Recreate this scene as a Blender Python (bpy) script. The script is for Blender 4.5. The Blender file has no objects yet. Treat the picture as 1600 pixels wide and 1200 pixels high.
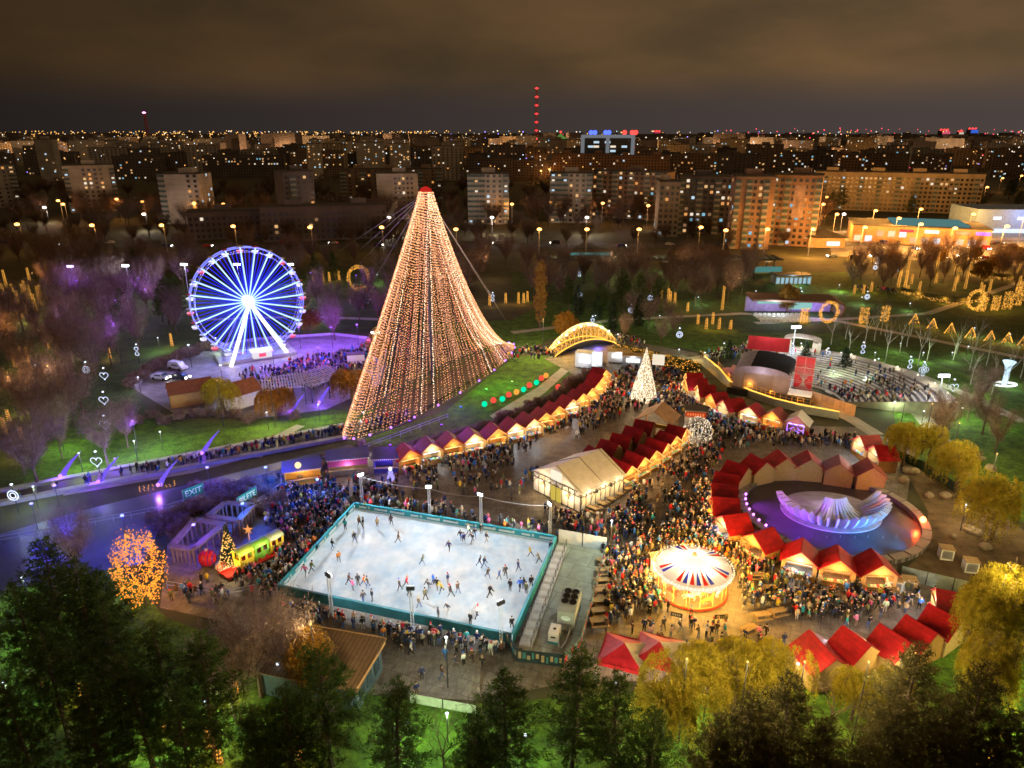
import bpy, bmesh, math, random
import numpy as np
from mathutils import Vector, Matrix

random.seed(7)
rng = np.random.default_rng(11)
S = bpy.context.scene
R = math.radians

# ---------------------------------------------------------------- camera
H, FPX, PITCH = 52.0, 1100.0, R(19.66)
cam_d = bpy.data.cameras.new('camera')
cam_d.sensor_width = 36.0
cam_d.lens = 36.0 * FPX / 1600.0
cam_d.clip_start, cam_d.clip_end = 1.0, 60000.0
cam = bpy.data.objects.new('camera', cam_d)
S.collection.objects.link(cam)
cam.location = (0, 0, H)
cam.rotation_euler = (R(90) - PITCH, 0, 0)
S.camera = cam

# ---------------------------------------------------------------- night sky
W = bpy.data.worlds.new('World')
S.world = W
W.use_nodes = True
nt = W.node_tree
nt.nodes.clear()
def N(t, typ, **kw):
    n = t.nodes.new(typ)
    for k, v in kw.items():
        setattr(n, k, v)
    return n
tc = N(nt, 'ShaderNodeTexCoord')
sep = N(nt, 'ShaderNodeSeparateXYZ')
nt.links.new(tc.outputs['Generated'], sep.inputs[0])
mp = N(nt, 'ShaderNodeMapping')
mp.inputs['Scale'].default_value = (2.2, 2.2, 7.0)
nt.links.new(tc.outputs['Generated'], mp.inputs[0])
noi = N(nt, 'ShaderNodeTexNoise')
noi.inputs['Scale'].default_value = 1.35
noi.inputs['Detail'].default_value = 6
noi.inputs['Roughness'].default_value = 0.52
nt.links.new(mp.outputs[0], noi.inputs['Vector'])
ramp = N(nt, 'ShaderNodeValToRGB')
ramp.color_ramp.elements[0].position = 0.3
ramp.color_ramp.elements[0].color = (.0165, .0112, .0060, 1)
ramp.color_ramp.elements[1].position = 0.74
ramp.color_ramp.elements[1].color = (.045, .0245, .0100, 1)
nt.links.new(noi.outputs[0], ramp.inputs[0])
# darker, greyer band of cloud low over the city
mr = N(nt, 'ShaderNodeMapRange', interpolation_type='SMOOTHSTEP')
mr.inputs['From Min'].default_value, mr.inputs['From Max'].default_value = 0.02, 0.085
nt.links.new(sep.outputs['Z'], mr.inputs['Value'])
lowmix = N(nt, 'ShaderNodeMixRGB')
lowmix.inputs[1].default_value = (.0150, .0116, .0105, 1)
nt.links.new(mr.outputs[0], lowmix.inputs[0])
nt.links.new(ramp.outputs[0], lowmix.inputs[2])
# city glow stronger to the east (right), weaker to the west
mx = N(nt, 'ShaderNodeMapRange')
mx.inputs['From Min'].default_value, mx.inputs['From Max'].default_value = -.6, .6
mx.inputs['To Min'].default_value, mx.inputs['To Max'].default_value = .45, 2.05
nt.links.new(sep.outputs['X'], mx.inputs['Value'])
mul = N(nt, 'ShaderNodeMixRGB', blend_type='MULTIPLY')
mul.inputs[0].default_value = 1
nt.links.new(lowmix.outputs[0], mul.inputs[1])
nt.links.new(mx.outputs[0], mul.inputs[2])
# sky overhead, out of view, brightened to add fill light
mz = N(nt, 'ShaderNodeMapRange', interpolation_type='SMOOTHSTEP')
mz.inputs['From Min'].default_value, mz.inputs['From Max'].default_value = .2, .8
mz.inputs['To Min'].default_value, mz.inputs['To Max'].default_value = 1.0, 2.8
nt.links.new(sep.outputs['Z'], mz.inputs['Value'])
mul2 = N(nt, 'ShaderNodeMixRGB', blend_type='MULTIPLY')
mul2.inputs[0].default_value = 1
nt.links.new(mul.outputs[0], mul2.inputs[1])
nt.links.new(mz.outputs[0], mul2.inputs[2])
bg = N(nt, 'ShaderNodeBackground')
bg.inputs['Strength'].default_value = 1.0
nt.links.new(mul2.outputs[0], bg.inputs['Color'])
wo = N(nt, 'ShaderNodeOutputWorld')
nt.links.new(bg.outputs[0], wo.inputs['Surface'])

S.view_settings.view_transform = 'Standard'
S.view_settings.look = 'None'
S.view_settings.exposure = 1.25
S.view_settings.gamma = 1.0
S.render.engine = 'CYCLES'
cy = S.cycles
cy.max_bounces, cy.diffuse_bounces, cy.glossy_bounces = 5, 2, 2
cy.transmission_bounces, cy.transparent_max_bounces = 2, 6
cy.sample_clamp_indirect = 1.5
cy.sample_clamp_direct = 12.0
cy.caustics_reflective = cy.caustics_refractive = False
cy.use_denoising = True
cy.use_adaptive_sampling = True
cy.adaptive_threshold = 0.015
try:
    cy.denoiser = 'OPENIMAGEDENOISE'
    cy.use_light_tree = True
    cy.pixel_filter_type = 'BLACKMAN_HARRIS'
    cy.filter_width = 1.6
except Exception:
    pass

# ---------------------------------------------------------------- measuring
CP, SP = math.cos(PITCH), math.sin(PITCH)
def G(px, py, z=0.0):
    """place on the plane at height z seen at (px, py) of the 1600x1200 photograph"""
    u, v = (px - 800) / FPX, (600 - py) / FPX
    t = (H - z) / (SP - v * CP)
    return Vector((u * t, (CP + v * SP) * t, z))
def ZH(y, py):
    """height of a point at ground distance y that is seen at row py"""
    v = (600 - py) / FPX
    return H - y * (SP - v * CP) / (CP + v * SP)
def PXM(p):
    """pixels per metre at p"""
    return FPX / (p[1] * CP + (H - p[2]) * SP)
def DN(py, z, d_px):
    pass

# ---------------------------------------------------------------- materials
MATS = {}
def M(name, col, rough=.75, metal=0., var=.25, scale=.8, bump=0., spec=.3, coord='Object', col2=None):
    if name in MATS:
        return MATS[name]
    m = bpy.data.materials.new(name); MATS[name] = m
    m.use_nodes = True
    t = m.node_tree; b = t.nodes['Principled BSDF']
    b.inputs['Roughness'].default_value = rough
    b.inputs['Metallic'].default_value = metal
    b.inputs['Specular IOR Level'].default_value = spec
    c = N(t, 'ShaderNodeTexCoord')
    n = N(t, 'ShaderNodeTexNoise')
    n.inputs['Scale'].default_value = scale; n.inputs['Detail'].default_value = 5
    n.inputs['Roughness'].default_value = .62
    t.links.new(c.outputs[coord], n.inputs['Vector'])
    r = N(t, 'ShaderNodeValToRGB')
    c2 = col2 or tuple(min(1, x * (1 + var)) for x in col)
    c1 = tuple(x * (1 - var) for x in col)
    r.color_ramp.elements[0].position, r.color_ramp.elements[1].position = .3, .7
    r.color_ramp.elements[0].color = (*c1, 1); r.color_ramp.elements[1].color = (*c2, 1)
    t.links.new(n.outputs[0], r.inputs[0])
    t.links.new(r.outputs[0], b.inputs['Base Color'])
    if bump:
        bp = N(t, 'ShaderNodeBump'); bp.inputs['Strength'].default_value = bump
        n2 = N(t, 'ShaderNodeTexNoise'); n2.inputs['Scale'].default_value = scale * 6
        t.links.new(c.outputs[coord], n2.inputs['Vector'])
        t.links.new(n2.outputs[0], bp.inputs['Height'])
        t.links.new(bp.outputs[0], b.inputs['Normal'])
    return m
def vary(m, lo, hi):
    # every copy of a thing has its own slightly faded tone
    t = m.node_tree; b = t.nodes['Principled BSDF']; src = b.inputs['Base Color'].links[0].from_socket
    oi = N(t, 'ShaderNodeObjectInfo'); r = N(t, 'ShaderNodeMapRange'); r.inputs['To Min'].default_value, r.inputs['To Max'].default_value = lo, hi
    t.links.new(oi.outputs['Random'], r.inputs['Value'])
    x = N(t, 'ShaderNodeMixRGB', blend_type='MULTIPLY'); x.inputs[0].default_value = 1
    t.links.new(src, x.inputs[1]); t.links.new(r.outputs[0], x.inputs[2]); t.links.new(x.outputs[0], b.inputs['Base Color'])
def streak(m, rot, sc, lo, hi, scale=1.):
    # long thin marks: skate cuts, drips, worn strips
    t = m.node_tree; b = t.nodes['Principled BSDF']; src = b.inputs['Base Color'].links[0].from_socket
    c = N(t, 'ShaderNodeTexCoord'); mp_ = N(t, 'ShaderNodeMapping'); mp_.inputs['Rotation'].default_value = (0, 0, rot); mp_.inputs['Scale'].default_value = sc
    n = N(t, 'ShaderNodeTexNoise'); n.inputs['Scale'].default_value = scale; n.inputs['Detail'].default_value = 6; n.inputs['Roughness'].default_value = .7
    t.links.new(c.outputs['Object'], mp_.inputs[0]); t.links.new(mp_.outputs[0], n.inputs['Vector'])
    r = N(t, 'ShaderNodeMapRange'); r.inputs['From Min'].default_value, r.inputs['From Max'].default_value = .35, .65; r.inputs['To Min'].default_value, r.inputs['To Max'].default_value = lo, hi
    t.links.new(n.outputs[0], r.inputs['Value'])
    x = N(t, 'ShaderNodeMixRGB', blend_type='MULTIPLY'); x.inputs[0].default_value = 1
    t.links.new(src, x.inputs[1]); t.links.new(r.outputs[0], x.inputs[2]); t.links.new(x.outputs[0], b.inputs['Base Color'])
def E(name, col, strength=4.):
    if name in MATS:
        return MATS[name]
    m = bpy.data.materials.new(name); MATS[name] = m
    m.use_nodes = True
    t = m.node_tree; t.nodes.clear()
    e = N(t, 'ShaderNodeEmission'); e.inputs[0].default_value = (*col, 1); e.inputs[1].default_value = strength * .30
    o = N(t, 'ShaderNodeOutputMaterial'); t.links.new(e.outputs[0], o.inputs[0])
    m.cycles.emission_sampling = 'NONE'
    return m
def tinted(name, rough=.85):
    """cloth dyed in the object's own colour"""
    if name in MATS:
        return MATS[name]
    m = bpy.data.materials.new(name); MATS[name] = m
    m.use_nodes = True
    t = m.node_tree; b = t.nodes['Principled BSDF']
    b.inputs['Roughness'].default_value = rough; b.inputs['Specular IOR Level'].default_value = .15
    oi = N(t, 'ShaderNodeObjectInfo')
    c = N(t, 'ShaderNodeTexCoord'); n = N(t, 'ShaderNodeTexNoise'); n.inputs['Scale'].default_value = 9
    t.links.new(c.outputs['Object'], n.inputs['Vector'])
    mr_ = N(t, 'ShaderNodeMapRange'); mr_.inputs['To Min'].default_value = .7; mr_.inputs['To Max'].default_value = 1.2
    t.links.new(n.outputs[0], mr_.inputs['Value'])
    mm = N(t, 'ShaderNodeMixRGB', blend_type='MULTIPLY'); mm.inputs[0].default_value = 1
    t.links.new(oi.outputs['Color'], mm.inputs[1]); t.links.new(mr_.outputs[0], mm.inputs[2])
    t.links.new(mm.outputs[0], b.inputs['Base Color'])
    return m
def banded(name, cols, axis=2, freq=1.0, rough=.7, coord='Object'):
    """stripes of two colours along one axis (planks, ribs, roof seams)"""
    m = bpy.data.materials.new(name); MATS[name] = m
    m.use_nodes = True
    t = m.node_tree; b = t.nodes['Principled BSDF']; b.inputs['Roughness'].default_value = rough
    b.inputs['Specular IOR Level'].default_value = .2
    c = N(t, 'ShaderNodeTexCoord'); s = N(t, 'ShaderNodeSeparateXYZ')
    t.links.new(c.outputs[coord], s.inputs[0])
    k = N(t, 'ShaderNodeMath', operation='MULTIPLY'); k.inputs[1].default_value = freq
    t.links.new(s.outputs[axis], k.inputs[0])
    fr = N(t, 'ShaderNodeMath', operation='FRACT'); t.links.new(k.outputs[0], fr.inputs[0])
    st = N(t, 'ShaderNodeMath', operation='GREATER_THAN'); st.inputs[1].default_value = .82
    t.links.new(fr.outputs[0], st.inputs[0])
    n = N(t, 'ShaderNodeTexNoise'); n.inputs['Scale'].default_value = 2.2; n.inputs['Detail'].default_value = 4
    t.links.new(c.outputs[coord], n.inputs['Vector'])
    r = N(t, 'ShaderNodeMapRange'); r.inputs['To Min'].default_value = .65; r.inputs['To Max'].default_value = 1.3
    t.links.new(n.outputs[0], r.inputs['Value'])
    mx_ = N(t, 'ShaderNodeMixRGB'); mx_.inputs[1].default_value = (*cols[0], 1); mx_.inputs[2].default_value = (*cols[1], 1)
    t.links.new(st.outputs[0], mx_.inputs[0])
    mu = N(t, 'ShaderNodeMixRGB', blend_type='MULTIPLY'); mu.inputs[0].default_value = 1
    t.links.new(mx_.outputs[0], mu.inputs[1]); t.links.new(r.outputs[0], mu.inputs[2])
    t.links.new(mu.outputs[0], b.inputs['Base Color'])
    return m
def leafy(name, c1, c2, scale=.35, trans=.25):
    m = bpy.data.materials.new(name); MATS[name] = m
    m.use_nodes = True
    t = m.node_tree; t.nodes.clear()
    c = N(t, 'ShaderNodeTexCoord'); n = N(t, 'ShaderNodeTexNoise'); n.inputs['Scale'].default_value = scale * 3
    n.inputs['Detail'].default_value = 3
    t.links.new(c.outputs['Object'], n.inputs['Vector'])
    r = N(t, 'ShaderNodeValToRGB'); r.color_ramp.elements[0].position = .35; r.color_ramp.elements[1].position = .68
    r.color_ramp.elements[0].color = (*c1, 1); r.color_ramp.elements[1].color = (*c2, 1)
    t.links.new(n.outputs[0], r.inputs[0])
    d = N(t, 'ShaderNodeBsdfDiffuse'); tr = N(t, 'ShaderNodeBsdfTranslucent')
    t.links.new(r.outputs[0], d.inputs[0]); t.links.new(r.outputs[0], tr.inputs[0])
    mx_ = N(t, 'ShaderNodeMixShader'); mx_.inputs[0].default_value = trans
    t.links.new(d.outputs[0], mx_.inputs[1]); t.links.new(tr.outputs[0], mx_.inputs[2])
    o = N(t, 'ShaderNodeOutputMaterial'); t.links.new(mx_.outputs[0], o.inputs[0])
    return m

# ---------------------------------------------------------------- mesh tools
class MB:
    def __init__(s):
        s.v, s.f, s.m = [], [], []
    def add(s, vs, fs, mi=0):
        b = len(s.v)
        s.v += [tuple(p) for p in vs]
        s.f += [tuple(b + i for i in q) for q in fs]
        s.m += [mi] * len(fs)
        return s
    def box(s, c, d, rz=0., mi=0, taper=1.):
        x, y, z = (k / 2 for k in d)
        cs, sn = math.cos(rz), math.sin(rz)
        vs = []
        for dz, tp in ((-z, 1.), (z, taper)):
            for dx, dy in ((-x, -y), (x, -y), (x, y), (-x, y)):
                dx, dy = dx * tp, dy * tp
                vs.append((c[0] + dx * cs - dy * sn, c[1] + dx * sn + dy * cs, c[2] + dz))
        return s.add(vs, [(3, 2, 1, 0), (4, 5, 6, 7), (0, 1, 5, 4), (1, 2, 6, 5), (2, 3, 7, 6), (3, 0, 4, 7)], mi)
    def tube(s, pts, rad, n=6, mi=0, cap=True):
        pts = [Vector(p) for p in pts]
        if not hasattr(rad, '__len__'):
            rad = [rad] * len(pts)
        vs, fs = [], []
        prev = None
        for i, p in enumerate(pts):
            d = (pts[min(i + 1, len(pts) - 1)] - pts[max(i - 1, 0)])
            d = d.normalized() if d.length > 1e-9 else Vector((0, 0, 1))
            if prev is None:
                a = d.orthogonal().normalized()
            else:
                a = (prev - d * prev.dot(d))
                a = a.normalized() if a.length > 1e-6 else d.orthogonal().normalized()
            prev = a
            b = d.cross(a)
            for k in range(n):
                t = 2 * math.pi * k / n
                vs.append(p + (a * math.cos(t) + b * math.sin(t)) * rad[i])
        for i in range(len(pts) - 1):
            for k in range(n):
                k2 = (k + 1) % n
                fs.append((i * n + k, i * n + k2, (i + 1) * n + k2, (i + 1) * n + k))
        if cap:
            fs.append(tuple(range(n - 1, -1, -1)))
            fs.append(tuple((len(pts) - 1) * n + k for k in range(n)))
        return s.add(vs, fs, mi)
    def ball(s, c, r, n=8, m=5, mi=0, sq=(1, 1, 1)):
        vs = [(c[0], c[1], c[2] + r * sq[2])]
        for i in range(1, m):
            a = math.pi * i / m
            for k in range(n):
                t = 2 * math.pi * k / n
                vs.append((c[0] + r * sq[0] * math.sin(a) * math.cos(t), c[1] + r * sq[1] * math.sin(a) * math.sin(t), c[2] + r * sq[2] * math.cos(a)))
        vs.append((c[0], c[1], c[2] - r * sq[2]))
        fs = [(0, 1 + k, 1 + (k + 1) % n) for k in range(n)]
        for i in range(m - 2):
            o = 1 + i * n
            fs += [(o + k, o + n + k, o + n + (k + 1) % n, o + (k + 1) % n) for k in range(n)]
        o = 1 + (m - 2) * n
        fs += [(o + k, o + n, o + (k + 1) % n) for k in range(n)]
        return s.add(vs, fs, mi)
    def octa(s, c, r, mi=0):
        x, y, z = c
        return s.add([(x + r, y, z), (x, y + r, z), (x - r, y, z), (x, y - r, z), (x, y, z + r), (x, y, z - r)],
                     [(0, 1, 4), (1, 2, 4), (2, 3, 4), (3, 0, 4), (1, 0, 5), (2, 1, 5), (3, 2, 5), (0, 3, 5)], mi)
    def prism(s, poly, z0, z1, mi=0):
        n = len(poly)
        vs = [(p[0], p[1], z0) for p in poly] + [(p[0], p[1], z1) for p in poly]
        a = sum(poly[i][0] * poly[(i + 1) % n][1] - poly[(i + 1) % n][0] * poly[i][1] for i in range(n))
        fs = [tuple(range(n - 1, -1, -1)), tuple(range(n, 2 * n))] + [(i, (i + 1) % n, n + (i + 1) % n, n + i) for i in range(n)]
        if a < 0:
            fs = [tuple(reversed(q)) for q in fs]
        return s.add(vs, fs, mi)
    def slab(s, q, t, mi=0):
        """a four-cornered board of thickness t below the corners q"""
        q = [Vector(p) for p in q]
        n = (q[1] - q[0]).cross(q[3] - q[0]).normalized()
        vs = q + [p - n * t for p in q]
        return s.add(vs, [(0, 1, 2, 3), (7, 6, 5, 4), (0, 4, 5, 1), (1, 5, 6, 2), (2, 6, 7, 3), (3, 7, 4, 0)], mi)
    def lathe(s, prof, n=24, c=(0, 0, 0), mi=0):
        vs, fs = [], []
        for r, z in prof:
            for k in range(n):
                t = 2 * math.pi * k / n
                vs.append((c[0] + r * math.cos(t), c[1] + r * math.sin(t), c[2] + z))
        for i in range(len(prof) - 1):
            for k in range(n):
                k2 = (k + 1) % n
                fs.append((i * n + k, i * n + k2, (i + 1) * n + k2, (i + 1) * n + k))
        return s.add(vs, fs, mi)
    def mesh(s, name, mats, smooth=False):
        me = bpy.data.meshes.new(name)
        me.from_pydata(s.v, [], s.f)
        for k in (mats if isinstance(mats, (list, tuple)) else [mats]):
            me.materials.append(k)
        if any(s.m):
            me.polygons.foreach_set('material_index', s.m)
        if smooth:
            me.polygons.foreach_set('use_smooth', [True] * len(me.polygons))
        me.update()
        return me
def link(o, parent=None):
    S.collection.objects.link(o)
    if parent is not None:
        o.parent = parent
    return o
def part(name, mb, mats, parent=None, smooth=False, loc=None, rz=None):
    me = mb.mesh(name, mats, smooth) if isinstance(mb, MB) else mb
    o = link(bpy.data.objects.new(name, me), parent)
    if loc is not None:
        o.location = loc
    if rz is not None:
        o.rotation_euler.z = rz
    return o
def tag(o, label=None, cat=None, group=None, kind=None):
    if label: o['label'] = label
    if cat: o['category'] = cat
    if group: o['group'] = group
    if kind: o['kind'] = kind
    return o
def thing(name, label, cat, loc=(0, 0, 0), rz=0., group=None):
    o = bpy.data.objects.new(name, None)
    o.empty_display_size = .3
    link(o)
    o.location = loc; o.rotation_euler = (0, 0, rz)
    return tag(o, label, cat, group, 'thing')
def struct(name, mb, mats, smooth=False, kind='structure'):
    o = part(name, mb, mats, None, smooth)
    o['kind'] = kind
    return o
def dup(root, loc, rz=0., label=None, group=None, scale=None):
    def cp(o, par):
        c = o.copy(); S.collection.objects.link(c)
        if par is not None:
            c.parent = par
        for ch in list(o.children):
            cp(ch, c)
        return c
    r = cp(root, None)
    r.location = loc; r.rotation_euler = (0, 0, rz)
    if scale is not None:
        r.scale = scale if hasattr(scale, '__len__') else (scale,) * 3
    if label: r['label'] = label
    if group: r['group'] = group
    return r
def mesh_np(name, V, F, mats, smooth=False):
    V = np.asarray(V, np.float32); F = np.asarray(F, np.int32)
    me = bpy.data.meshes.new(name)
    k = F.shape[1]
    me.vertices.add(len(V)); me.vertices.foreach_set('co', V.ravel())
    me.loops.add(F.size); me.loops.foreach_set('vertex_index', F.ravel())
    me.polygons.add(len(F)); me.polygons.foreach_set('loop_start', np.arange(0, F.size, k, dtype=np.int32))
    if smooth:
        me.polygons.foreach_set('use_smooth', np.ones(len(F), bool))
    for m in (mats if isinstance(mats, (list, tuple)) else [mats]):
        me.materials.append(m)
    me.update(calc_edges=True)
    return me
def lamp(name, loc, col, watt, parent=None, radius=.25, kind='POINT', to=None, cone=100, blend=.5):
    l = bpy.data.lights.new(name, kind)
    l.color = col; l.energy = watt; l.shadow_soft_size = radius
    o = bpy.data.objects.new(name, l); link(o, parent)
    o.location = loc
    if kind == 'SPOT':
        l.spot_size = R(cone); l.spot_blend = blend
        d = Vector(to) - Vector(loc)
        o.rotation_euler = d.to_track_quat('-Z', 'Y').to_euler()
    return o
def sheet(name, pts, z, mats, kind='structure'):
    """a level sheet with the outline pts (photo pixels)"""
    me = bpy.data.meshes.new(name)
    bm = bmesh.new()
    vs = [bm.verts.new((p.x, p.y, z)) for p in (q if isinstance(q, Vector) else G(*q) for q in pts)]
    f = bm.faces.new(vs)
    f.normal_update()
    if f.normal.z < 0:
        f.normal_flip()
    bmesh.ops.triangulate(bm, faces=[f])
    bm.to_mesh(me); bm.free()
    me.materials.append(mats)
    o = link(bpy.data.objects.new(name, me)); o['kind'] = kind
    return o
def inside(p, poly):
    r = False
    for i in range(len(poly)):
        a, b = poly[i], poly[i - 1]
        if (a[1] > p[1]) != (b[1] > p[1]) and p[0] < (b[0] - a[0]) * (p[1] - a[1]) / (b[1] - a[1]) + a[0]:
            r = not r
    return r
def scatter(pts, n, dmin, rnd, avoid=(), tries=60):
    """n places at least dmin apart inside the outline pts (photo pixels)"""
    poly = [G(*q) for q in pts]
    x0, x1 = min(p.x for p in poly), max(p.x for p in poly)
    y0, y1 = min(p.y for p in poly), max(p.y for p in poly)
    out = []
    for _ in range(n * tries):
        p = (rnd.uniform(x0, x1), rnd.uniform(y0, y1))
        if inside(p, poly) and all((p[0] - q[0]) ** 2 + (p[1] - q[1]) ** 2 > dmin * dmin for q in out) \
           and all((p[0] - q[0]) ** 2 + (p[1] - q[1]) ** 2 > q[2] * q[2] for q in avoid):
            out.append(p)
            if len(out) >= n:
                break
    return out
ORD = ['first', 'second', 'third', 'fourth', 'fifth', 'sixth', 'seventh', 'eighth', 'ninth', 'tenth', 'eleventh', 'twelfth',
       'thirteenth', 'fourteenth', 'fifteenth', 'sixteenth', 'seventeenth', 'eighteenth', 'nineteenth', 'twentieth']
WARM, COOL, SODIUM = (1., .55, .2), (.8, .9, 1.), (1., .42, .08)
AVOID = []          # circles on the ground that people keep out of
# ================================================================ the ground
def paving(name, col, joint=2.0, dark=.55):
    m = bpy.data.materials.new(name); MATS[name] = m
    m.use_nodes = True
    t = m.node_tree; b = t.nodes['Principled BSDF']; b.inputs['Roughness'].default_value = .62
    b.inputs['Specular IOR Level'].default_value = .35
    c = N(t, 'ShaderNodeTexCoord')
    br = N(t, 'ShaderNodeTexBrick'); br.inputs['Scale'].default_value = 1.0
    br.inputs['Brick Width'].default_value = joint; br.inputs['Row Height'].default_value = joint
    br.inputs['Mortar Size'].default_value = .035
    br.inputs['Color1'].default_value = (*col, 1)
    br.inputs['Color2'].default_value = (*[k * .82 for k in col], 1)
    br.inputs['Mortar'].default_value = (*[k * .4 for k in col], 1)
    rot = N(t, 'ShaderNodeMapping'); rot.inputs['Rotation'].default_value = (0, 0, .42)
    t.links.new(c.outputs['Object'], rot.inputs[0]); t.links.new(rot.outputs[0], br.inputs['Vector'])
    n = N(t, 'ShaderNodeTexNoise'); n.inputs['Scale'].default_value = .33; n.inputs['Detail'].default_value = 7
    n.inputs['Roughness'].default_value = .68
    t.links.new(c.outputs['Object'], n.inputs['Vector'])
    r = N(t, 'ShaderNodeMapRange'); r.inputs['From Min'].default_value = .3; r.inputs['From Max'].default_value = .7
    r.inputs['To Min'].default_value = dark; r.inputs['To Max'].default_value = 1.25
    t.links.new(n.outputs[0], r.inputs['Value'])
    mu = N(t, 'ShaderNodeMixRGB', blend_type='MULTIPLY'); mu.inputs[0].default_value = 1
    t.links.new(br.outputs[0], mu.inputs[1]); t.links.new(r.outputs[0], mu.inputs[2])
    t.links.new(mu.outputs[0], b.inputs['Base Color'])
    return m
M('earth', (.045, .045, .022), .95, var=.5, scale=.12, bump=.3)
M('lawn_grass', (.040, .11, .008), .95, var=.6, scale=.5, bump=.8, col2=(.085, .17, .012))
streak(MATS['lawn_grass'], 0, (1, 1, 1), .5, 1.35, 2.2)
M('rough_grass', (.034, .062, .012), .95, var=.5, scale=.25, bump=.6)
M('lake_water', (.035, .045, .085), .35, var=.4, scale=.3, bump=.2, spec=.5)
M('car_park_paving', (.15, .14, .13), .8, var=.35, scale=.3)
M('asphalt', (.05, .05, .052), .8, var=.3, scale=.4)
M('path_paving', (.30, .28, .25), .8, var=.25, scale=.6)
streak(MATS['rough_grass'], 0, (1, 1, 1), .5, 1.35, 1.6)
M('boardwalk', (.035, .022, .018), .7, var=.3, scale=1.5)
M('kerb_stone', (.30, .30, .30), .7, var=.15)
M('concrete', (.34, .34, .31), .75, var=.25, scale=.5)
paving('square_paving', (.17, .145, .12))
paving('plaza_paving', (.22, .20, .23), 1.4)
streak(MATS['square_paving'], .3, (.5, .9, 1), .6, 1.25, .8)
streak(MATS['square_paving'], 1.2, (2.2, .25, 1), .75, 1.15)

g = MB(); n = 48
vs = [(0, 0, 0)] + [(30000 * math.cos(2 * math.pi * k / n), 30000 * math.sin(2 * math.pi * k / n), 0) for k in range(n)]
g.add(vs, [(0, 1 + k, 1 + (k + 1) % n) for k in range(n)])
struct('ground', g, MATS['earth'])

def lawn(pts, z=.02, mat='lawn_grass', name='lawn'):
    return sheet(name, pts, z, MATS[mat])
lawn([(-400, 1500), (1900, 1500), (1900, 1050), (1500, 1000), (1340, 1075), (1100, 1075), (740, 1100), (560, 1085), (260, 965), (180, 880), (-400, 860)])
lawn([(-150, 780), (70, 765), (545, 665), (640, 640), (500, 640), (380, 660), (250, 660), (200, 600), (330, 535), (470, 520), (600, 520), (640, 420), (300, 425), (-150, 460)], .018, 'rough_grass', 'park_grass')
lawn([(20, 775), (300, 720), (540, 664), (610, 640), (500, 650), (300, 680), (180, 640), (90, 680)], .024)
lawn([(620, 505), (800, 500), (860, 470), (1600, 600), (1900, 900), (1540, 800), (1400, 690), (1395, 620), (1290, 545), (1130, 560), (960, 515), (860, 530), (800, 560)], .024)
lawn([(800, 425), (1190, 418), (1900, 470), (1900, 640), (1600, 610), (960, 500), (800, 470)], .02, 'rough_grass', 'park_grass')
lawn([(1190, 430), (1320, 425), (1430, 470), (1300, 470), (1200, 455)], .028)
lawn([(1000, 548), (1150, 535), (1300, 545), (1400, 600), (1550, 640), (1560, 600), (1300, 520), (1080, 520), (970, 530)], .032)
# the sunken green and the ponds either side of the boardwalk
sheet('lake', [(-120, 870), (120, 800), (545, 695), (620, 720), (520, 745), (430, 755), (330, 790), (250, 825), (225, 880), (90, 905), (-120, 950)], .03, MATS['lake_water'])
lawn([(560, 690), (700, 640), (800, 560), (880, 548), (945, 560), (915, 585), (860, 630), (780, 668), (640, 705)], .03, 'lawn_grass', 'lawn')
sheet('bank', [(625, 712), (780, 672), (860, 640), (935, 575), (955, 562), (900, 575), (855, 618), (770, 655), (620, 695)], .036, M('bank_soil', (.07, .055, .04), .95, var=.4, scale=.6, bump=.6))
sheet('path', [(780, 660), (850, 615), (905, 565), (895, 560), (840, 605), (765, 650)], .042, MATS['path_paving'])
# market square
SQUARE = [(432, 752), (560, 728), (640, 735), (770, 690), (905, 610), (945, 575), (960, 560), (1080, 560), (1140, 640), (1240, 665), (1340, 668),
          (1430, 700), (1420, 760), (1400, 900), (1510, 925), (1520, 1000), (1340, 1060), (1100, 1065), (900, 1065), (740, 1095), (560, 1085), (480, 1000), (250, 950), (262, 850), (330, 795)]
sheet('market_square', SQUARE, .05, MATS['square_paving'])
sheet('bridge_forecourt', [(850, 560), (965, 530), (1090, 552), (1085, 575), (950, 580), (905, 590)], .046, MATS['square_paving'])
# boardwalk across the water, pale kerbs on both sides
sheet('boardwalk', [(-200, 826), (0, 789), (540, 684), (640, 655), (805, 552), (790, 540), (540, 668), (0, 775), (-200, 812)], .35, MATS['boardwalk'])
k = MB()
for a, b in (((-200, 812), (540, 668)), ((-200, 830), (545, 686))):
    A, B = G(*a), G(*b)
    d = (B - A).normalized(); nn = Vector((-d.y, d.x, 0))
    k.slab([A + Vector((0, 0, .6)), B + Vector((0, 0, .6)), B + nn * 1.1 + Vector((0, 0, .6)), A + nn * 1.1 + Vector((0, 0, .6))], .6)
struct('boardwalk_kerb', k, MATS['kerb_stone'])
# paved terrace under the big wheel
PLAZA = [(205, 605), (232, 572), (300, 545), (400, 528), (520, 520), (610, 530), (598, 600), (510, 640), (400, 655), (270, 645)]
sheet('wheel_plaza', PLAZA, .06, MATS['plaza_paving'])
k = MB()
edge = [G(*q) for q in ((215, 606), (240, 576), (305, 549), (400, 532), (520, 524), (605, 534))]
for a, b in zip(edge, edge[1:]):
    d = (b - a).normalized(); nn = Vector((-d.y, d.x, 0)) * .5
    k.slab([a + Vector((0, 0, .7)), b + Vector((0, 0, .7)), b + nn + Vector((0, 0, .7)), a + nn + Vector((0, 0, .7))], .7)
struct('terrace_kerb', k, MATS['kerb_stone'])
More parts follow.
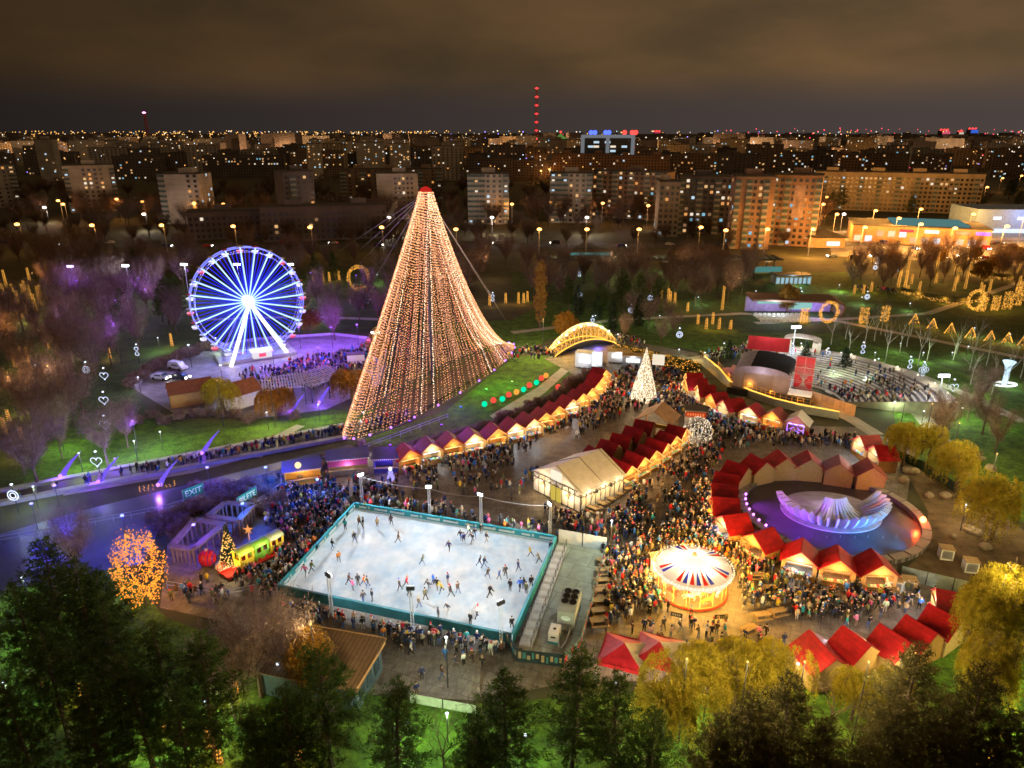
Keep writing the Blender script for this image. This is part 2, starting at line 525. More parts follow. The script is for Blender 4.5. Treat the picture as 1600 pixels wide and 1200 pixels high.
# park paths
def way(pts, w, z, mat='path_paving', name='path'):
    P = [G(*q) if not isinstance(q, Vector) else q for q in pts]
    m = MB(); L, Rr = [], []
    for i, p in enumerate(P):
        d = (P[min(i + 1, len(P) - 1)] - P[max(i - 1, 0)]).normalized(); nn = Vector((-d.y, d.x, 0)) * w / 2
        L.append(p + nn); Rr.append(p - nn)
    vs = [(q.x, q.y, z) for q in L + Rr]; k = len(P)
    m.add(vs, [(i + k, i + 1 + k, i + 1, i) for i in range(k - 1)])
    return struct(name, m, MATS[mat])
way([(100, 770), (300, 735), (470, 690), (560, 660), (610, 640)], 2.2, .04)
way([(470, 665), (420, 690), (400, 715)], 2.0, .044)
way([(1060, 566), (1130, 552), (1240, 548), (1330, 570), (1400, 615), (1440, 650), (1480, 700)], 3.2, .048)
way([(1330, 560), (1420, 580), (1530, 625), (1600, 660)], 2.6, .044)
way([(800, 520), (960, 500), (1160, 490), (1300, 500), (1600, 560)], 2.6, .044)
way([(1180, 505), (1330, 498), (1450, 490), (1600, 440)], 2.6, .048)
way([(620, 500), (480, 495), (300, 500)], 2.6, .044)
# avenue, car park and the side streets
way([Vector((-700, 352, 0)), Vector((0, 345, 0)), Vector((160, 352, 0)), Vector((700, 380, 0))], 17, .05, 'asphalt', 'avenue')
way([Vector((150, 352, 0)), Vector((175, 420, 0)), Vector((235, 620, 0)), Vector((260, 900, 0))], 12, .055, 'asphalt', 'side_street')
sheet('car_park', [(1300, 400), (1600, 415), (1750, 400), (1700, 350), (1500, 352), (1290, 362)], .045, MATS['car_park_paving'])
way([Vector((60, 360, 0)), Vector((70, 520, 0)), Vector((85, 900, 0)), Vector((95, 1500, 0))], 10, .055, 'asphalt', 'side_street')
mk = MB()
for i in range(90):
    x = -400 + i * 9
    yy = 345 + (abs(x) * .01 if x < 0 else x * .045)
    mk.box((x, yy, .066), (3, .25, .004))
struct('lane_marking', mk, M('road_paint', (.75, .75, .72), .6))

# ================================================================ foliage kinds
def tris_from(P, k, L, w, bias=.35, outward=None):
    """k thin leaves at every point of P"""
    n = len(P) * k
    Q = np.repeat(P, k, axis=0) + rng.normal(0, L * .25, (n, 3))
    D = rng.normal(size=(n, 3)); D[:, 2] += bias
    if outward is not None:
        D += np.repeat(outward, k, axis=0)
    D /= np.linalg.norm(D, axis=1)[:, None] + 1e-9
    A = np.cross(D, rng.normal(size=(n, 3))); A /= np.linalg.norm(A, axis=1)[:, None] + 1e-9
    ln = L * rng.uniform(.6, 1.3, (n, 1)); wd = w * rng.uniform(.7, 1.3, (n, 1))
    V = np.stack([Q - A * wd, Q + A * wd, Q + D * ln], 1).reshape(-1, 3)
    return V, np.arange(len(V)).reshape(-1, 3)
M('bark', (.085, .06, .042), .9, var=.35, scale=3, bump=.5)
M('pale_bark', (.30, .26, .22), .9, var=.35, scale=3)
M('twig', (.11, .075, .06), .9, var=.3, scale=2)
M('birch_bark', (.32, .30, .28), .85, var=.3, scale=4)
leafy('pine_needles', (.026, .05, .014), (.085, .13, .03))
leafy('dark_needles', (.034, .032, .014), (.10, .088, .034))
leafy('fine_twigs', (.15, .10, .085), (.28, .20, .17))
leafy('spruce_needles', (.016, .03, .018), (.05, .075, .04))
leafy('willow_leaves', (.19, .15, .014), (.38, .32, .035), trans=.4)
leafy('autumn_leaves', (.13, .06, .012), (.30, .165, .03), trans=.35)
leafy('rust_leaves', (.12, .05, .012), (.26, .12, .025), trans=.35)
leafy('poplar_leaves', (.20, .10, .035), (.38, .24, .06), trans=.3)
leafy('plume_grass', (.16, .10, .085), (.30, .22, .18), trans=.3)
leafy('shrub_leaves', (.03, .045, .02), (.08, .09, .04), trans=.3)

def limb(m, p, d, L, r, depth, rnd, spread=.55, up=.25, twigs=None, n=5, droop=0.):
    """a branch that forks on"""
    p = Vector(p); d = Vector(d).normalized()
    seg = 3 if depth > 1 else 2
    pts, q = [p], p
    for i in range(seg):
        d = (d + Vector((rnd.gauss(0, .13), rnd.gauss(0, .13), rnd.gauss(0, .08) + up * .12 - droop * .2))).normalized()
        q = q + d * L / seg
        pts.append(q)
    rr = [r * (1 - .45 * i / seg) for i in range(seg + 1)]
    (m if depth > 1 or twigs is None else twigs).tube(pts, rr, n if depth > 2 else 3, cap=False)
    if depth == 0:
        return
    for i in range(rnd.choice((2, 3, 3)) if depth > 1 else rnd.choice((3, 4))):
        a = rnd.uniform(0, 2 * math.pi); o = d.orthogonal().normalized(); o2 = d.cross(o)
        nd = d + (o * math.cos(a) + o2 * math.sin(a)) * rnd.uniform(.5, 1.3) * spread + Vector((0, 0, up * .5))
        limb(m, pts[-1] if i < 2 else pts[rnd.choice((-1, -2))], nd, L * rnd.uniform(.62, .85), r * .52, depth - 1, rnd, spread, up, twigs, n, droop)

def make_bare(seed, h, name, label, trunk='bark', twig='twig', depth=5, spread=.6, up=.3, stem=.3, tr=.18):
    rnd = random.Random(seed)
    m, tw = MB(), MB()
    m.tube([(0, 0, -.2), (rnd.uniform(-.1, .1), rnd.uniform(-.1, .1), h * stem * .5), (rnd.uniform(-.2, .2), 0, h * stem)], [tr * 1.3, tr, tr * .85], 7)
    for i in range(rnd.choice((3, 4))):
        a = i * 2.1 + rnd.uniform(-.4, .4)
        limb(m, (0, 0, h * stem * rnd.uniform(.8, 1)), (math.cos(a) * spread, math.sin(a) * spread, 1), h * .27, tr * .62, depth - 1, rnd, spread, up, tw, 5)
    limb(m, (0, 0, h * stem), (0, 0, 1), h * .27, tr * .7, depth - 1, rnd, spread, up, tw, 5)
    t = thing(name, label, 'tree')
    part('trunk', m, MATS[trunk], t); part('crown', tw, MATS[twig], t)
    return t
def make_pine(seed, h, rad, name, label, mat='pine_needles', lo=.22, dense=1., L=.5, w=.05, bunch=8, layered=.5):
    rnd = random.Random(seed)
    m = MB()
    bx, by = rnd.uniform(-.5, .5), rnd.uniform(-.5, .5)
    m.tube([(0, 0, -.3), (bx * .4, by * .4, h * .5), (bx, by, h * .98)], [.016 * h, .011 * h, .02], 7)
    P, O = [], []
    z = h * lo
    while z < h * .985:
        t = (z - h * lo) / (h * (1 - lo))
        prof = (1 - t) ** .75 * (.55 + .45 * min(1, t * 5))
        nb = rnd.choice((4, 5, 6)) if t < .9 else 3
        a0 = rnd.uniform(0, 6.28)
        for b in range(nb):
            a = a0 + b * 6.283 / nb + rnd.uniform(-.35, .35)
            ln = rad * prof * rnd.uniform(.5, 1.18) + .25
            rise = rnd.uniform(-.05, .35) - .25 * (1 - t)
            base = np.array([bx * z / h, by * z / h, z])
            dirv = np.array([math.cos(a), math.sin(a), rise])
            m.tube([base, base + dirv * ln * .9], [.012 * h * (1 - t) * .3 + .02, .012], 3, cap=False)
            k = max(2, int(ln * 3.4 * dense))
            for i in range(k):
                s = .3 + .75 * (i + rnd.random()) / k
                off = np.array([rnd.gauss(0, .16), rnd.gauss(0, .16), rnd.gauss(0, .10)]) * (ln * .55 + .3)
                P.append(base + dirv * ln * s + off * s + np.array([0, 0, .12 * s * s * ln])); O.append(dirv * .6)
        z += rnd.uniform(.35, .62) * h / 15
    V, F = tris_from(np.array(P), bunch, L, w, .45, np.array(O))
    t = thing(name, label, 'tree')
    part('trunk', m, MATS['bark'], t, smooth=True)
    part('crown', mesh_np('crown', V, F, MATS[mat]), None, t)
    return t
def make_willow(seed, h, rad, name, label, mat='willow_leaves', strands=420):
    rnd = random.Random(seed); m = MB()
    m.tube([(0, 0, -.2), (.1, .05, h * .25), (0, .1, h * .45)], [.34, .28, .2], 7)
    P = []
    lobes = [(rnd.uniform(-.55, .55) * rad, rnd.uniform(-.55, .55) * rad, h * rnd.uniform(.6, .8), rad * rnd.uniform(.4, .62)) for _ in range(7)]
    for i in range(5):
        a = i * 1.26 + rnd.uniform(-.3, .3)
        limb(m, (0, .1, h * .42), (math.cos(a) * .8, math.sin(a) * .8, 1), h * .24, .13, 2, rnd, .5, .3)
    for s in range(strands):
        cx, cy_, cz, cr = rnd.choice(lobes)
        a = rnd.uniform(0, 6.28); e = math.asin(rnd.uniform(-.1, 1))
        x, y, z = cx + cr * math.cos(a) * math.cos(e), cy_ + cr * math.sin(a) * math.cos(e), cz + cr * math.sin(e) * .8
        ln = rnd.uniform(.18, .55) * h * (1 - .4 * math.sin(e))
        ox, oy = math.cos(a) * .25, math.sin(a) * .25
        k = int(ln / .22) + 2
        for j in range(k):
            u = j / k
            P.append((x + ox * math.sqrt(u) * 2.4 + rnd.gauss(0, .08), y + oy * math.sqrt(u) * 2.4 + rnd.gauss(0, .08), max(.5, z - ln * u * u * .6 - ln * u * .4)))
    P = np.array(P)
    V, F = tris_from(P, 3, .32, .045, -1.2)
    t = thing(name, label, 'tree')
    part('trunk', m, MATS['bark'], t); part('crown', mesh_np('crown', V, F, MATS[mat]), None, t)
    return t
def make_leafy(seed, h, rx, rz, name, label, mat='autumn_leaves', clumps=60, per=60, L=.32, w=.11, base=.25, cat='tree', trunk=True):
    rnd = random.Random(seed); m = MB()
    if trunk:
        m.tube([(0, 0, -.2), (.05, 0, h * .4), (0, .05, h * .7)], [.018 * h + .05, .013 * h + .03, .05], 6)
        for i in range(6):
            a = i * 1.05
            limb(m, (0, 0, h * rnd.uniform(.25, .5)), (math.cos(a) * .6, math.sin(a) * .6, 1.1), h * .2, .05, 2, rnd)
    P, O = [], []
    zc = h - rz
    for c in range(clumps):
        a = rnd.uniform(0, 6.28); e = math.asin(rnd.uniform(-1, 1)); q = rnd.uniform(.45, 1.0)
        c0 = np.array([rx * q * math.cos(a) * math.cos(e), rx * q * math.sin(a) * math.cos(e), zc + rz * q * math.sin(e)])
        cr = rnd.uniform(.12, .24) * rx + .12
        d = rng.normal(size=(per, 3)); d /= np.linalg.norm(d, axis=1)[:, None]
        pp = c0 + d * cr * rng.uniform(.5, 1, (per, 1)) ** .5
        P.append(pp); O.append(d * .8)
    P = np.concatenate(P); O = np.concatenate(O)
    P[:, 2] = np.maximum(P[:, 2], .1)
    V, F = tris_from(P, 1, L, w, .1, O)
    t = thing(name, label, cat)
    if trunk:
        part('trunk', m, MATS['bark'], t); part('crown', mesh_np('crown', V, F, MATS[mat]), None, t)
    else:
        part('foliage', mesh_np('foliage', V, F, MATS[mat]), None, t)
    return t
def wrap_lights(P0, P1, r0, r1, turns, n, mb, rad=.07, rnd=random):
    P0, P1 = Vector(P0), Vector(P1)
    for i in range(n):
        u = (i + rnd.random() * .5) / n; a = u * turns * 6.283 + rnd.uniform(-.3, .3)
        r = r0 + (r1 - r0) * u
        p = P0.lerp(P1, u)
        mb.octa((p.x + math.cos(a) * r, p.y + math.sin(a) * r, p.z), rad)
# ================================================================ market stalls
banded('stall_wood', ((.42, .24, .085), (.20, .11, .04)), axis=0, freq=4.5, rough=.7)
vary(MATS['stall_wood'], .7, 1.25)
banded('pale_wood', ((.40, .28, .14), (.24, .16, .08)), axis=0, freq=4.5, rough=.7)
M('red_roof_felt', (.29, .004, .010), .6, var=.3, scale=1.1, bump=.25, spec=.25)
vary(MATS['red_roof_felt'], .72, 1.2); streak(MATS['red_roof_felt'], 0, (3.5, .3, .3), .7, 1.15)
M('brown_roof_felt', (.24, .05, .045), .55, var=.3, scale=1.1, bump=.25)
M('tan_roof', (.36, .20, .08), .7, var=.25, scale=1.0, bump=.2)
M('dark_metal', (.045, .045, .05), .5, metal=.6, var=.2)
M('steel', (.38, .39, .41), .4, metal=.7, var=.15)
M('white_paint', (.75, .75, .74), .5, var=.08)
M('white_canvas', (.62, .58, .52), .7, var=.12, scale=.9, bump=.1)
E('bulb_warm', (1., .52, .13), 3.4)
E('bulb_white', (1., .84, .6), 4.)
E('bulb_amber', (1., .44, .06), 2.6)
E('bulb_cool', (.68, .78, 1.), 4.)
E('bulb_purple', (.42, .16, 1.), 4.)
E('bulb_red', (1., .06, .05), 3.)
E('bulb_blue', (.08, .14, 1.), 3.)
E('glow_panel_warm', (1., .62, .28), 1.6)
E('glow_panel_white', (.95, .97, 1.), 1.9)
goods_mats = [M('goods_red', (.55, .05, .04)), M('goods_cream', (.7, .6, .42)), M('goods_green', (.1, .3, .1)), M('goods_blue', (.1, .2, .5)), M('goods_gold', (.65, .4, .08))]

def make_stall(name, roof='red_roof_felt', wood='stall_wood', string='bulb_warm', col=WARM, watt=95, front=True, neon=None):
    w, d, e, r, o = 4.0, 3.6, 2.35, 3.9, .28
    t = thing(name, 'wooden stall', 'stall')
    b = MB()
    th = .1
    b.box((-w / 2 + th / 2, 0, e / 2), (th, d, e)); b.box((w / 2 - th / 2, 0, e / 2), (th, d, e))
    def gable(y, z0):
        b.add([(-w / 2, y, z0), (w / 2, y, z0), (w / 2, y, e), (0, y, r - .02), (-w / 2, y, e),
               (-w / 2, y + th, z0), (w / 2, y + th, z0), (w / 2, y + th, e), (0, y + th, r - .02), (-w / 2, y + th, e)],
              [(0, 1, 2, 3, 4), (9, 8, 7, 6, 5), (0, 5, 6, 1), (1, 6, 7, 2), (2, 7, 8, 3), (3, 8, 9, 4), (4, 9, 5, 0)])
    gable(d / 2 - th, 0.)
    gable(-d / 2, e - .12)
    b.box((-w / 2 + .28, -d / 2 + .05, e / 2 - .06), (.36, .1, e - .12)); b.box((w / 2 - .28, -d / 2 + .05, e / 2 - .06), (.36, .1, e - .12))
    b.box((0, -d / 2 + .05, .48), (w - .92, .1, .96))
    part('wall', b, MATS[wood], t)
    b = MB()
    for s in (-1, 1):
        q = [(0, -d / 2 - o, r + .06), (0, d / 2 + o, r + .06), (s * (w / 2 + .3), d / 2 + o, e - .17), (s * (w / 2 + .3), -d / 2 - o, e - .17)]
        b.slab(q if s > 0 else q[::-1], -.07 if False else .07)
    part('roof', b, MATS[roof], t)
    b = MB(); b.box((0, -d / 2 - .2, 1.0), (w - .9, .5, .08))
    part('counter', b, MATS['pale_wood'], t)
    b = MB(); b.slab([(-w / 2 + .45, -d / 2 - .02, e - .12), (-w / 2 + .45, -d / 2 - .28, e + .06), (w / 2 - .45, -d / 2 - .28, e + .06), (w / 2 - .45, -d / 2 - .02, e - .12)][::-1], .05)
    part('hatch', b, MATS[wood], t)
    gm = MB()
    for sh in range(3):
        gm.box((0, d / 2 - .35, .8 + sh * .5), (w - .6, .35, .04), mi=1)
        for i in range(11):
            gm.box((-w / 2 + .45 + i * .31, d / 2 - .38, .93 + sh * .5 + random.random() * .08), (.24, .2, .2 + random.random() * .16), mi=random.randrange(5))
    for i in range(8):
        gm.box((-1.2 + i * .34, -d / 2 - .2, 1.12), (.24, .3, .14 + random.random() * .12), mi=random.randrange(5))
    part('goods', gm, goods_mats, t)
    b = MB(); b.box((0, 0, e - .2), (w - 1.2, .12, .06)); b.box((0, -d / 2 + .2, e - .2), (w - 1.2, .1, .06))
    part('lamp', b, E('strip_warm', (1., .66, .3), 7) if col == WARM else E('strip_cool', (.85, .93, 1), 9), t)
    lamp('lamp_light', (0, -.3, e - .35), col, watt * 2.4, t, .35)
    if front:
        lamp('front_light', (0, -d / 2 - .9, e + .15), col, watt * 1.25, t, .25)
    if string:
        b = MB()
        for s in (-1, 1):
            for i in range(15):
                u = i / 14
                b.octa((s * u * (w / 2 + .2), -d / 2 - .33, r - .05 - u * (r - e + .12)), .085)
            for i in range(8):
                b.octa((s * (w / 2 - .05), -d / 2 - .1, e - i * .29), .07)
        for i in range(12):
            b.octa((-w / 2 + .3 + i * .31, -d / 2 - .42, e - .12 - .12 * math.sin(i * 1.5) ** 2), .07)
        part('light_string', b, MATS[string], t)
    if neon:
        b = MB()
        for x0, z0, x1, z1 in ((-1.4, 2.3, 1.4, 2.3), (-1.4, .9, 1.4, .9), (-1.4, .9, -1.4, 2.3), (1.4, .9, 1.4, 2.3), (-1.2, 2.6, 0, 2.2), (0, 2.2, 1.2, 2.6), (-.9, 1.3, -.3, 1.8), (.3, 1.8, .9, 1.3), (-.5, 1.1, .5, 1.1)):
            b.tube([(x0, -d / 2 - .5, z0), (x1, -d / 2 - .5, z1)], .06, 5)
        part('neon_outline', b, MATS['bulb_purple'], t)
    return t
STALLS = []
def put_stall(proto, fr, bk, label, group, sx=1., zr=3.9, dmin=.85, dmax=1.6):
    A, B = G(*fr, zr), G(*bk, zr)
    v = B - A; v.z = 0
    sy = max(dmin, min(dmax, v.length / 4.16))
    c = A + v.normalized() * (sy * 2.08)
    rz = math.atan2(v.y, v.x) - math.pi / 2
    o = dup(proto, (c.x, c.y, .05), rz, label, group, (sx, sy, 1))
    o['category'] = 'stall'
    AVOID.append((c.x, c.y, 2.2 * max(sx, sy) * .95)); STALLS.append((c.x, c.y, rz, o))
    return o
P_warm = make_stall('market_stall')
P_white = make_stall('market_stall', col=COOL, watt=120)
P_plain = make_stall('market_stall', string=None, col=WARM, watt=90)
P_pwhite = make_stall('market_stall', string=None, col=COOL, watt=110)
P_back = make_stall('market_stall', wood='pale_wood', string=None, watt=70)
P_brown = make_stall('market_stall', roof='brown_roof_felt', string=None, watt=90)
P_neon = make_stall('market_stall', roof='white_canvas', string=None, watt=25, col=(.5, .2, 1.), neon=True)
protos = [P_warm, P_white, P_plain, P_pwhite, P_back, P_brown, P_neon]

row = [((641.6, 704.4), (629, 692)), ((675, 693.8), (664, 682)), ((708.5, 686), (699, 675)), ((742, 679), (732, 668)), ((778.7, 671), (767, 660)),
       ((807, 662), (794, 652)), ((835, 655.6), (817, 643)), ((853.8, 646), (843, 638)), ((874, 635.6), (862, 629)), ((896, 625), (884, 619)),
       ((912, 615.6), (900, 610)), ((926, 607), (913, 602)), ((937, 597.5), (925, 593)), ((944, 588), (931, 584)), ((947, 579), (932, 575))]
kinds = [P_plain, P_pwhite, P_plain, P_white, P_warm, P_white, P_white, P_warm, P_warm, P_white, P_warm, P_warm, P_warm, P_warm, P_warm]
looks = {id(P_warm): 'amber bulb strings', id(P_white): 'bulb strings and white light', id(P_plain): 'warm light, no bulbs', id(P_pwhite): 'white light, no bulbs',
         id(P_back): 'pale plank gable', id(P_brown): 'brownish roof', id(P_neon): 'purple neon outline'}
for i, (a, b) in enumerate(row):
    put_stall(kinds[i], a, b, f'red stall with {looks[id(kinds[i])]}, {ORD[i]} from the rink in the lakeside row', 'stalls of the lakeside row')
row = [((919, 696), (937.5, 705.6)), ((938.8, 686), (958.8, 692)), ((956, 677), (977.5, 681)), ((977.5, 665.6), (998.8, 671)), ((992.5, 655.6), (1021.9, 661))]
for i, (a, b) in enumerate(row):
    put_stall(P_back, a, b, f'dark red stall with pale back gable, {ORD[i]} up from the big tent', 'stalls back to back behind the big tent')
row = [((987.5, 728.8), (956, 715)), ((1008, 715.6), (988, 707.5)), ((1026, 705), (1005, 696)), ((1044, 693.8), (1012.5, 684)), ((1057.5, 682.5), (1040, 676)), ((1073, 670.6), (1052.5, 665.6))]
for i, (a, b) in enumerate(row):
    put_stall(P_warm, a, b, f'red stall with amber bulbs facing the crowd, {ORD[i]} up from the big tent', 'lit stalls behind the big tent')
row = [((1355, 716), (1362.5, 727.5)), ((1310.6, 711), (1313, 724)), ((1261, 703.8), (1268, 718.8)), ((1215, 702.5), (1230, 718)), ((1172.5, 708.8), (1193.8, 721)), ((1136, 718.8), (1167.5, 730)),
       ((1117, 737.5), (1153.8, 744)), ((1112, 755), (1151, 759)), ((1113, 777), (1153, 780)), ((1128, 807), (1166, 802.5)), ((1176, 836), (1204, 826)),
       ((1252, 865), (1254.6, 843)), ((1313, 877.5), (1308, 853)), ((1381, 885), (1361.5, 859))]
kinds = [P_brown, P_brown, P_back, P_back, P_back, P_back, P_back, P_back, P_plain, P_pwhite, P_plain, P_pwhite, P_plain, P_plain]
for i, (a, b) in enumerate(row):
    lk = looks[id(kinds[i])]
    put_stall(kinds[i], a, b, f'stall with {lk}, {ORD[i]} round the fountain pool from far right', 'ring of stalls round the fountain pool', sx=1.02, dmin=.9)
row = [((1264, 985), (1307.5, 1033)), ((1316, 978), (1360, 1010)), ((1374, 975), (1410.6, 998)), ((1415, 961), (1462, 990)), ((1450, 944), (1500.6, 970)), ((1462, 920.6), (1500.6, 928))]
for i, (a, b) in enumerate(row):
    put_stall(P_pwhite if i in (1, 3, 5) else P_back, a, b, f'bright red stall seen from behind, {ORD[i]} from the yellow willows in the front row', 'front row of stalls by the willows', sx=1.0, dmax=1.9)
row = [((1343, 682), (1370, 680.6), P_pwhite), ((1365, 697), (1398.8, 697), P_pwhite)]
for i, (a, b, k) in enumerate(row):
    put_stall(k, a, b, ('upper', 'lower')[i] + ' of two dark red stalls with white counters facing left beside the yellow willow', 'pair of stalls by the amphitheatre')
row = [((1072, 583.5), (1096.5, 584), P_warm), ((1071, 593), (1105, 592), P_warm), ((1089.6, 602.6), (1117.8, 602.6), P_white), ((1110, 615.7), (1133, 613), P_plain), ((1129, 626), (1160, 622), P_pwhite),
       ((1170, 637), (1181.7, 630), P_pwhite), ((1207, 644), (1216.8, 637), P_brown), ((1245.6, 650.8), (1251, 643), P_neon)]
for i, (a, b, k) in enumerate(row):
    put_stall(k, a, b, f'stall with {looks[id(k)]} below the stage, {ORD[i]} from the cone tree', 'stalls below the stage')
for o in protos:
    for c in list(o.children):
        bpy.data.objects.remove(c)
    bpy.data.objects.remove(o)

# two soft red and white canopies at the near edge
M('red_canvas', (.42, .012, .03), .45, var=.3, scale=2, bump=.3, spec=.4)
def canopy_tent(px, py, label):
    p = G(px, py, 3.4)
    t = thing('pavilion_tent', label, 'tent', (p.x, p.y, .05), -.35, 'red and white canopies')
    w, e, r = 2.3, 2.3, 3.4
    b = MB()
    cs = [(-w, -w, e), (w, -w, e), (w, w, e), (-w, w, e)]
    for i in range(4):
        A, B = Vector(cs[i]), Vector(cs[(i + 1) % 4]); Mi = (A + B) / 2 + Vector((0, 0, -.12)); T = Vector((0, 0, r))
        q = (Mi + T) / 2 + Vector((0, 0, -.2))
        b.add([A, Mi, B, T, q, (A + T) / 2 - Vector((0, 0, .12)), (B + T) / 2 - Vector((0, 0, .12))], [(0, 1, 4, 5), (1, 2, 6, 4), (5, 4, 3), (4, 6, 3)], 1 if i == 1 else 0)
    part('canopy', b, [MATS['red_canvas'], MATS['white_canvas']], t, smooth=True)
    for c in cs:
        b = MB(); b.tube([(c[0], c[1], 0), c], .05, 6); part('leg', b, MATS['steel'], t)
    b = MB()
    for i in range(4):
        A, B = Vector(cs[i]), Vector(cs[(i + 1) % 4])
        b.slab([A, B, B - Vector((0, 0, .4)), A - Vector((0, 0, .4))], .03, 1 if i == 1 else 0)
    part('valance', b, [MATS['red_canvas'], MATS['white_canvas']], t)
    lamp('lamp_light', (0, 0, 2.2), (1, .8, .7), 90, t)
    AVOID.append((p.x, p.y, 2))
canopy_tent(976, 1005, 'red and white peaked canopy beside the fenced chiller yard')
canopy_tent(1031, 1003, 'red and white peaked canopy nearer the yellow willows')

# tan-roofed open bar in the middle, photo booth and glass bauble beyond the double row
def big_bar():
    A, B = G(1023, 644, 5.4), G(1037, 629, 5.4)
    v = B - A
    c = A + v.normalized() * 2.6; rz = math.atan2(v.y, v.x) - math.pi / 2
    t = thing('open_bar', 'large open bar with tan gable roof above the dark red stalls', 'bar', (c.x, c.y, .05), rz)
    b = MB()
    for s in (-1, 1):
        q = [(0, -2.9, 5.4), (0, 2.9, 5.4), (s * 3.3, 2.9, 3.4), (s * 3.3, -2.9, 3.4)]
        b.slab(q if s > 0 else q[::-1], .1)
    part('roof', b, MATS['tan_roof'], t)
    for x in (-2.9, 2.9):
        for y in (-2.6, 2.6):
            b = MB(); b.box((x, y, 1.75), (.18, .18, 3.5)); part('post', b, MATS['stall_wood'], t)
    b = MB(); b.box((0, -2.5, .55), (5.6, .3, 1.1)); b.box((-2.8, 0, .55), (.3, 5, 1.1)); b.box((2.8, 0, .55), (.3, 5, 1.1)); b.box((0, -2.55, 1.14), (6, .6, .08))
    part('counter', b, MATS['stall_wood'], t)
    b = MB(); b.box((0, -2.8, 2.9), (5.9, .08, .7)); part('fascia', b, M('mustard_cloth', (.5, .33, .05)), t)
    b = MB()
    for i in range(24):
        b.octa((-2.9 + i * .25, -2.92, 3.4), .06)
    part('light_string', b, MATS['bulb_warm'], t)
    lamp('lamp_light', (0, 0, 3), WARM, 220, t)
    AVOID.append((c.x, c.y, 3.4))
big_bar()
p = G(1090, 668)
t = thing('photo_booth', 'grey-roofed booth with orange sign board behind the glass bauble', 'booth', (p.x, p.y + 2.5, .05), -.2)
b = MB(); b.box((0, 0, 1.4), (3.6, 2.6, 2.8)); part('wall', b, MATS['white_paint'], t)
b = MB(); b.box((0, 0, 2.9), (4.1, 3.1, .16)); part('roof', b, M('grey_felt', (.12, .11, .10)), t)
b = MB(); b.box((0, -1.7, 2.2), (3.8, .12, 1.0)); part('sign_board', b, M('orange_paint', (.6, .08, .02)), t)
b = MB()
for i in range(7):
    b.box((-1.4 + i * .46, -1.79, 2.2), (.16, .04, .5))
part('sign_mark', b, E('sign_orange', (1, .35, .12), 1.4), t)
p = G(1088, 697)
t = thing('glass_bauble', 'giant walk-in bauble of pale wire covered in warm white lights', 'light sculpture', (p.x + .3, p.y + 1, .05))
b = MB()
for k in range(10):
    a = k * math.pi / 10
    b.tube([(2.5 * math.cos(x) * math.cos(a), 2.5 * math.cos(x) * math.sin(a), 2.4 + 2.5 * math.sin(x)) for x in np.linspace(-1.2, 1.57, 12)], .035, 4, cap=False)
    b.tube([(-2.5 * math.cos(x) * math.cos(a), -2.5 * math.cos(x) * math.sin(a), 2.4 + 2.5 * math.sin(x)) for x in np.linspace(-1.2, 1.57, 12)], .035, 4, cap=False)
part('frame', b, MATS['steel'], t)
b = MB()
for i in range(330):
    a = random.uniform(0, 6.28); e_ = math.asin(random.uniform(-.85, 1))
    b.octa((2.52 * math.cos(a) * math.cos(e_), 2.52 * math.sin(a) * math.cos(e_), 2.4 + 2.52 * math.sin(e_)), .06)
part('light_string', b, MATS['bulb_white'], t)
lamp('lamp_light', (0, 0, 2.4), (1, .8, .55), 140, t, 1)
AVOID.append((p.x, p.y + 1, 2.6))

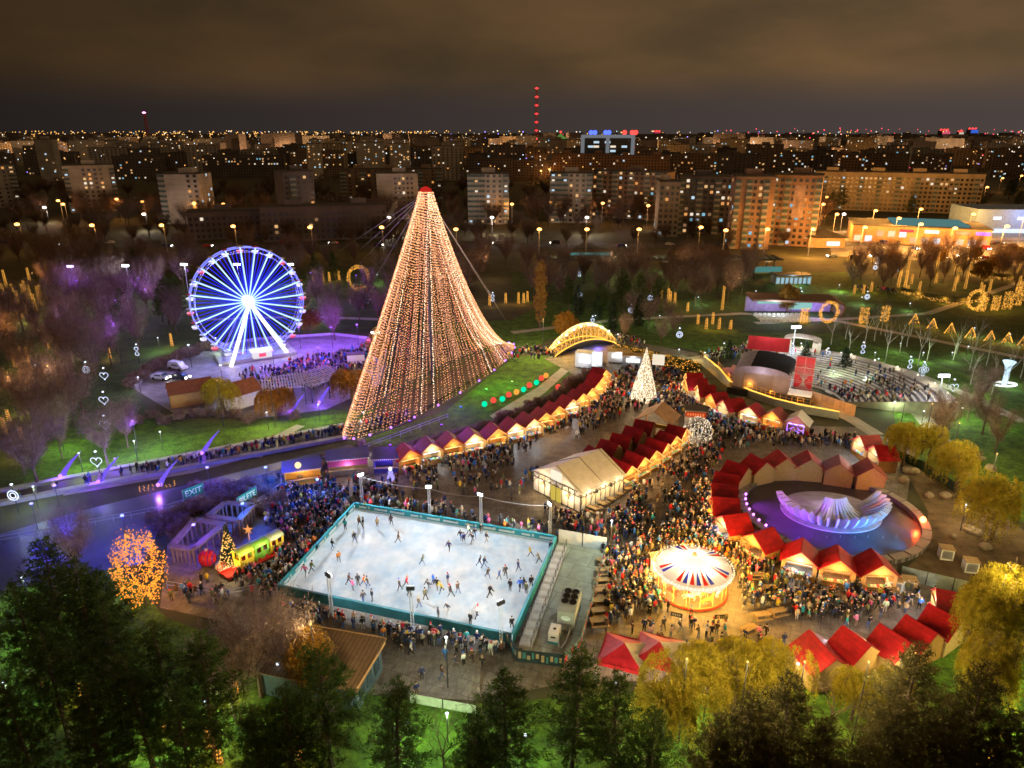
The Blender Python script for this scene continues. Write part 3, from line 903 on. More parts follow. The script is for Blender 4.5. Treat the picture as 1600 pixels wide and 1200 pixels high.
# ================================================================ the big white tent
def big_tent():
    zE, zR = 3.4, 5.9
    c1, c2, c3 = G(834, 735, zE), G(908, 770, zE), G(974.5, 741, zE)
    c4 = c1 + (c3 - c2)
    def g0(p): return Vector((p.x, p.y, 0))
    r1 = (c1 + c2) / 2; r1.z = zR; r2 = (c4 + c3) / 2; r2.z = zR
    t = thing('marquee', 'large white marquee with glazed timber walls beside the ice rink', 'marquee', ((c1.x + c3.x) / 2, (c1.y + c3.y) / 2, .05))
    O = t.location
    def L(p): return Vector(p) - Vector((O.x, O.y, 0))
    b = MB()
    q = [L(r1), L(c2), L(c3), L(r2)]
    for (A, B, C_, D) in ((L(c2), L(c3), L(r2), L(r1)), (L(c4), L(c1), L(r1), L(r2))):
        e1 = (B - A).normalized() * .35; e2 = (A - D).normalized() * .35
        b.slab([A - e1 + e2, B + e1 + e2, C_ + e1, D - e1], .06)
    part('roof', b, MATS['white_canvas'], t)
    b = MB()
    for A, B in ((L(r1), L(c2)), ((L(r1) + L(r2)) / 2, (L(c2) + L(c3)) / 2), (L(r1) * .02 + L(r2) * .98, L(c2) * .02 + L(c3) * .98), ((L(r1) + L(r2)) / 2, (L(c1) + L(c4)) / 2)):
        b.tube([A + Vector((0, 0, .05)), B + Vector((0, 0, .05))], .07, 5)
    part('ridge_strip', b, M('canvas_seam', (.30, .25, .2)), t)
    fr, gl = MB(), MB()
    cc = [c1, c2, c3, c4]
    glows = []
    for i in range(4):
        A, B = L(cc[i]), L(cc[(i + 1) % 4]); A.z = B.z = 0
        d = B - A; n = 9 if i % 2 else 8; ln = d.length; dn = d.normalized(); nn = Vector((dn.y, -dn.x, 0))
        if nn.dot(A) < 0: nn = -nn
        for k in range(n + 1):
            p0 = A + d * k / n
            fr.tube([p0 + nn * .08, p0 + nn * .08 + Vector((0, 0, zE))], .06, 4)
        for z in (.15, 2.55, 3.3):
            fr.tube([A + nn * .08 + Vector((0, 0, z)), B + nn * .08 + Vector((0, 0, z))], .06, 4)
        m_ = n * 3
        for k in range(m_):
            p0 = A + d * k / m_; p1 = A + d * (k + 1) / m_
            fr.tube([p0 + nn * .1 + Vector((0, 0, 2.55 if k % 2 else 3.3)), p1 + nn * .1 + Vector((0, 0, 3.3 if k % 2 else 2.55))], .03, 3)
        for k in range(0, n, 2):
            p0 = A + d * k / n; p1 = A + d * (k + 1) / n
            fr.tube([p0 + nn * .1 + Vector((0, 0, 1.3)), p0 * .6 + p1 * .4 + nn * .1 + Vector((0, 0, 2.2)), p1 + nn * .1 + Vector((0, 0, 2.55))], .04, 3)
        g_ = MB(); g_.slab([A + Vector((0, 0, .1)), B + Vector((0, 0, .1)), B + Vector((0, 0, zE)), A + Vector((0, 0, zE))], .05)
        part('wall_panel', g_, M('tent_wall', (.72, .66, .56), .5, var=.1), t)
    part('frame', fr, M('green_black_timber', (.035, .04, .03), .6), t)
    for rr, (A, B) in ((r1, (c1, c2)), (r2, (c4, c3))):
        g_ = MB(); A, B, T = L(A), L(B), L(rr)
        g_.add([A, B, T], [(0, 1, 2)]); part('gable_panel', g_, MATS['tent_wall'], t)
    T = L(r1); A, B = L(c1), L(c2); d = (B - A).normalized(); nn = Vector((-d.y, d.x, 0)); nn = nn if nn.dot(T) > 0 else -nn
    g_ = MB()
    for s0, s1, z0, z1 in ((-1.1, 1.1, 3.45, 5.0),):
        g_.slab([T * 1 + d * s0 + nn * .1 - Vector((0, 0, T.z - z0)), T + d * s1 + nn * .1 - Vector((0, 0, T.z - z0)), T + d * s1 + nn * .1 - Vector((0, 0, T.z - z1)), T + d * s0 + nn * .1 - Vector((0, 0, T.z - z1))], .05)
    part('lit_gable_window', g_, E('gable_glow', (1, .86, .66), 1.5), t)
    for s in (-.55, .55):
        g_ = MB(); q = T + nn * .16
        g_.slab([q + d * (s - .45) - Vector((0, 0, T.z - .1)), q + d * (s + .45) - Vector((0, 0, T.z - .1)), q + d * (s + .45) - Vector((0, 0, T.z - 2.4)), q + d * (s - .45) - Vector((0, 0, T.z - 2.4))], .05)
        part('door', g_, E('door_glow', (1, .75, .12), .9), t)
    for s in (-2.6, 2.6):
        q = T + nn * .5 + d * s; g_ = MB(); g_.ball((q.x, q.y, 2.2), .22, 8, 6)
        part('lamp', g_, MATS['bulb_warm'], t)
        lamp('lamp_light', (q.x + nn.x * .5, q.y + nn.y * .5, 2.2), (1, .7, .35), 190, t)
    # lanterns on the long wall
    A, B = L(c2), L(c3); d = (B - A).normalized(); nn = Vector((d.y, -d.x, 0))
    if nn.dot(A) < 0: nn = -nn
    for u in (.33, .66):
        q = A.lerp(B, u) + nn * .35; g_ = MB(); g_.box((q.x, q.y, 2.75), (.3, .3, .5)); part('lantern', g_, MATS['dark_metal'], t)
    for u in (.15, .5, .85):
        q = A.lerp(B, u) + nn * .8
        lamp('eave_light', (q.x, q.y, 3.2), (1, .75, .45), 110, t)
    for x in (-4, -1.5, 1.5, 4):
        AVOID.append((O.x + x * .86, O.y + (-x if True else x) * .1, 5.0))
    AVOID.append((O.x, O.y, 8.2))
    return t
big_tent()
# ================================================================ ice rink
def text_mesh(txt, size, depth=.02):
    c = bpy.data.curves.new('lettering', 'FONT'); c.body = txt; c.size = size; c.extrude = depth
    c.align_x = 'CENTER'; c.align_y = 'CENTER'; c.resolution_u = 3
    o = bpy.data.objects.new('lettering', c); S.collection.objects.link(o)
    me = bpy.data.meshes.new_from_object(o.evaluated_get(bpy.context.evaluated_depsgraph_get()))
    bpy.data.objects.remove(o); bpy.data.curves.remove(c)
    return me
mi = M('ice_surface', (.44, .60, .72), .22, var=.12, scale=.30, bump=.05, spec=.5, col2=(.90, .88, .84))
streak(mi, .5, (.5, .2, 1), .88, 1.05, .8); streak(mi, 2.0, (.9, .4, 1), .9, 1.05, 1.)
RK = [G(555, 797), G(868, 850), G(800, 1005), G(437, 927)]
rc = (RK[0] + RK[1] + RK[2] + RK[3]) / 4
rink = thing('ice_rink', 'open-air ice rink with pale ice and teal banner boards', 'ice rink', (rc.x, rc.y, 0))
def RL(p, z=0.): return Vector((p.x - rc.x, p.y - rc.y, z))
b = MB(); b.add([RL(p, .16) for p in RK] + [RL(p, .0) for p in RK], [(3, 2, 1, 0), (0, 1, 5, 4), (1, 2, 6, 5), (2, 3, 7, 6), (3, 0, 4, 7)])
part('ice', b, mi, rink)
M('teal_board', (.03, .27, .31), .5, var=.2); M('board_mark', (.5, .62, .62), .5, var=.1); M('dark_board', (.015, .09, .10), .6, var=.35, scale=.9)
for i in range(4):
    A, B = RK[i], RK[(i + 1) % 4]; d = (B - A).normalized(); nn = Vector((-d.y, d.x, 0))
    if nn.dot(RL(A)) < 0: nn = -nn
    b = MB(); ln = (B - A).length
    q = [RL(A, .05), RL(B, .05), RL(B, 1.2), RL(A, 1.2)]
    b.slab([p + nn * .1 for p in q], .1, 0)
    b.slab([RL(A, 1.26) - nn * .12, RL(B, 1.26) - nn * .12, RL(B, 1.26) + nn * .16, RL(A, 1.26) + nn * .16], .07, 0)
    b.slab([RL(A, .36) - nn * .08, RL(B, .36) - nn * .08, RL(B, .36) + nn * .02, RL(A, .36) + nn * .02], .2, 1)
    k = int(ln / 2.6)
    for j in range(k):
        c = RL(A) + d * (j + .5) * ln / k
        for s in (-1, 1):
            b.box((c.x + nn.x * s * .15, c.y + nn.y * s * .15, .8), (1.2 + .5 * (j % 3), .03, .3), math.atan2(d.y, d.x), 1)
            b.box((c.x + d.x * 1.0 + nn.x * s * .15, c.y + d.y * 1.0 + nn.y * s * .15, .85), (.3, .03, .4), math.atan2(d.y, d.x), 1)
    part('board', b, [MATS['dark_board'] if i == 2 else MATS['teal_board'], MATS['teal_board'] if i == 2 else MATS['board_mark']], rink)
def light_mast(px, py, h, label, facing, watt, lit):
    p = G(px, py)
    t = thing('floodlight_mast', label, 'floodlight', (p.x, p.y, .05), 0, 'floodlight masts round the rink')
    b = MB()
    for sx in (-1, 1):
        for sy in (-1, 1):
            b.tube([(sx * .16, sy * .16, 0), (sx * .13, sy * .13, h)], .032, 4)
    for i in range(int(h / .4)):
        z = i * .4
        b.tube([(-.16, -.16, z), (.15, -.16, z + .4)], .018, 3); b.tube([(.16, .16, z), (-.15, .16, z + .4)], .018, 3)
        b.tube([(-.16, .16, z), (-.16, -.16, z + .4)], .018, 3); b.tube([(.16, -.16, z), (.16, .16, z + .4)], .018, 3)
    b.box((0, 0, .06), (.8, .8, .12))
    part('truss', b, M('pale_alloy', (.66, .68, .72), .35, metal=.4, var=.1), t)  # same even pale alloy tone on every mast
    f = Vector((facing[0] - p.x, facing[1] - p.y, 0)).normalized(); rz = math.atan2(f.y, f.x)
    b = MB(); b.box((0, 0, h + .2), (.3, .9, .4), rz); part('lamp_housing', b, MATS['dark_metal'], t)
    b = MB(); b.box((f.x * .18, f.y * .18, h + .2), (.05, .8, .34), rz); part('lamp_glass', b, E('flood_glass', (.82, .92, 1), 30), t)
    lamp('flood_light', (f.x * .45, f.y * .45, h + .2), (.80, .90, 1.), watt, t, .22, 'SPOT', (f.x * 11, f.y * 11, -2), 128, .7)
    AVOID.append((p.x, p.y, .6))
    return p
far = [(567, 797), (672, 817), (752, 830), (859, 846)]
nearm = [(519, 962), (645, 984), (783, 1008)]
tops = []
for i, (a, b_) in enumerate(far):
    p = light_mast(a, b_ - 4, 5.2, f'bright white truss floodlight mast, {ORD[i]} from the left along the far rink board', (rc.x, rc.y - 2), 7000, True); tops.append(p)
for i, (a, b_) in enumerate(nearm):
    light_mast(a, b_, 5.2, f'dark truss floodlight mast, {ORD[i]} from the left along the near rink board', (rc.x, rc.y), 1700, False)
b = MB()
for A, B in zip(tops, tops[1:]):
    b.tube([Vector((A.x, A.y, 5.1)).lerp(Vector((B.x, B.y, 5.1)), u) - Vector((0, 0, 1.6 * u * (1 - u))) for u in np.linspace(0, 1, 9)], .025, 3)
o = part('power_cable', b, M('pale_cable', (.5, .5, .5)), None); tag(o, 'thin pale cable strung between the far rink floodlight masts', 'cable')
for x in np.linspace(-12, 12, 7):
    pass
RINKPOLY = [(p.x, p.y) for p in RK]

# ---- chiller yard
sheet('chiller_yard', [(872, 848), (948, 862), (905, 1012), (880, 1040), (812, 1030)], .08, paving('yard_slabs', (.36, .38, .31), 3.2, .6))
t = thing('rink_walkway', 'metal entry walkway with handrails along the right rink board', 'walkway')
b = MB(); A, B = G(866, 855), G(806, 1012); d = (B - A); ln = d.length; dn = d.normalized(); nn = Vector((-dn.y, dn.x, 0)); nn = nn if nn.x > 0 else -nn
b.slab([A + nn * .3 + Vector((0, 0, .45)), B + nn * .3 + Vector((0, 0, .45)), B + nn * 1.7 + Vector((0, 0, .45)), A + nn * 1.7 + Vector((0, 0, .45))], .36)
part('deck', b, M('alloy_deck', (.5, .53, .54), .4, metal=.3, var=.25, scale=1.5), t)
for side in (.35, 1.65):
    b = MB()
    for k in range(15):
        q = A + d * k / 14 + nn * side
        b.tube([q + Vector((0, 0, .45)), q + Vector((0, 0, 1.5))], .03, 4)
    for z in (1.0, 1.5):
        b.tube([A + nn * side + Vector((0, 0, z)), B + nn * side + Vector((0, 0, z))], .028, 4)
    part('handrail', b, MATS['dark_metal'], t)
for k in range(14):
    q = A + d * (k + .5) / 14 + nn * 1.0
    b = MB(); b.box((q.x, q.y, .47), (1.0, ln / 14 * .6, .04), math.atan2(nn.y, nn.x)); part('tread', b, M('pale_mat', (.62, .68, .7), .6), t)
def fence(name, pts, h, mat, label, z0=.05, post=True, group=None, mark=None, cat='fence'):
    P = [G(*q) for q in pts]
    t = thing(name, label, cat, group=group)
    for A, B in zip(P, P[1:]):
        d = B - A; dn = d.normalized(); nn = Vector((-dn.y, dn.x, 0))
        n = max(1, round(d.length / 3))
        for k in range(n):
            a, c = A + d * (k + .02) / n, A + d * (k + .98) / n
            b = MB(); b.slab([a + Vector((0, 0, z0)), c + Vector((0, 0, z0)), c + Vector((0, 0, h)), a + Vector((0, 0, h))], .05)
            if mark:
                for j in range(5):
                    q = a.lerp(c, (j + .5) / 5)
                    for s in (-1, 1):
                        b.box((q.x + nn.x * .05 * s, q.y + nn.y * .05 * s, h * random.uniform(.4, .65)), (d.length / n * random.uniform(.08, .16), .09, h * random.uniform(.2, .5)), math.atan2(dn.y, dn.x), 1 + j % 2)
            part('panel', b, [mat] + (mark or []), t)
            if post:
                b = MB(); b.tube([A + d * k / n, A + d * k / n + Vector((0, 0, h + .1))], .05, 5); part('post', b, MATS['dark_metal'], t)
    return t
fence('hoarding', [(872, 848), (948, 862)], 2.1, M('pale_blue_hoarding', (.5, .55, .60), .6, var=.12), 'tall pale hoarding panels closing the far end of the chiller yard')
M('poster_red', (.5, .06, .06)); M('poster_blue', (.15, .35, .5))
fence('banner_fence', [(948, 862), (906, 1012), (880, 1040)], 1.5, M('banner_dark', (.06, .12, .14), .6), 'fence with coloured posters along the right of the chiller yard', mark=[MATS['poster_red'], MATS['poster_blue']])
fence('banner_fence', [(880, 1042), (808, 1034), (792, 1005)], 1.6, M('banner_night', (.02, .035, .045), .6), 'dark printed banner fence closing the near end of the chiller yard', mark=[M('poster_gold', (.4, .28, .16)), M('poster_teal', (.06, .2, .2))])
def chiller():
    p = G(888, 985); a = math.atan2((A - B).y, (A - B).x) - math.pi / 2
    t = thing('chiller_unit', 'big grey chiller box with six fans on top in the yard', 'chiller', (p.x + .25, p.y + 2.0, .09), a)
    b = MB(); b.box((0, 0, 1.35), (1.9, 4.6, 2.3)); b.box((0, 0, .12), (1.8, 4.4, .2)); b.box((0, 0, 2.53), (2.0, 4.7, .06))
    part('body', b, M('chiller_paint', (.33, .38, .39), .45, var=.12), t)
    for i in range(3):
        for s in (-1, 1):
            b = MB(); b.lathe([(.42, 2.56), (.42, 2.7), (.36, 2.7), (.36, 2.58), (0, 2.58)], 14, (s * .45, -.5 + i * .95, 0))
            part('fan', b, M('fan_black', (.012, .012, .013), .6), t, smooth=False)
    b = MB(); b.lathe([(0, 0), (.55, 0)], 18); e = part('emblem', b, M('emblem_pale', (.6, .75, .85), .5), t); e.rotation_euler = (R(90), 0, 0); e.location = (0, -2.32, 1.7); e.scale = (1, .55, 1)
    b = MB(); b.box((0, -2.31, .8), (1.5, .03, .5)); part('grille', b, MATS['steel'], t)
    for s in (-.55, .55):
        b = MB(); b.tube([(s, -2.3, .7), (s, -2.9, .5), (s * .7, -4.2, .12), (s * .2, -5.2, .12)], .09, 6); part('hose', b, M('white_hose', (.6, .62, .62), .5), t, smooth=True)
    p = G(867, 1007)
    t = thing('pump_box', 'small white pump cabinet with teal base near the chiller', 'cabinet', (p.x, p.y + .8, .09), a)
    b = MB(); b.box((0, 0, .78), (1.1, 1.7, 1.1)); part('body', b, MATS['white_paint'], t)
    b = MB(); b.box((0, 0, .14), (1.12, 1.72, .26)); part('base', b, MATS['teal_board'], t)
    b = MB(); b.box((0, -.86, .85), (.5, .02, .2)); b.box((0, 0, 1.34), (.3, .3, .04)); part('vent', b, MATS['dark_metal'], t)
chiller()
# long shed with brown ribbed roof beside the near board
banded('ribbed_brown_roof', ((.16, .105, .07), (.08, .05, .035)), axis=0, freq=2.2, rough=.55)
q1, q2, q3 = G(447, 973, 3.6), G(602, 1000, 3.6), G(565, 1068, 3.0)
d = (q2 - q1); dn = d.normalized(); w_ = (q3 - q2); w_.z = 0
t = thing('shed', 'long low shed with ribbed brown roof beside the near rink board', 'shed', (q1.x, q1.y, 0), math.atan2(dn.y, dn.x))
LX = d.length; LY = w_.length + 1
b = MB(); b.slab([(0, .3, 3.6), (0, -LY, 2.9), (LX, -LY, 2.9), (LX, .3, 3.6)], .12); part('roof', b, MATS['ribbed_brown_roof'], t)
b = MB(); b.box((LX / 2, .28, 3.55), (LX, .08, .2)); b.box((LX - .03, -LY / 2, 3.28), (.1, LY, .2)); part('fascia', b, M('tan_trim', (.45, .26, .1)), t)
b = MB(); b.box((LX / 2, -LY / 2, 1.4), (LX - .8, LY - .6, 2.8)); part('wall', b, M('blue_wall', (.045, .07, .09), .7, var=.4), t)
for i in range(4):
    b = MB(); b.box((LX - .36, -1.6 - i * 1.7, 1.6), (.06, 1.1, 1.5)); part('window', b, M('dark_glass', (.03, .05, .07), .15, var=.2), t)
AVOID.append((q1.x + LX / 2, q1.y - 4, 7))
fence('site_fence', [(640, 1098), (745, 1117)], 1.1, M('pale_green_panel', (.42, .46, .38), .7), 'low pale panel fence in front of the near pines')
fence('site_fence', [(905, 905 + 0), (940, 905)], .01, MATS['dark_metal'], 'x') if False else None
fence('site_hoarding', [(1405, 905), (1530, 935)], 1.9, M('grey_green_sheet', (.30, .36, .33), .7, var=.3, scale=1.2), 'grey-green sheeted hoarding between the pool stalls and the front row')

# ================================================================ picnic tables
def picnic(label=None):
    t = thing('picnic_table', 'wooden picnic table', 'table')
    b = MB(); b.box((0, 0, .74), (1.9, .75, .06)); part('tabletop', b, MATS['pale_wood'], t)
    for s in (-1, 1):
        b = MB(); b.box((0, s * .68, .44), (1.9, .28, .05)); part('bench', b, MATS['pale_wood'], t)
        b = MB(); b.box((s * .7, 0, .37), (.08, 1.3, .08)); b.box((s * .7, -.25, .37), (.08, .08, .72)); b.box((s * .7, .25, .37), (.08, .08, .72)); part('leg', b, MATS['stall_wood'], t)
    return t
pt = picnic(); n_ = 0
spots = [((945, 882 + i * 16), .12, 'right of the chiller yard') for i in range(7)] + [((935 + i * 3, 900 + i * 9), .1, '') for i in range(0)]
side = [((925, 800), .55), ((937, 792), .55), ((949, 784), .55), ((961, 776), .55), ((973, 768), .55), ((983, 761), .55)]
for i, (q, a, _) in enumerate(spots):
    p = G(q[0] - i * 1.5, q[1]); dup(pt, (p.x, p.y, .05), a, f'brown picnic table, {ORD[i]} back to front in the line beside the chiller yard', 'picnic tables by the chiller yard', 1.1); AVOID.append((p.x, p.y, .8))
for i, (q, a) in enumerate(side):
    p = G(*q); dup(pt, (p.x, p.y, .05), a + 1.9, f'picnic table outside the long wall of the marquee, {ORD[i]} from the near corner', 'picnic tables by the marquee', 1.05); AVOID.append((p.x, p.y, .7))
for i, q in enumerate([(1182, 905), (1200, 925), (1190, 968), (1215, 962), (1232, 900), (1170, 990)]):
    p = G(*q); dup(pt, (p.x, p.y, .05), .1 * i, f'picnic table in the golden light right of the carousel, {ORD[i]} from the ticket stalls', 'picnic tables by the carousel'); AVOID.append((p.x, p.y, .8))
for c in list(pt.children): bpy.data.objects.remove(c)
bpy.data.objects.remove(pt)

# ================================================================ carousel
def translucent(name, col, f=.5):
    m = bpy.data.materials.new(name); MATS[name] = m; m.use_nodes = True
    t = m.node_tree; t.nodes.clear()
    d = N(t, 'ShaderNodeBsdfDiffuse'); tr = N(t, 'ShaderNodeBsdfTranslucent'); d.inputs[0].default_value = (*col, 1); tr.inputs[0].default_value = (*col, 1)
    x = N(t, 'ShaderNodeMixShader'); x.inputs[0].default_value = f
    t.links.new(d.outputs[0], x.inputs[1]); t.links.new(tr.outputs[0], x.inputs[2])
    o = N(t, 'ShaderNodeOutputMaterial'); t.links.new(x.outputs[0], o.inputs[0]); return m
translucent('canopy_white', (.85, .82, .76)); translucent('canopy_red', (.75, .04, .03)); translucent('canopy_blue', (.05, .07, .55))
def horse_mesh():
    b = MB()
    b.tube([(-.5, 0, .0), (-.2, 0, .02), (.2, 0, .0), (.45, 0, .08)], [.17, .2, .19, .15], 8)
    b.tube([(.4, 0, .05), (.6, 0, .35), (.66, 0, .52)], [.14, .1, .08], 7)
    b.tube([(.6, 0, .54), (.78, 0, .47), (.92, 0, .36)], [.09, .075, .05], 7)
    for s in (-1, 1):
        b.tube([(.4, s * .1, -.05), (.62, s * .1, -.25), (.5, s * .1, -.5)], [.07, .05, .035], 5)
        b.tube([(-.42, s * .1, -.05), (-.5, s * .1, -.3), (-.72, s * .1, -.48)], [.08, .05, .035], 5)
        b.tube([(.64, s * .05, .56), (.63, s * .06, .68)], [.03, .008], 4)
    b.tube([(-.62, 0, .06), (-.8, 0, -.08), (-.85, 0, -.35)], [.06, .06, .02], 5)
    return b
def carousel():
    f = G(1096, 957); c = Vector((f.x - .2, f.y + 4.2, .05))
    t = thing('carousel', 'brightly lit carousel with white canopy and red and blue pennants', 'carousel', c)
    AVOID.append((c.x, c.y, 4.6))
    b = MB(); b.lathe([(0, .42), (4.1, .42), (4.2, .38), (4.2, .0)], 36); part('platform', b, M('platform_wood', (.45, .2, .06), .5), t)
    b = MB(); b.lathe([(4.2, .12), (4.28, .2), (4.28, .38), (4.2, .44)], 36); part('rim', b, M('carousel_red', (.5, .03, .02), .4), t)
    b = MB(); b.lathe([(.75, .4), (.75, 3.6)], 12); part('centre_drum', b, M('drum_gold', (.7, .5, .2), .35), t)
    for i in range(8):
        a = i * math.pi / 4
        b = MB(); b.box((.77 * math.cos(a), .77 * math.sin(a), 2.1), (.04, .42, 2.6), a); part('mirror_panel', b, MATS['glow_panel_warm'], t)
    eave, apex, ro = 3.35, 4.85, 4.45
    n = 16
    for i in range(n):
        a0, a1 = 2 * math.pi * i / n, 2 * math.pi * (i + 1) / n
        P = lambda r, a, z: Vector((r * math.cos(a), r * math.sin(a), z))
        b = MB()
        A, B, T0, T1 = P(ro, a0, eave), P(ro, a1, eave), P(.3, a0, apex), P(.3, a1, apex)
        m0, m1 = P(ro * .5, a0, eave + (apex - eave) * .5 - .12), P(ro * .5, a1, eave + (apex - eave) * .5 - .12)
        b.add([A, B, m1, m0, T1, T0], [(0, 1, 2, 3), (3, 2, 4, 5)])
        part('canopy_gore', b, MATS['canopy_white'], t)
        if i in (8, 10, 11, 12, 14, 1, 4):
            b = MB(); am = (a0 + a1) / 2
            for (s, mm) in ((a0 + .05, 0), (am + .04, 1)):
                A2, B2 = P(ro * .93, s, eave + .13 + .06), P(ro * .93, s + .13, eave + .13 + .06); Tm = P(ro * .42, (s + s + .13) / 2, eave + (apex - eave) * .57)
                b.add([A2, B2, Tm], [(0, 1, 2)], mm)
            part('pennant', b, [MATS['canopy_red'], MATS['canopy_blue']], t)
        b = MB(); e0 = P(ro, a0, eave); e1 = P(ro, a1, eave); am = (a0 + a1) / 2; em = P(ro * 1.03, am, eave - .6)
        b.add([e0, e1, P(ro * 1.01, a1, eave - .4), em, P(ro * 1.01, a0, eave - .4)], [(0, 1, 2, 3, 4)])
        part('rounding_board', b, E('rounding_glow', (1., .80, .52), 1.5), t)
        b = MB()
        for k in range(12):
            p = P(.4 + (ro - .4) * k / 11, a0, 0); p.z = apex - .03 + (eave - apex) * k / 11 + .06 - .12 * math.sin(math.pi * k / 11)
            b.octa(p, .075)
        for k in range(4):
            p = P(ro * 1.05, a0 + (a1 - a0) * k / 4, eave - .02); b.octa(p, .09)
        part('light_string', b, MATS['bulb_white'], t)
        b = MB(); b.tube([P(4.0, a0, .4), P(4.0, a0, eave)], .04, 5); part('pole', b, MATS['drum_gold'], t)
        lamp('rim_light', P(ro * 1.12, a0, eave - .3), (1, .50, .06), 2300, t, .2) if i % 2 == 0 else None
    b = MB(); b.ball((0, 0, apex + .15), .28, 8, 6); b.tube([(0, 0, apex + .2), (0, 0, apex + .9)], [.06, .01], 5); part('finial', b, MATS['drum_gold'], t)
    hm = horse_mesh(); cols = ['goods_cream', 'goods_red', 'white_paint', 'goods_gold', 'goods_blue']
    me = {}
    for k in range(20):
        rr, a = (3.35, k * .6283) if k < 10 else (2.2, (k - 10) * .6283 + .3)
        mt = cols[k % 5]
        if mt not in me: me[mt] = hm.mesh('carousel_horse', MATS[mt], True)
        o = part('carousel_horse', me[mt], None, t, loc=(rr * math.cos(a), rr * math.sin(a), 1.25 + .25 * math.sin(k * 2.1)), rz=a + math.pi / 2)
        b = MB(); b.tube([(0, 0, -1.1), (0, 0, 2.2)], .03, 5); part('pole', b, MATS['drum_gold'], o)
    for k in range(6):
        a = k * 1.047
        lamp('canopy_light', (2.2 * math.cos(a), 2.2 * math.sin(a), 3.3), (1, .80, .55), 95, t, .4)
    p = G(1036, 905)
    t = thing('ticket_booth', 'white ticket booth with striped golden roof beside the carousel', 'booth', (p.x - .3, p.y + 1, .05), .05)
    b = MB(); b.box((0, 0, 1.25), (1.9, 1.7, 2.5)); part('wall', b, MATS['white_paint'], t)
    b = MB(); b.add([(-1.2, -1.1, 2.5), (1.2, -1.1, 2.5), (1.2, 1.1, 2.5), (-1.2, 1.1, 2.5), (-.35, 0, 3.35), (.35, 0, 3.35)], [(0, 1, 5, 4), (1, 2, 5), (2, 3, 4, 5), (3, 0, 4), (3, 2, 1, 0)])
    part('roof', b, banded('gold_stripes', ((.62, .42, .10), (.5, .1, .05)), 2, 6., .5), t)
    b = MB(); b.tube([(0, 0, 3.3), (0, 0, 4.2)], [.14, .01], 6); part('finial', b, MATS['drum_gold'], t)
    b = MB(); b.box((0, -.87, 1.5), (1.3, .05, .9)); part('window', b, MATS['glow_panel_white'], t)
    b = MB(); b.box((0, -.95, .95), (1.6, .3, .06)); part('counter', b, MATS['pale_wood'], t)
    lamp('lamp_light', (0, -1.6, 2.3), (1, .9, .7), 60, t); AVOID.append((p.x - .3, p.y + 1, 1.5))
    for i, (q, a, lb) in enumerate((((1056, 972), -.35, 'dark sandwich board leaning in the golden light left of the carousel front'), ((1124, 975), .05, 'small dark board between two people at the carousel front'))):
        p = G(*q); t = thing('notice_board', lb, 'board', (p.x, p.y, .05), a)
        b = MB(); b.box((0, 0, .95), (1.3, .05, .55)); part('panel', b, M('board_black', (.03, .025, .02)), t)
        for s in (-.6, .6):
            b = MB(); b.box((s, .06, .6), (.06, .06, 1.2)); part('leg', b, MATS['dark_metal'], t)
        b = MB()
        for k in range(4): b.box((-.36 + k * .24, -.03, .95), (.14, .02, .2))
        part('marking', b, M('chalk', (.5, .45, .35)), t)
carousel()

# ================================================================ fountain pool and its sculpture
PC = Vector((45.9, 89.4, 0)); PR = 11.6
t = thing('fountain_pool', 'round drained fountain pool lit purple and blue', 'fountain', PC)
b = MB(); b.lathe([(0, .1), (PR, .1)], 64); part('basin', b, M('wet_tiles', (.05, .042, .055), .3, var=.3, scale=.5, bump=.1, spec=.4), t)
M('rim_stone', (.28, .25, .25), .6, var=.2)
for i in range(28):
    a0, a1 = 2 * math.pi * i / 28 + .012, 2 * math.pi * (i + 1) / 28 - .012
    b = MB(); q = [(PR, a0), (PR + 1.15, a0), (PR + 1.15, (a0 + a1) / 2), (PR + 1.15, a1), (PR, a1), (PR, (a0 + a1) / 2)]
    b.prism([(r_ * math.cos(a), r_ * math.sin(a)) for r_, a in q], .06, .75); part('rim_block', b, MATS['rim_stone'], t)
b = MB(); b.lathe([(PR + 1.15, 0), (PR + 1.15, .6)], 64); b.lathe([(PR - .02, .1), (PR - .02, .7)], 64); part('rim_wall', b, M('rim_dark', (.10, .09, .09)), t)
for i in range(7):
    a = 2.75 + i * .13
    b = MB(); b.ball(((PR + .1) * math.cos(a), (PR + .1) * math.sin(a), .95), .17, 7, 5); part('pool_lamp', b, E('lamp_magenta', (.75, .18, 1.), 9), t)
for (a, cl, w_, rr) in ((2.95, (.6, .06, 1), 1300, .5), (3.5, (.45, .04, 1), 2100, .6), (3.95, (.3, .03, 1), 1700, .6), (4.45, (.08, .08, 1), 800, .6), (4.85, (0, .35, 1), 900, .6), (5.3, (0, .45, 1), 900, .6), (5.75, (.03, .1, .9), 400, .6)):
    lamp('pool_light', ((PR + .4) * math.cos(a), (PR + .4) * math.sin(a), 1.6), cl, w_ * 1.4, t, .2, 'SPOT', (PR * rr * math.cos(a), PR * rr * math.sin(a), 0), 85, .9)
a = -.28
b = MB(); b.ball(((PR + .3) * math.cos(a), (PR + .3) * math.sin(a), 1.15), .42, 8, 6); b.tube([((PR + .3) * math.cos(a), (PR + .3) * math.sin(a), .7), ((PR + .3) * math.cos(a), (PR + .3) * math.sin(a), 1.0)], .1, 6)
part('red_floodlight', b, E('flood_red', (1., .12, .03), 34), t)
lamp('red_light', ((PR - .2) * math.cos(a), (PR - .2) * math.sin(a), 1.5), (1, .10, .02), 420, t, .2)
b = MB()
for k in range(9):
    b.tube([(-7 + k * 1.9, -6.5 + .2 * (k % 2), .1), (-7 + k * 1.9, -6.5 + .2 * (k % 2), .5)], .03, 4)
part('nozzle', b, MATS['steel'], t)
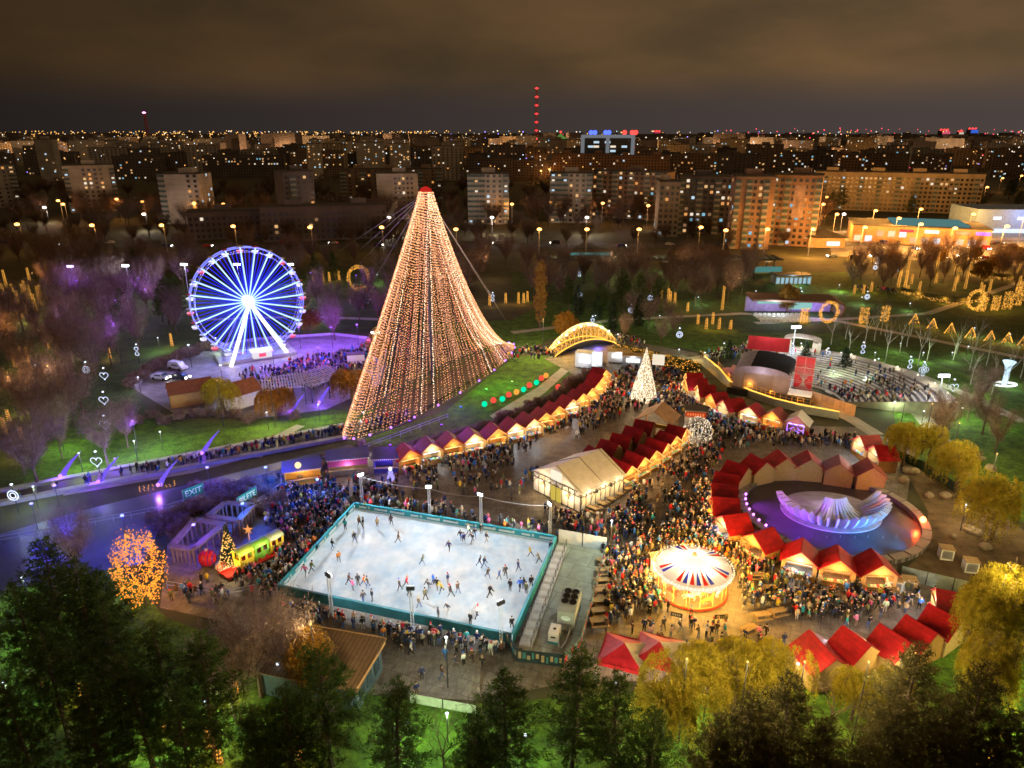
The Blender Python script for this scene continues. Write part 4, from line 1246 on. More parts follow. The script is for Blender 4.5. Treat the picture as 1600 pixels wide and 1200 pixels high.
AVOID.append((PC.x, PC.y, PR + 1.4))
sc_ = G(1297, 800)
t = thing('fan_sculpture', 'fan-shaped fountain sculpture of curved white fins lit purple and blue', 'sculpture', (sc_.x, sc_.y, .1)); t.scale = (1, 1, .82)
M('fin_white', (.55, .54, .58), .45, var=.08)
for i in range(22):
    a = R(168) + R(204) * i / 21
    ca, sa = math.cos(a), math.sin(a) * .86; nv = Vector((-math.sin(a), math.cos(a), 0)) * .13
    def plate(prof):
        o_ = [Vector((r_ * ca, r_ * sa, z)) for r_, z in prof]; n = len(o_)
        return MB().add([p + nv for p in o_] + [p - nv for p in o_], [tuple(range(n)), tuple(range(2 * n - 1, n - 1, -1))] + [(k, n + k, n + (k + 1) % n, (k + 1) % n) for k in range(n)])
    part('fin', plate([(4.7, .1), (5.7, .15), (6.7, .8), (7.5, 1.9), (7.9, 3.1), (7.1, 3.3), (6.5, 2.5), (5.7, 1.8), (4.9, 1.3), (4.3, .8)]), MATS['fin_white'], t)
    if 4 < i < 17: part('inner_fin', plate([(3.9, .1), (4.3, .8), (3.2, 1.5), (2.3, 2.5), (1.8, 3.5), (1.4, 3.4), (1.9, 2.2), (2.8, 1.0)]), MATS['fin_white'], t)
b = MB(); b.lathe([(0, .0), (7.0, .0), (7.0, .12), (0, .12)], 40); o = part('plinth', b, M('plinth_grey', (.4, .4, .42), .5), t); o.scale = (1, .85, 1)
for a, cl, w_ in ((185, (.7, .15, 1), 130), (205, (.5, .1, 1), 130), (230, (.28, .1, 1), 150), (255, (.14, .16, 1), 150), (280, (.03, .28, 1), 150), (305, (0, .42, 1), 170), (330, (0, .36, 1), 180), (352, (.03, .25, 1), 130)):
    lamp('fin_light', (10 * math.cos(R(a)), 9 * math.sin(R(a)), .8), cl, w_ * 1.9, t, .15, 'SPOT', (4 * math.cos(R(a)), 3.6 * math.sin(R(a)), 2.0), 110, .8)
lamp('inner_light', (0, 1, 1.2), (.8, .55, .8), 90, t, .5)
# ================================================================ big tree of light strings
def light_tree():
    cx, cy, a_, b_ = -15.0, 144.8, 33.6, 6.8
    ux = Vector((29.1, 60.8, 0)).normalized(); vx = Vector((ux.y, -ux.x, 0))
    ap = Vector((-17.2, 145, 41.0))
    t = thing('light_string_tree', 'towering tree of warm light strings hung from one mast over the water', 'light tree', (ap.x, ap.y, 0))
    O = Vector((ap.x, ap.y, 0))
    b = MB(); b.tube([(0, 0, 0), (0, 0, 41)], [.45, .3], 10); part('mast', b, MATS['dark_metal'], t)
    b = MB(); b.lathe([(.3, 41.9), (1.15, 41.4), (1.25, 40.7), (.4, 40.5)], 16); part('crown_ring', b, E('crown_red', (.8, .03, .02), .9), t)
    mats = [E('string_gold', (1., .43, .14), 3.), E('string_peach', (1., .42, .22), 2.4), E('string_white', (1., .72, .48), 4.2), E('string_red', (1., .12, .05), 2.)]
    ns, extra = 98, MB()
    for i in range(ns + 130):
        th = 2 * math.pi * (i + .5 * random.random()) / ns if i < ns else random.uniform(0, 6.283)
        foot = Vector((cx, cy, 0)) + ux * a_ * math.cos(th) + vx * b_ * math.sin(th) + Vector((0, 0, .7))
        top = ap + Vector((math.cos(th) * .0, 0, 0)) + (ux * math.cos(th) + vx * math.sin(th)) * 1.3
        L = (foot - top).length
        sag = .17 * L * max(0, .35 + .65 * math.cos(th)) ** 2 + .006 * L
        bright = random.random() < .1 or abs(th) < .08
        bright = bright and i < ns; red = i % 16 == 5
        mi = 2 if bright else (3 if red else (0 if random.random() < .55 else 1))
        k = int(L / (.42 if bright else .55))
        m = MB() if i < ns else extra
        for j in range(k):
            u = (j + .5 + random.uniform(-.2, .2)) / k
            p = top.lerp(foot, u) - Vector((0, 0, sag * 4 * u * (1 - u))) * .9 - O
            m.octa(p + Vector((random.gauss(0, .05), random.gauss(0, .05), 0)), random.uniform(.06, .12) * (1.15 if bright else 1))
        if i < ns: part('light_string', m, mats[mi], t)
    part('light_string_mass', extra, mats[1], t)['kind'] = 'stuff'
    m = MB()
    ring = [Vector((cx, cy, .55)) + ux * a_ * math.cos(x) + vx * b_ * math.sin(x) - O for x in np.linspace(0, 2 * math.pi, 61)]
    m.tube(ring, .08, 4, cap=False); part('anchor_ring', m, M('ring_paint', (.05, .05, .07), .5), t)
    m = MB()
    for i, x in enumerate(np.linspace(-.3, math.pi * 1.02, 15)):
        q = Vector((cx, cy, .8)) + ux * a_ * math.cos(x) + vx * b_ * math.sin(x) - O
        m.ball(q, .25, 6, 4)
    part('anchor_lamp', m, MATS['bulb_purple'], t)
    for px, py in ((548, 402), (562, 412), (585, 436), (530, 392), (778, 482), (772, 468), (790, 500)):
        m = MB(); g_ = G(px, py); m.tube([(0, 0, 40.6), (g_.x - O.x, g_.y - O.y, 0)], .045, 4); part('guy_cable', m, M('cable_grey', (.42, .38, .36), .5), t)
    for z, w_ in ((34, 900), (24, 1500), (14, 2200), (6, 2200)):
        f = 1 - z / 41
        for s in (-.6, .05, .65):
            p = Vector((cx, cy, 0)) + ux * a_ * s * f - O * 1
            lamp('string_light', (p.x * f, p.y * f, z), (1, .55, .25), w_ * .28, t, 1.5)
light_tree()
for i, (q, cl, w_, z) in enumerate((((640, 662), (.25, .05, 1), 900, 6), ((720, 640), (.05, .12, 1), 620, 3), ((690, 668), (.3, .05, 1), 900, 6), ((610, 700), (.25, .05, 1), 700, 5), ((760, 612), (.15, 1, .2), 520, 4),
                                  ((800, 600), (.4, 1, .2), 520, 4), ((795, 545), (.3, .1, 1), 350, 3))):
    p = G(*q); t = thing('lawn_floodlight', ['blue lawn floodlight under the near edge of the light tree', 'blue lawn floodlight beneath the middle of the light tree', 'deep blue floodlight on the bank by the light tree', 'violet floodlight at the water end of the light tree',
        'green floodlight on the sunken lawn right of the light tree', 'yellow-green floodlight on the sunken lawn by the curved path', 'violet floodlight at the far foot of the light tree'][i], 'floodlight', (p.x, p.y, .03), 0, 'coloured lawn floodlights')
    b = MB(); b.tube([(0, 0, 0), (0, 0, .35)], .04, 5); b.box((0, 0, .45), (.4, .3, .25)); part('housing', b, MATS['dark_metal'], t)
    b = MB(); b.box((0, 0, .6), (.34, .26, .05)); part('lamp_glass', b, E('glass_%d' % i, cl, 6), t)
    lamp('flood_light', (0, 0, z), cl, w_, t, .3)

# ================================================================ big wheel
def big_wheel():
    Rw = 12.9
    hub = Vector((-63.6, 166.5, 13.75))
    ax = Vector((.50, -.866, 0)).normalized()       # towards the front of the wheel
    pl = Vector((-ax.y, ax.x, 0)) * 1.0              # along the wheel plane
    t = thing('ferris_wheel', 'tall ferris wheel with glowing white and blue spokes', 'ferris wheel', (hub.x, hub.y, .06))
    O = Vector((hub.x, hub.y, .06)); hz = hub.z - .06
    P = lambda r, a, d: pl * r * math.cos(a) + Vector((0, 0, hz + r * math.sin(a))) + ax * d
    led = E('spoke_led', (.36, .56, 1.), 3.2); rimled = E('rim_led', (.22, .24, 1.), 2.6); white = E('leg_led', (1., .93, .82), 3.)
    M('wheel_steel', (.45, .47, .55), .45, metal=.3); M('cabin_white', (.75, .75, .78), .4); M('cabin_red', (.6, .04, .06), .4)
    n = 24
    for d in (-1.0, 1.0):
        b = MB(); b.tube([P(Rw, a, d) for a in np.linspace(0, 2 * math.pi, 73)], .11, 5, cap=False); part('rim', b, rimled, t)
        b = MB(); b.tube([P(Rw - 1.0, a, d) for a in np.linspace(0, 2 * math.pi, 73)], .05, 4, cap=False); part('inner_rim', b, MATS['wheel_steel'], t)
    for i in range(n):
        a = 2 * math.pi * i / n + .03
        b = MB(); b.tube([P(1.3, a, .9), P(Rw, a, 1.0)], .16, 5); part('spoke', b, led, t)
        b = MB(); b.tube([P(1.3, a + .02, -.9), P(Rw, a, -1.0)], .075, 4); part('rear_spoke', b, E('halo_deep_blue', (.03, .06, 1.), 2.2), t)  # rear spokes glow deep blue in place of the wheel's halo
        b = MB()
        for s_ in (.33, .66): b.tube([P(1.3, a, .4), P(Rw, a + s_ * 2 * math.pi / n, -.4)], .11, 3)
        part('halo_strand', b, E('halo_blue_glow', (.025, .03, 1), 1.7), t)  # added glowing strands that fill the gaps in place of the blue halo
        b = MB(); b.tube([P(Rw, a, -1.5), P(Rw, a, 1.5)], .07, 4); part('cross_beam', b, E('beam_led', (.7, .76, 1.), 3), t)
        c = P(Rw + .15, a, 0); c.z -= .95
        ct = MB(); ct.lathe([(.15, -.62), (.62, -.5), (.78, -.1), (.74, .0)], 10, c)
        red = i % 3 == 0
        cab = part('cabin', ct, M('cabin_red', (.6, .04, .06), .4) if red else M('cabin_white', (.75, .75, .78), .4), t)
        r_ = MB(); r_.lathe([(.86, .95), (.5, 1.15), (0, 1.22)], 10, c); r_.tube([c + Vector((0, 0, 0)), c + Vector((0, 0, 1.2))], .05, 4); part('cabin_roof', r_, MATS['cabin_white'] if red else MATS['cabin_red'] if i % 2 else MATS['cabin_white'], cab)
        g_ = MB(); g_.lathe([(.8, .0), (.84, .04), (.8, .1)], 10, c); part('cabin_light', g_, E('cabin_glow', (1., .35, .45), 3) if red else E('cabin_glow_white', (.8, .85, 1), 3), cab)
    b = MB(); b.tube([P(0, 0, -1.4), P(0, 0, 1.4)], 1.25, 20); part('hub', b, E('hub_led', (1., .93, .8), 6), t)
    gl, gr = G(361, 574), G(452, 556)
    front = ax * 1.9 + Vector((0, 0, hz))
    for q in (gl, gr):
        ft = Vector((q.x, q.y, 0)) - Vector((O.x, O.y, 0))
        b = MB(); b.tube([front, ft], [.42, .46], 8); part('leg', b, white, t)
        m_ = ft - ax * (2 * ft.dot(ax)); b = MB(); b.tube([-ax * 1.9 + Vector((0, 0, hz)), m_], .25, 6); part('rear_leg', b, MATS['wheel_steel'], t)
    b = MB(); b.slab([pl * -9 + ax * 5 + Vector((0, 0, .9)), pl * 9 + ax * 5 + Vector((0, 0, .9)), pl * 9 - ax * 4 + Vector((0, 0, .9)), pl * -9 - ax * 4 + Vector((0, 0, .9))][::-1], -.8)
    part('platform', b, MATS['steel'], t)
    b = MB()
    for s in np.linspace(-9, 9, 19): b.tube([pl * s + ax * 5 + Vector((0, 0, .9)), pl * s + ax * 5 + Vector((0, 0, 1.9))], .03, 4)
    for z in (1.4, 1.9): b.tube([pl * -9 + ax * 5 + Vector((0, 0, z)), pl * 9 + ax * 5 + Vector((0, 0, z))], .03, 4)
    part('railing', b, MATS['steel'], t)
    lamp('hub_light', hub - O + ax * 3.5, (.75, .85, 1), 1600, t, 1.2)
    for k in range(6):
        a = k * 1.047
        q = P(9, a, 1.8); lamp('wheel_light', q, (.16, .2, 1.), 1500, t, 1.0)
    for q in (gl, gr):
        lamp('leg_light', (q.x - O.x + ax.x, q.y - O.y + ax.y, 2.5), (1, .85, .75), 260, t, .6)
    AVOID.append((hub.x, hub.y, 8))
    # boarding kiosk under the rim
    p = G(410, 562)
    t = thing('boarding_kiosk', 'low white boarding kiosk with red sign under the ferris wheel', 'kiosk', (p.x, p.y, .06), .5)
    b = MB(); b.box((0, 0, 1.5), (4.4, 2.4, 1.6)); part('wall', b, E('kiosk_glow', (.95, .9, 1.), 1.2), t)
    b = MB(); b.box((0, 0, 2.45), (5.2, 3.2, .22)); part('roof', b, MATS['white_paint'], t)
    b = MB(); b.box((0, -1.26, 1.5), (1.6, .06, .9)); part('sign_board', b, M('sign_red', (.55, .03, .04)), t)
    lamp('kiosk_light', (0, -2.5, 2.4), (.75, .6, 1), 160, t)
big_wheel()
PURPLE = (.30, .06, 1.)
for i, (q, w_) in enumerate((((470, 545), 620), ((520, 545), 620), ((560, 540), 520), ((430, 585), 420), ((500, 580), 420), ((580, 565), 350), ((300, 575), 300), ((350, 610), 260))):
    p = G(*q)
    t = thing('plaza_lamp', f'purple plaza lamp post, {ORD[i]} on the terrace under the ferris wheel', 'lamp post', (p.x, p.y, .06), 0, 'purple lamps of the wheel terrace')
    b = MB(); b.tube([(0, 0, 0), (0, 0, 5.5)], [.07, .05], 6); part('post', b, MATS['dark_metal'], t)
    b = MB(); b.box((0, 0, 5.6), (.5, .3, .14)); part('lamp_head', b, MATS['bulb_purple'] if i < 6 else MATS['bulb_cool'], t)
    lamp('lamp_light', (0, 0, 5.3), PURPLE if i < 6 else (.6, .6, 1), w_ * (6.5 if i < 6 else 2), t, .3)

# terrace buildings: hut, pergolas, cabin, trailer, vans
def gable_hut(name, label, px, py, rz, w, d, e, r, wall, roof, cat='hut'):
    p = G(px, py); t = thing(name, label, cat, (p.x, p.y, .06), rz)
    b = MB(); b.box((0, 0, e / 2), (w, d, e)); b.add([(-w / 2, -d / 2, e), (w / 2, -d / 2, e), (0, -d / 2, r), (-w / 2, d / 2, e), (w / 2, d / 2, e), (0, d / 2, r)], [(0, 1, 2), (5, 4, 3)])
    part('wall', b, wall, t)
    b = MB()
    for s in (-1, 1):
        q = [(0, -d / 2 - .3, r + .08), (0, d / 2 + .3, r + .08), (s * (w / 2 + .35), d / 2 + .3, e - .2), (s * (w / 2 + .35), -d / 2 - .3, e - .2)]
        b.slab(q if s > 0 else q[::-1], .12)
    part('roof', b, roof, t)
    b = MB(); b.box((0, -d / 2 - .03, 1.05), (1.0, .06, 2.1)); part('door', b, M('door_brown', (.12, .06, .03)), t)
    AVOID.append((p.x, p.y, max(w, d) * .6)); return t
M('rust_roof', (.20, .075, .045), .7, var=.3, scale=1.5)
gable_hut('barrel_hut', 'brown plank hut with rust roof and pale end at the edge of the wheel terrace', 300, 628, -1.05, 4.6, 8.0, 3.0, 4.6, MATS['stall_wood'], MATS['rust_roof'])
gable_hut('terrace_cabin', 'rust-roofed cabin with white gable behind the autumn trees of the terrace', 375, 632, -.7, 5, 7, 3, 4.8, MATS['white_paint'], MATS['rust_roof'])
banded('slat_canopy', ((.30, .28, .36), (.05, .045, .07)), 0, 1.6, .6)
def pergola(px, py, w, d, rz, label, h=3.4):
    p = G(px, py); t = thing('pergola', label, 'pergola', (p.x, p.y, .06), rz, 'slatted pergolas of the wheel terrace')
    b = MB()
    for k in range(int(w / .55)): b.box((-w / 2 + .3 + k * .55, 0, h + .12 + .9 * (k * .55) / w), (.26, d, .1))
    for k in range(5): b.box((0, -d / 2 + .3 + k * (d - .6) / 4, h + .5), (w, .12, .12))
    part('slat_canopy', b, M('slat_paint', (.36, .33, .42), .6), t)
    for x in (-w / 2 + .3, 0, w / 2 - .3):
        for y in (-d / 2 + .3, d / 2 - .3):
            b = MB(); b.box((x, y, h / 2 + .3), (.18, .18, h + .6)); part('post', b, MATS['dark_metal'], t)
    AVOID.append((p.x, p.y, 2))
pergola(445, 625, 8.5, 9, .35, 'dark slatted pergola left of the tall pale wall on the terrace')
pergola(500, 615, 8.5, 9, .75, 'striped slatted pergola beside the brown willow next to the light tree')
p = G(557, 570); t = thing('ticket_trailer', 'white box trailer in the crowd between wheel and light tree', 'trailer', (p.x, p.y, .06), .2)
b = MB(); b.box((0, 0, 1.6), (4, 2.4, 2.3)); part('body', b, MATS['white_paint'], t)
b = MB(); b.box((0, 0, 2.8), (4.2, 2.6, .1)); part('roof', b, MATS['grey_felt'], t)
for x in (-.9, .9):
    for y in (-1.1, 1.1):
        b = MB(); b.tube([(x, y - .12, .35), (x, y + .12, .35)], .35, 10); part('wheel', b, MATS['fan_black'], t)
AVOID.append((p.x, p.y, 2.6))

# ---- cars
def car_meshes(long=4.4, van=False):
    b = MB(); h = 1.9 if van else 1.42; L = long / 2
    side = [(-L, .35), (-L, .85), (-L + .1, 1.0), (-L * .8, h * .98) if van else (-L * .62, 1.36), (L * .25, h) if not van else (L * .45, h), (L * .52, 1.0) if not van else (L * .75, 1.1), (L * .96, .85), (L, .6), (L, .35)]
    for s in (-1, 1): pass
    n = len(side)
    vs = []
    for x, z in side:
        w_ = .86 if z < 1.02 else .72
        vs += [(x, -w_, z), (x, w_, z)]
    fs = [(2 * i, 2 * i + 1, 2 * i + 3, 2 * i + 2) for i in range(n - 1)] + [(2 * n - 2, 2 * n - 1, 1, 0)]
    fs += [tuple(2 * i for i in range(n)), tuple(2 * i + 1 for i in reversed(range(n)))]
    b.add(vs, fs)
    return b, h
def make_car(label, paint, van=False, lights=True):
    t = thing('parked_car', label, 'van' if van else 'car')
    L = 4.9 if van else 4.3
    b, h = car_meshes(L, van); part('body', b, tinted('car_paint', .3), t).color = (*paint, 1)
    g_ = MB()
    for s in (-1, 1): g_.box((-.1, s * .80, 1.16), (L * .42, .1, .26), taper=.86)
    g_.slab([(L * .30, -.66, .99 if not van else 1.15), (L * .30, .66, .99 if not van else 1.15), (L * .17, .62, h - .06), (L * .17, -.62, h - .06)], -.16)
    part('windows', g_, MATS['dark_glass'], t)
    for x in (-L * .31, L * .31):
        for s in (-1, 1):
            w_ = MB(); w_.tube([(x, s * .72, .33), (x, s * .9, .33)], .33, 12); part('wheel', w_, MATS['fan_black'], t)
    for s in (-1, 1):
        w_ = MB(); w_.box((L / 2 - .02, s * .62, .7), (.14, .44, .26)); part('headlight', w_, E('headlight_on', (1, .93, .8), 45) if lights else M('lens', (.7, .7, .7), .2), t)
        w_ = MB(); w_.box((-L / 2 + .02, s * .62, .82), (.1, .3, .16)); part('tail_light', w_, E('tail_on', (1, .03, .02), 6) if lights else M('tail_lens', (.3, .01, .01), .3), t)
    return t
V1 = make_car('silver van parked beside the flower border of the wheel terrace', (.6, .6, .66), True, False)
p = G(278, 577); V1.location = (p.x, p.y, .06); V1.rotation_euler.z = -.45
C1 = make_car('dark car parked next to the silver van on the wheel terrace', (.03, .03, .05), False, True); p = G(276, 590); C1.location = (p.x + 1.5, p.y - 1.2, .06); C1.rotation_euler.z = -.35
C2 = make_car('pale patrol car parked nearest the hut on the wheel terrace', (.5, .52, .62), False, True); p = G(252, 593); C2.location = (p.x, p.y, .06); C2.rotation_euler.z = -.3

# ================================================================ bridge wrapped in amber lights
def light_bridge():
    A, B = G(861, 556), G(956, 536); d = B - A; dn = d.normalized(); nn = Vector((dn.y, -dn.x, 0)); ln = d.length
    t = thing('light_bridge', 'arched footbridge under a tunnel of dense amber lights', 'bridge', (A.x, A.y, .05), math.atan2(dn.y, dn.x))
    b = MB(); k = 20; w_ = 1.7
    Z = lambda u: 2.6 * math.sin(math.pi * min(1, max(0, u))) ** .8
    for i in range(k):
        u0, u1 = i / k, (i + 1) / k
        b.slab([(u0 * ln, -w_, Z(u0) + .1), (u1 * ln, -w_, Z(u1) + .1), (u1 * ln, w_, Z(u1) + .1), (u0 * ln, w_, Z(u0) + .1)], .35)
    part('deck', b, MATS['boardwalk'], t)
    for s in (-1, 1):
        b = MB(); b.tube([(i / 30 * ln, s * w_, Z(i / 30) + .2) for i in range(31)], .13, 5); part('edge_strip', b, E('edge_amber', (1, .48, .06), 3.5), t)
    H_ = lambda u: 3.9 * min(1, (math.sin(math.pi * (u * .9 + .05)) ** .5))
    for i in range(15):
        u = (i + .5) / 15; b = MB()
        b.tube([(u * ln, w_ * math.cos(x), Z(u) + .2 + H_(u) * math.sin(x)) for x in np.linspace(0, math.pi, 11)], .05, 4, cap=False); part('arch', b, MATS['steel'], t)
    for s in range(3):
        b = MB()
        for i in range(1150):
            u = random.random(); x = random.uniform(0, 1.05) if s == 0 else random.uniform(1.05, 2.1) if s == 1 else random.uniform(2.1, math.pi)
            b.octa((u * ln, w_ * math.cos(math.pi - x) * 1.03 * (-1), Z(u) + .2 + H_(u) * math.sin(x)), random.uniform(.055, .1))
        part('light_net', b, MATS['bulb_amber'] if s != 1 else E('bulb_gold', (1, .62, .2), 7), t)
    b = MB()
    for i in range(8):
        u = (i + .7) / 8.6; b.ball((u * ln, -w_ * .55, Z(u) + .2 + H_(u) * .95), .3, 8, 5)
    part('globe', b, MATS['bulb_white'], t)
    for u in (.15, .4, .65, .9):
        lamp('net_light', (u * ln, -2.6, Z(u) + 2.2), (1, .52, .1), 420, t, .8)
    lamp('under_light', (ln * .68, -2, .9), (.05, .06, 1), 420, t, .3); lamp('under_light', (ln * .5, -2.5, .9), (.15, .4, 1), 260, t, .3)
light_bridge()
for i, (px, py, sx, lb, mt) in enumerate(((914, 574, 4.2, 'pale food trailer below the left end of the amber bridge', 'white_paint'), (966, 566, 5.2, 'round-fronted white food trailer below the right end of the amber bridge', 'white_paint'),
                                         (987, 573, 4.6, 'low grey trailer between the round food trailer and the cone tree', 'steel'))):
    p = G(px, py); t = thing('food_trailer', lb, 'trailer', (p.x, p.y, .05), -.35 if i == 0 else -.15)
    h = 3.4 if i == 0 else 2.6
    b = MB(); b.box((0, 0, h / 2 + .3), (sx, 2.6, h)); part('body', b, MATS[mt], t)
    b = MB(); b.box((0, 0, h + .36), (sx + .2, 2.8, .12)); part('roof', b, MATS['pale_wood'] if i else MATS['white_canvas'], t)
    b = MB(); b.box((.2, -1.33, 1.9), (sx * .7, .06, 1.0)); part('hatch_window', b, MATS['glow_panel_white'], t)
    for x in (-1, 1):
        b = MB(); b.tube([(x, -1.25, .35), (x, -1.05, .35)], .35, 10); part('wheel', b, MATS['fan_black'], t)
    lamp('hatch_light', (.2, -2.4, 2.6), (.8, .9, 1), 60, t); AVOID.append((p.x, p.y, 2.7))
p = G(932, 580); t = thing('light_cube', 'glowing white box sign at the head of the lakeside row', 'light box', (p.x, p.y, .05), -.1)
b = MB(); b.box((0, 0, 2.9), (2.4, 1.2, 3.2)); part('panel', b, E('cube_glow', (.92, .95, 1), 1.5), t)
b = MB(); b.box((0, 0, .65), (2.6, 1.3, 1.3)); part('base', b, MATS['dark_metal'], t); lamp('box_light', (0, -2, 3), COOL, 260, t)
# ---- cone tree
def cone_tree():
    p = G(1007, 628); h = ZH(p.y, 546)
    t = thing('cone_light_tree', 'tall slim pyramid tree filled with white lights in the crowd', 'light tree', (p.x, p.y + 1.2, .05), .35)
    w_ = 2.1; cs = [(-w_, -w_), (w_, -w_), (w_, w_), (-w_, w_)]
    b = MB()
    for c in cs: b.tube([(c[0], c[1], 0), (0, 0, h)], .07, 4)
    part('frame', b, MATS['steel'], t)
    for i in range(4):
        (x0, y0), (x1, y1) = cs[i], cs[(i + 1) % 4]; b = MB()
        for k in range(430):
            u = 1 - math.sqrt(random.random()); v = random.random(); f = 1 - u
            b.octa(((x0 + (x1 - x0) * v) * f, (y0 + (y1 - y0) * v) * f, u * h), .095)
        part('light_net', b, E('net_white', (1, .78, .52), 3.4), t)
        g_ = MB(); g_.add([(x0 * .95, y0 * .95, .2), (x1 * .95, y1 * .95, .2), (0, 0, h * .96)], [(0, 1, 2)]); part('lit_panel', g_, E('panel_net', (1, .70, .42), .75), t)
    for c in ((0, -3.2), (3.2, 0), (-3.2, 0)):
        lamp('net_light', (c[0], c[1], 3.5), (1, .68, .36), 420, t, .6)
    AVOID.append((p.x, p.y + 1.2, 2.9))
    p = G(1024, 590); t = thing('light_cube', 'white lit box sign on a post right behind the cone tree', 'light box', (p.x, p.y, .05), -.3)
    b = MB(); b.box((.4, 0, 4.2), (2.6, .9, 2.2)); part('panel', b, E('sign_glow', (1, .86, .66), 1.3), t); b = MB(); b.tube([(0, 0, 0), (0, 0, 3.2)], .15, 6); part('post', b, MATS['steel'], t)
cone_tree()

# ================================================================ stage and amphitheatre
AC = G(1238, 622); 
t = thing('amphitheatre', 'half-round amphitheatre of pale stepped benches behind the stage', 'amphitheatre', (AC.x, AC.y, .06))
M('bench_edge', (.55, .53, .50), .6); M('bench_dark', (.10, .10, .13), .7)
a0, a1 = R(-22), R(88)
for i in range(15):
    r0 = 9.5 + i * 1.15; b = MB(); n = 40; z0, z1 = 0, .35 + i * .17
    for k in range(n):
        x0, x1 = a0 + (a1 - a0) * k / n, a0 + (a1 - a0) * (k + 1) / n
        for (ra, rb, mi_, zz) in ((r0, r0 + .5, 0, z1), (r0 + .5, r0 + 1.15, 1, z1 - .06)):
            q = [(ra * math.cos(x0), ra * math.sin(x0)), (rb * math.cos(x0), rb * math.sin(x0)), (rb * math.cos(x1), rb * math.sin(x1)), (ra * math.cos(x1), ra * math.sin(x1))]
            b.prism(q, 0, zz, mi_)
    part('seating_row', b, [MATS['bench_edge'], MATS['bench_dark']], t)
b = MB(); x = R(18)
for i in range(30):
    r0 = 9.3 + i * .58; z = .42 + (r0 - 9.5) / 1.15 * .17
    b.box((r0 * math.cos(x), r0 * math.sin(x), z / 2), (.56, 1.7, max(.1, z)), x, i % 2)
ew = MB(); c0, s0 = math.cos(a0 - .012), math.sin(a0 - .012); q_ = [(9.2, 0), (27.2, 0), (27.2, 3.2), (9.2, .5)]; ew.add([(r_ * c0 + o_ * s0, r_ * s0 - o_ * c0, z) for o_ in (0, .3) for r_, z in q_], [(0, 1, 2, 3), (7, 6, 5, 4), (0, 4, 5, 1), (1, 5, 6, 2), (2, 6, 7, 3), (3, 7, 4, 0)]); part('end_wall', ew, M('end_wall_stone', (.16, .14, .12), .8), t)
part('aisle_stair', b, [MATS['white_paint'], M('stair_grey', (.2, .2, .2))], t)
b = MB(); q = []
for k in range(41):
    x = a0 + (a1 - a0) * k / 40; q.append((27.0 * math.cos(x), 27.0 * math.sin(x)))
for k in range(40):
    (x0, y0), (x1, y1) = q[k], q[k + 1]
    b.prism([(x0, y0), (x0 * 1.1, y0 * 1.1), (x1 * 1.1, y1 * 1.1), (x1, y1)], 0, 2.9)
part('promenade', b, MATS['path_paving'], t)
b = MB()
for k in range(11):
    x = a0 + (a1 - a0) * k / 10; b.ball((29 * math.cos(x), 29 * math.sin(x), 3.2), .2, 6, 4)
part('lamp', b, MATS['bulb_white'], t)
for k in range(0, 11, 2):
    x = a0 + (a1 - a0) * k / 10; lamp('lamp_light', (28.6 * math.cos(x), 28.6 * math.sin(x), 4.4), (1, .9, .65), 190, t)
lamp('bowl_light', (6, 5, 8), (.9, .92, 1), 420, t, .5)
# control shelter
sx = AC + Vector((27.5 * math.cos(R(66)), 27.5 * math.sin(R(66)), 0))
t = thing('control_shelter', 'grey barrel-roofed control shelter on the amphitheatre rim', 'shelter', (sx.x, sx.y, 2.9), -.45)
b = MB()
for k in range(10):
    x0, x1 = math.pi * k / 10, math.pi * (k + 1) / 10
    b.slab([(-4.2 * math.cos(x0), -2, 2.3 + 1.1 * math.sin(x0)), (-4.2 * math.cos(x1), -2, 2.3 + 1.1 * math.sin(x1)), (-4.2 * math.cos(x1), 2, 2.3 + 1.1 * math.sin(x1)), (-4.2 * math.cos(x0), 2, 2.3 + 1.1 * math.sin(x0))], .1)
part('roof', b, MATS['white_canvas'], t)
for x in (-3.3, 3.3):
    b = MB(); b.box((x, 0, 1.2), (1.8, 3.6, 2.4)); part('wall', b, M('shelter_wall', (.5, .46, .38), .7, var=.3), t)
lamp('shelter_light', (0, -3, 2.5), (1, .95, .8), 150, t)
# stage
SC_ = G(1190, 612)
t = thing('stage', 'concert stage with arched pale roof and blank screen at its back', 'stage', (SC_.x, SC_.y, .06), R(-27))
M('stage_skin', (.20, .17, .20), .5, var=.15); M('screen_grey', (.16, .125, .115), .5, var=.08); M('roof_black', (.02, .02, .022), .9, spec=.1)
b = MB(); b.box((0, 1, .7), (13, 11, 1.4)); part('platform', b, MATS['dark_metal'], t)
b = MB(); n = 14
for k in range(n):
    x0, x1 = math.pi * k / n, math.pi * (k + 1) / n
    X = lambda x: -5.6 * math.cos(x); Z = lambda x: 4.9 + 1.5 * math.sin(x)
    b.slab([(X(x0), -3.2, Z(x0)), (X(x1), -3.2, Z(x1)), (X(x1), 5.8, Z(x1) + .9), (X(x0), 5.8, Z(x0) + .9)], .1, 1 if k > 4 else 0)
part('roof', b, [M('roof_pale', (.30, .29, .31), .9, spec=.1), MATS['roof_black']], t)
b = MB(); ar = [(-5.6 * math.cos(x), 4.9 + 1.5 * math.sin(x)) for x in np.linspace(0, math.pi, 15)]
vs = [(x, -3.25, z) for x, z in ar] + [(x, -3.05, z) for x, z in ar]; k = len(ar)
b.add(vs, [tuple(range(k)), tuple(reversed(range(k, 2 * k)))]); part('rear_arch', b, M('arch_lilac', (.20, .18, .27), .5), t)
b = MB(); b.box((0, -3.15, 3.15), (11.2, .25, 3.7)); part('rear_wall', b, MATS['stage_skin'], t)
b = MB(); b.box((-.6, -3.34, 3.0), (6.0, .12, 3.5)); part('screen', b, MATS['screen_grey'], t)
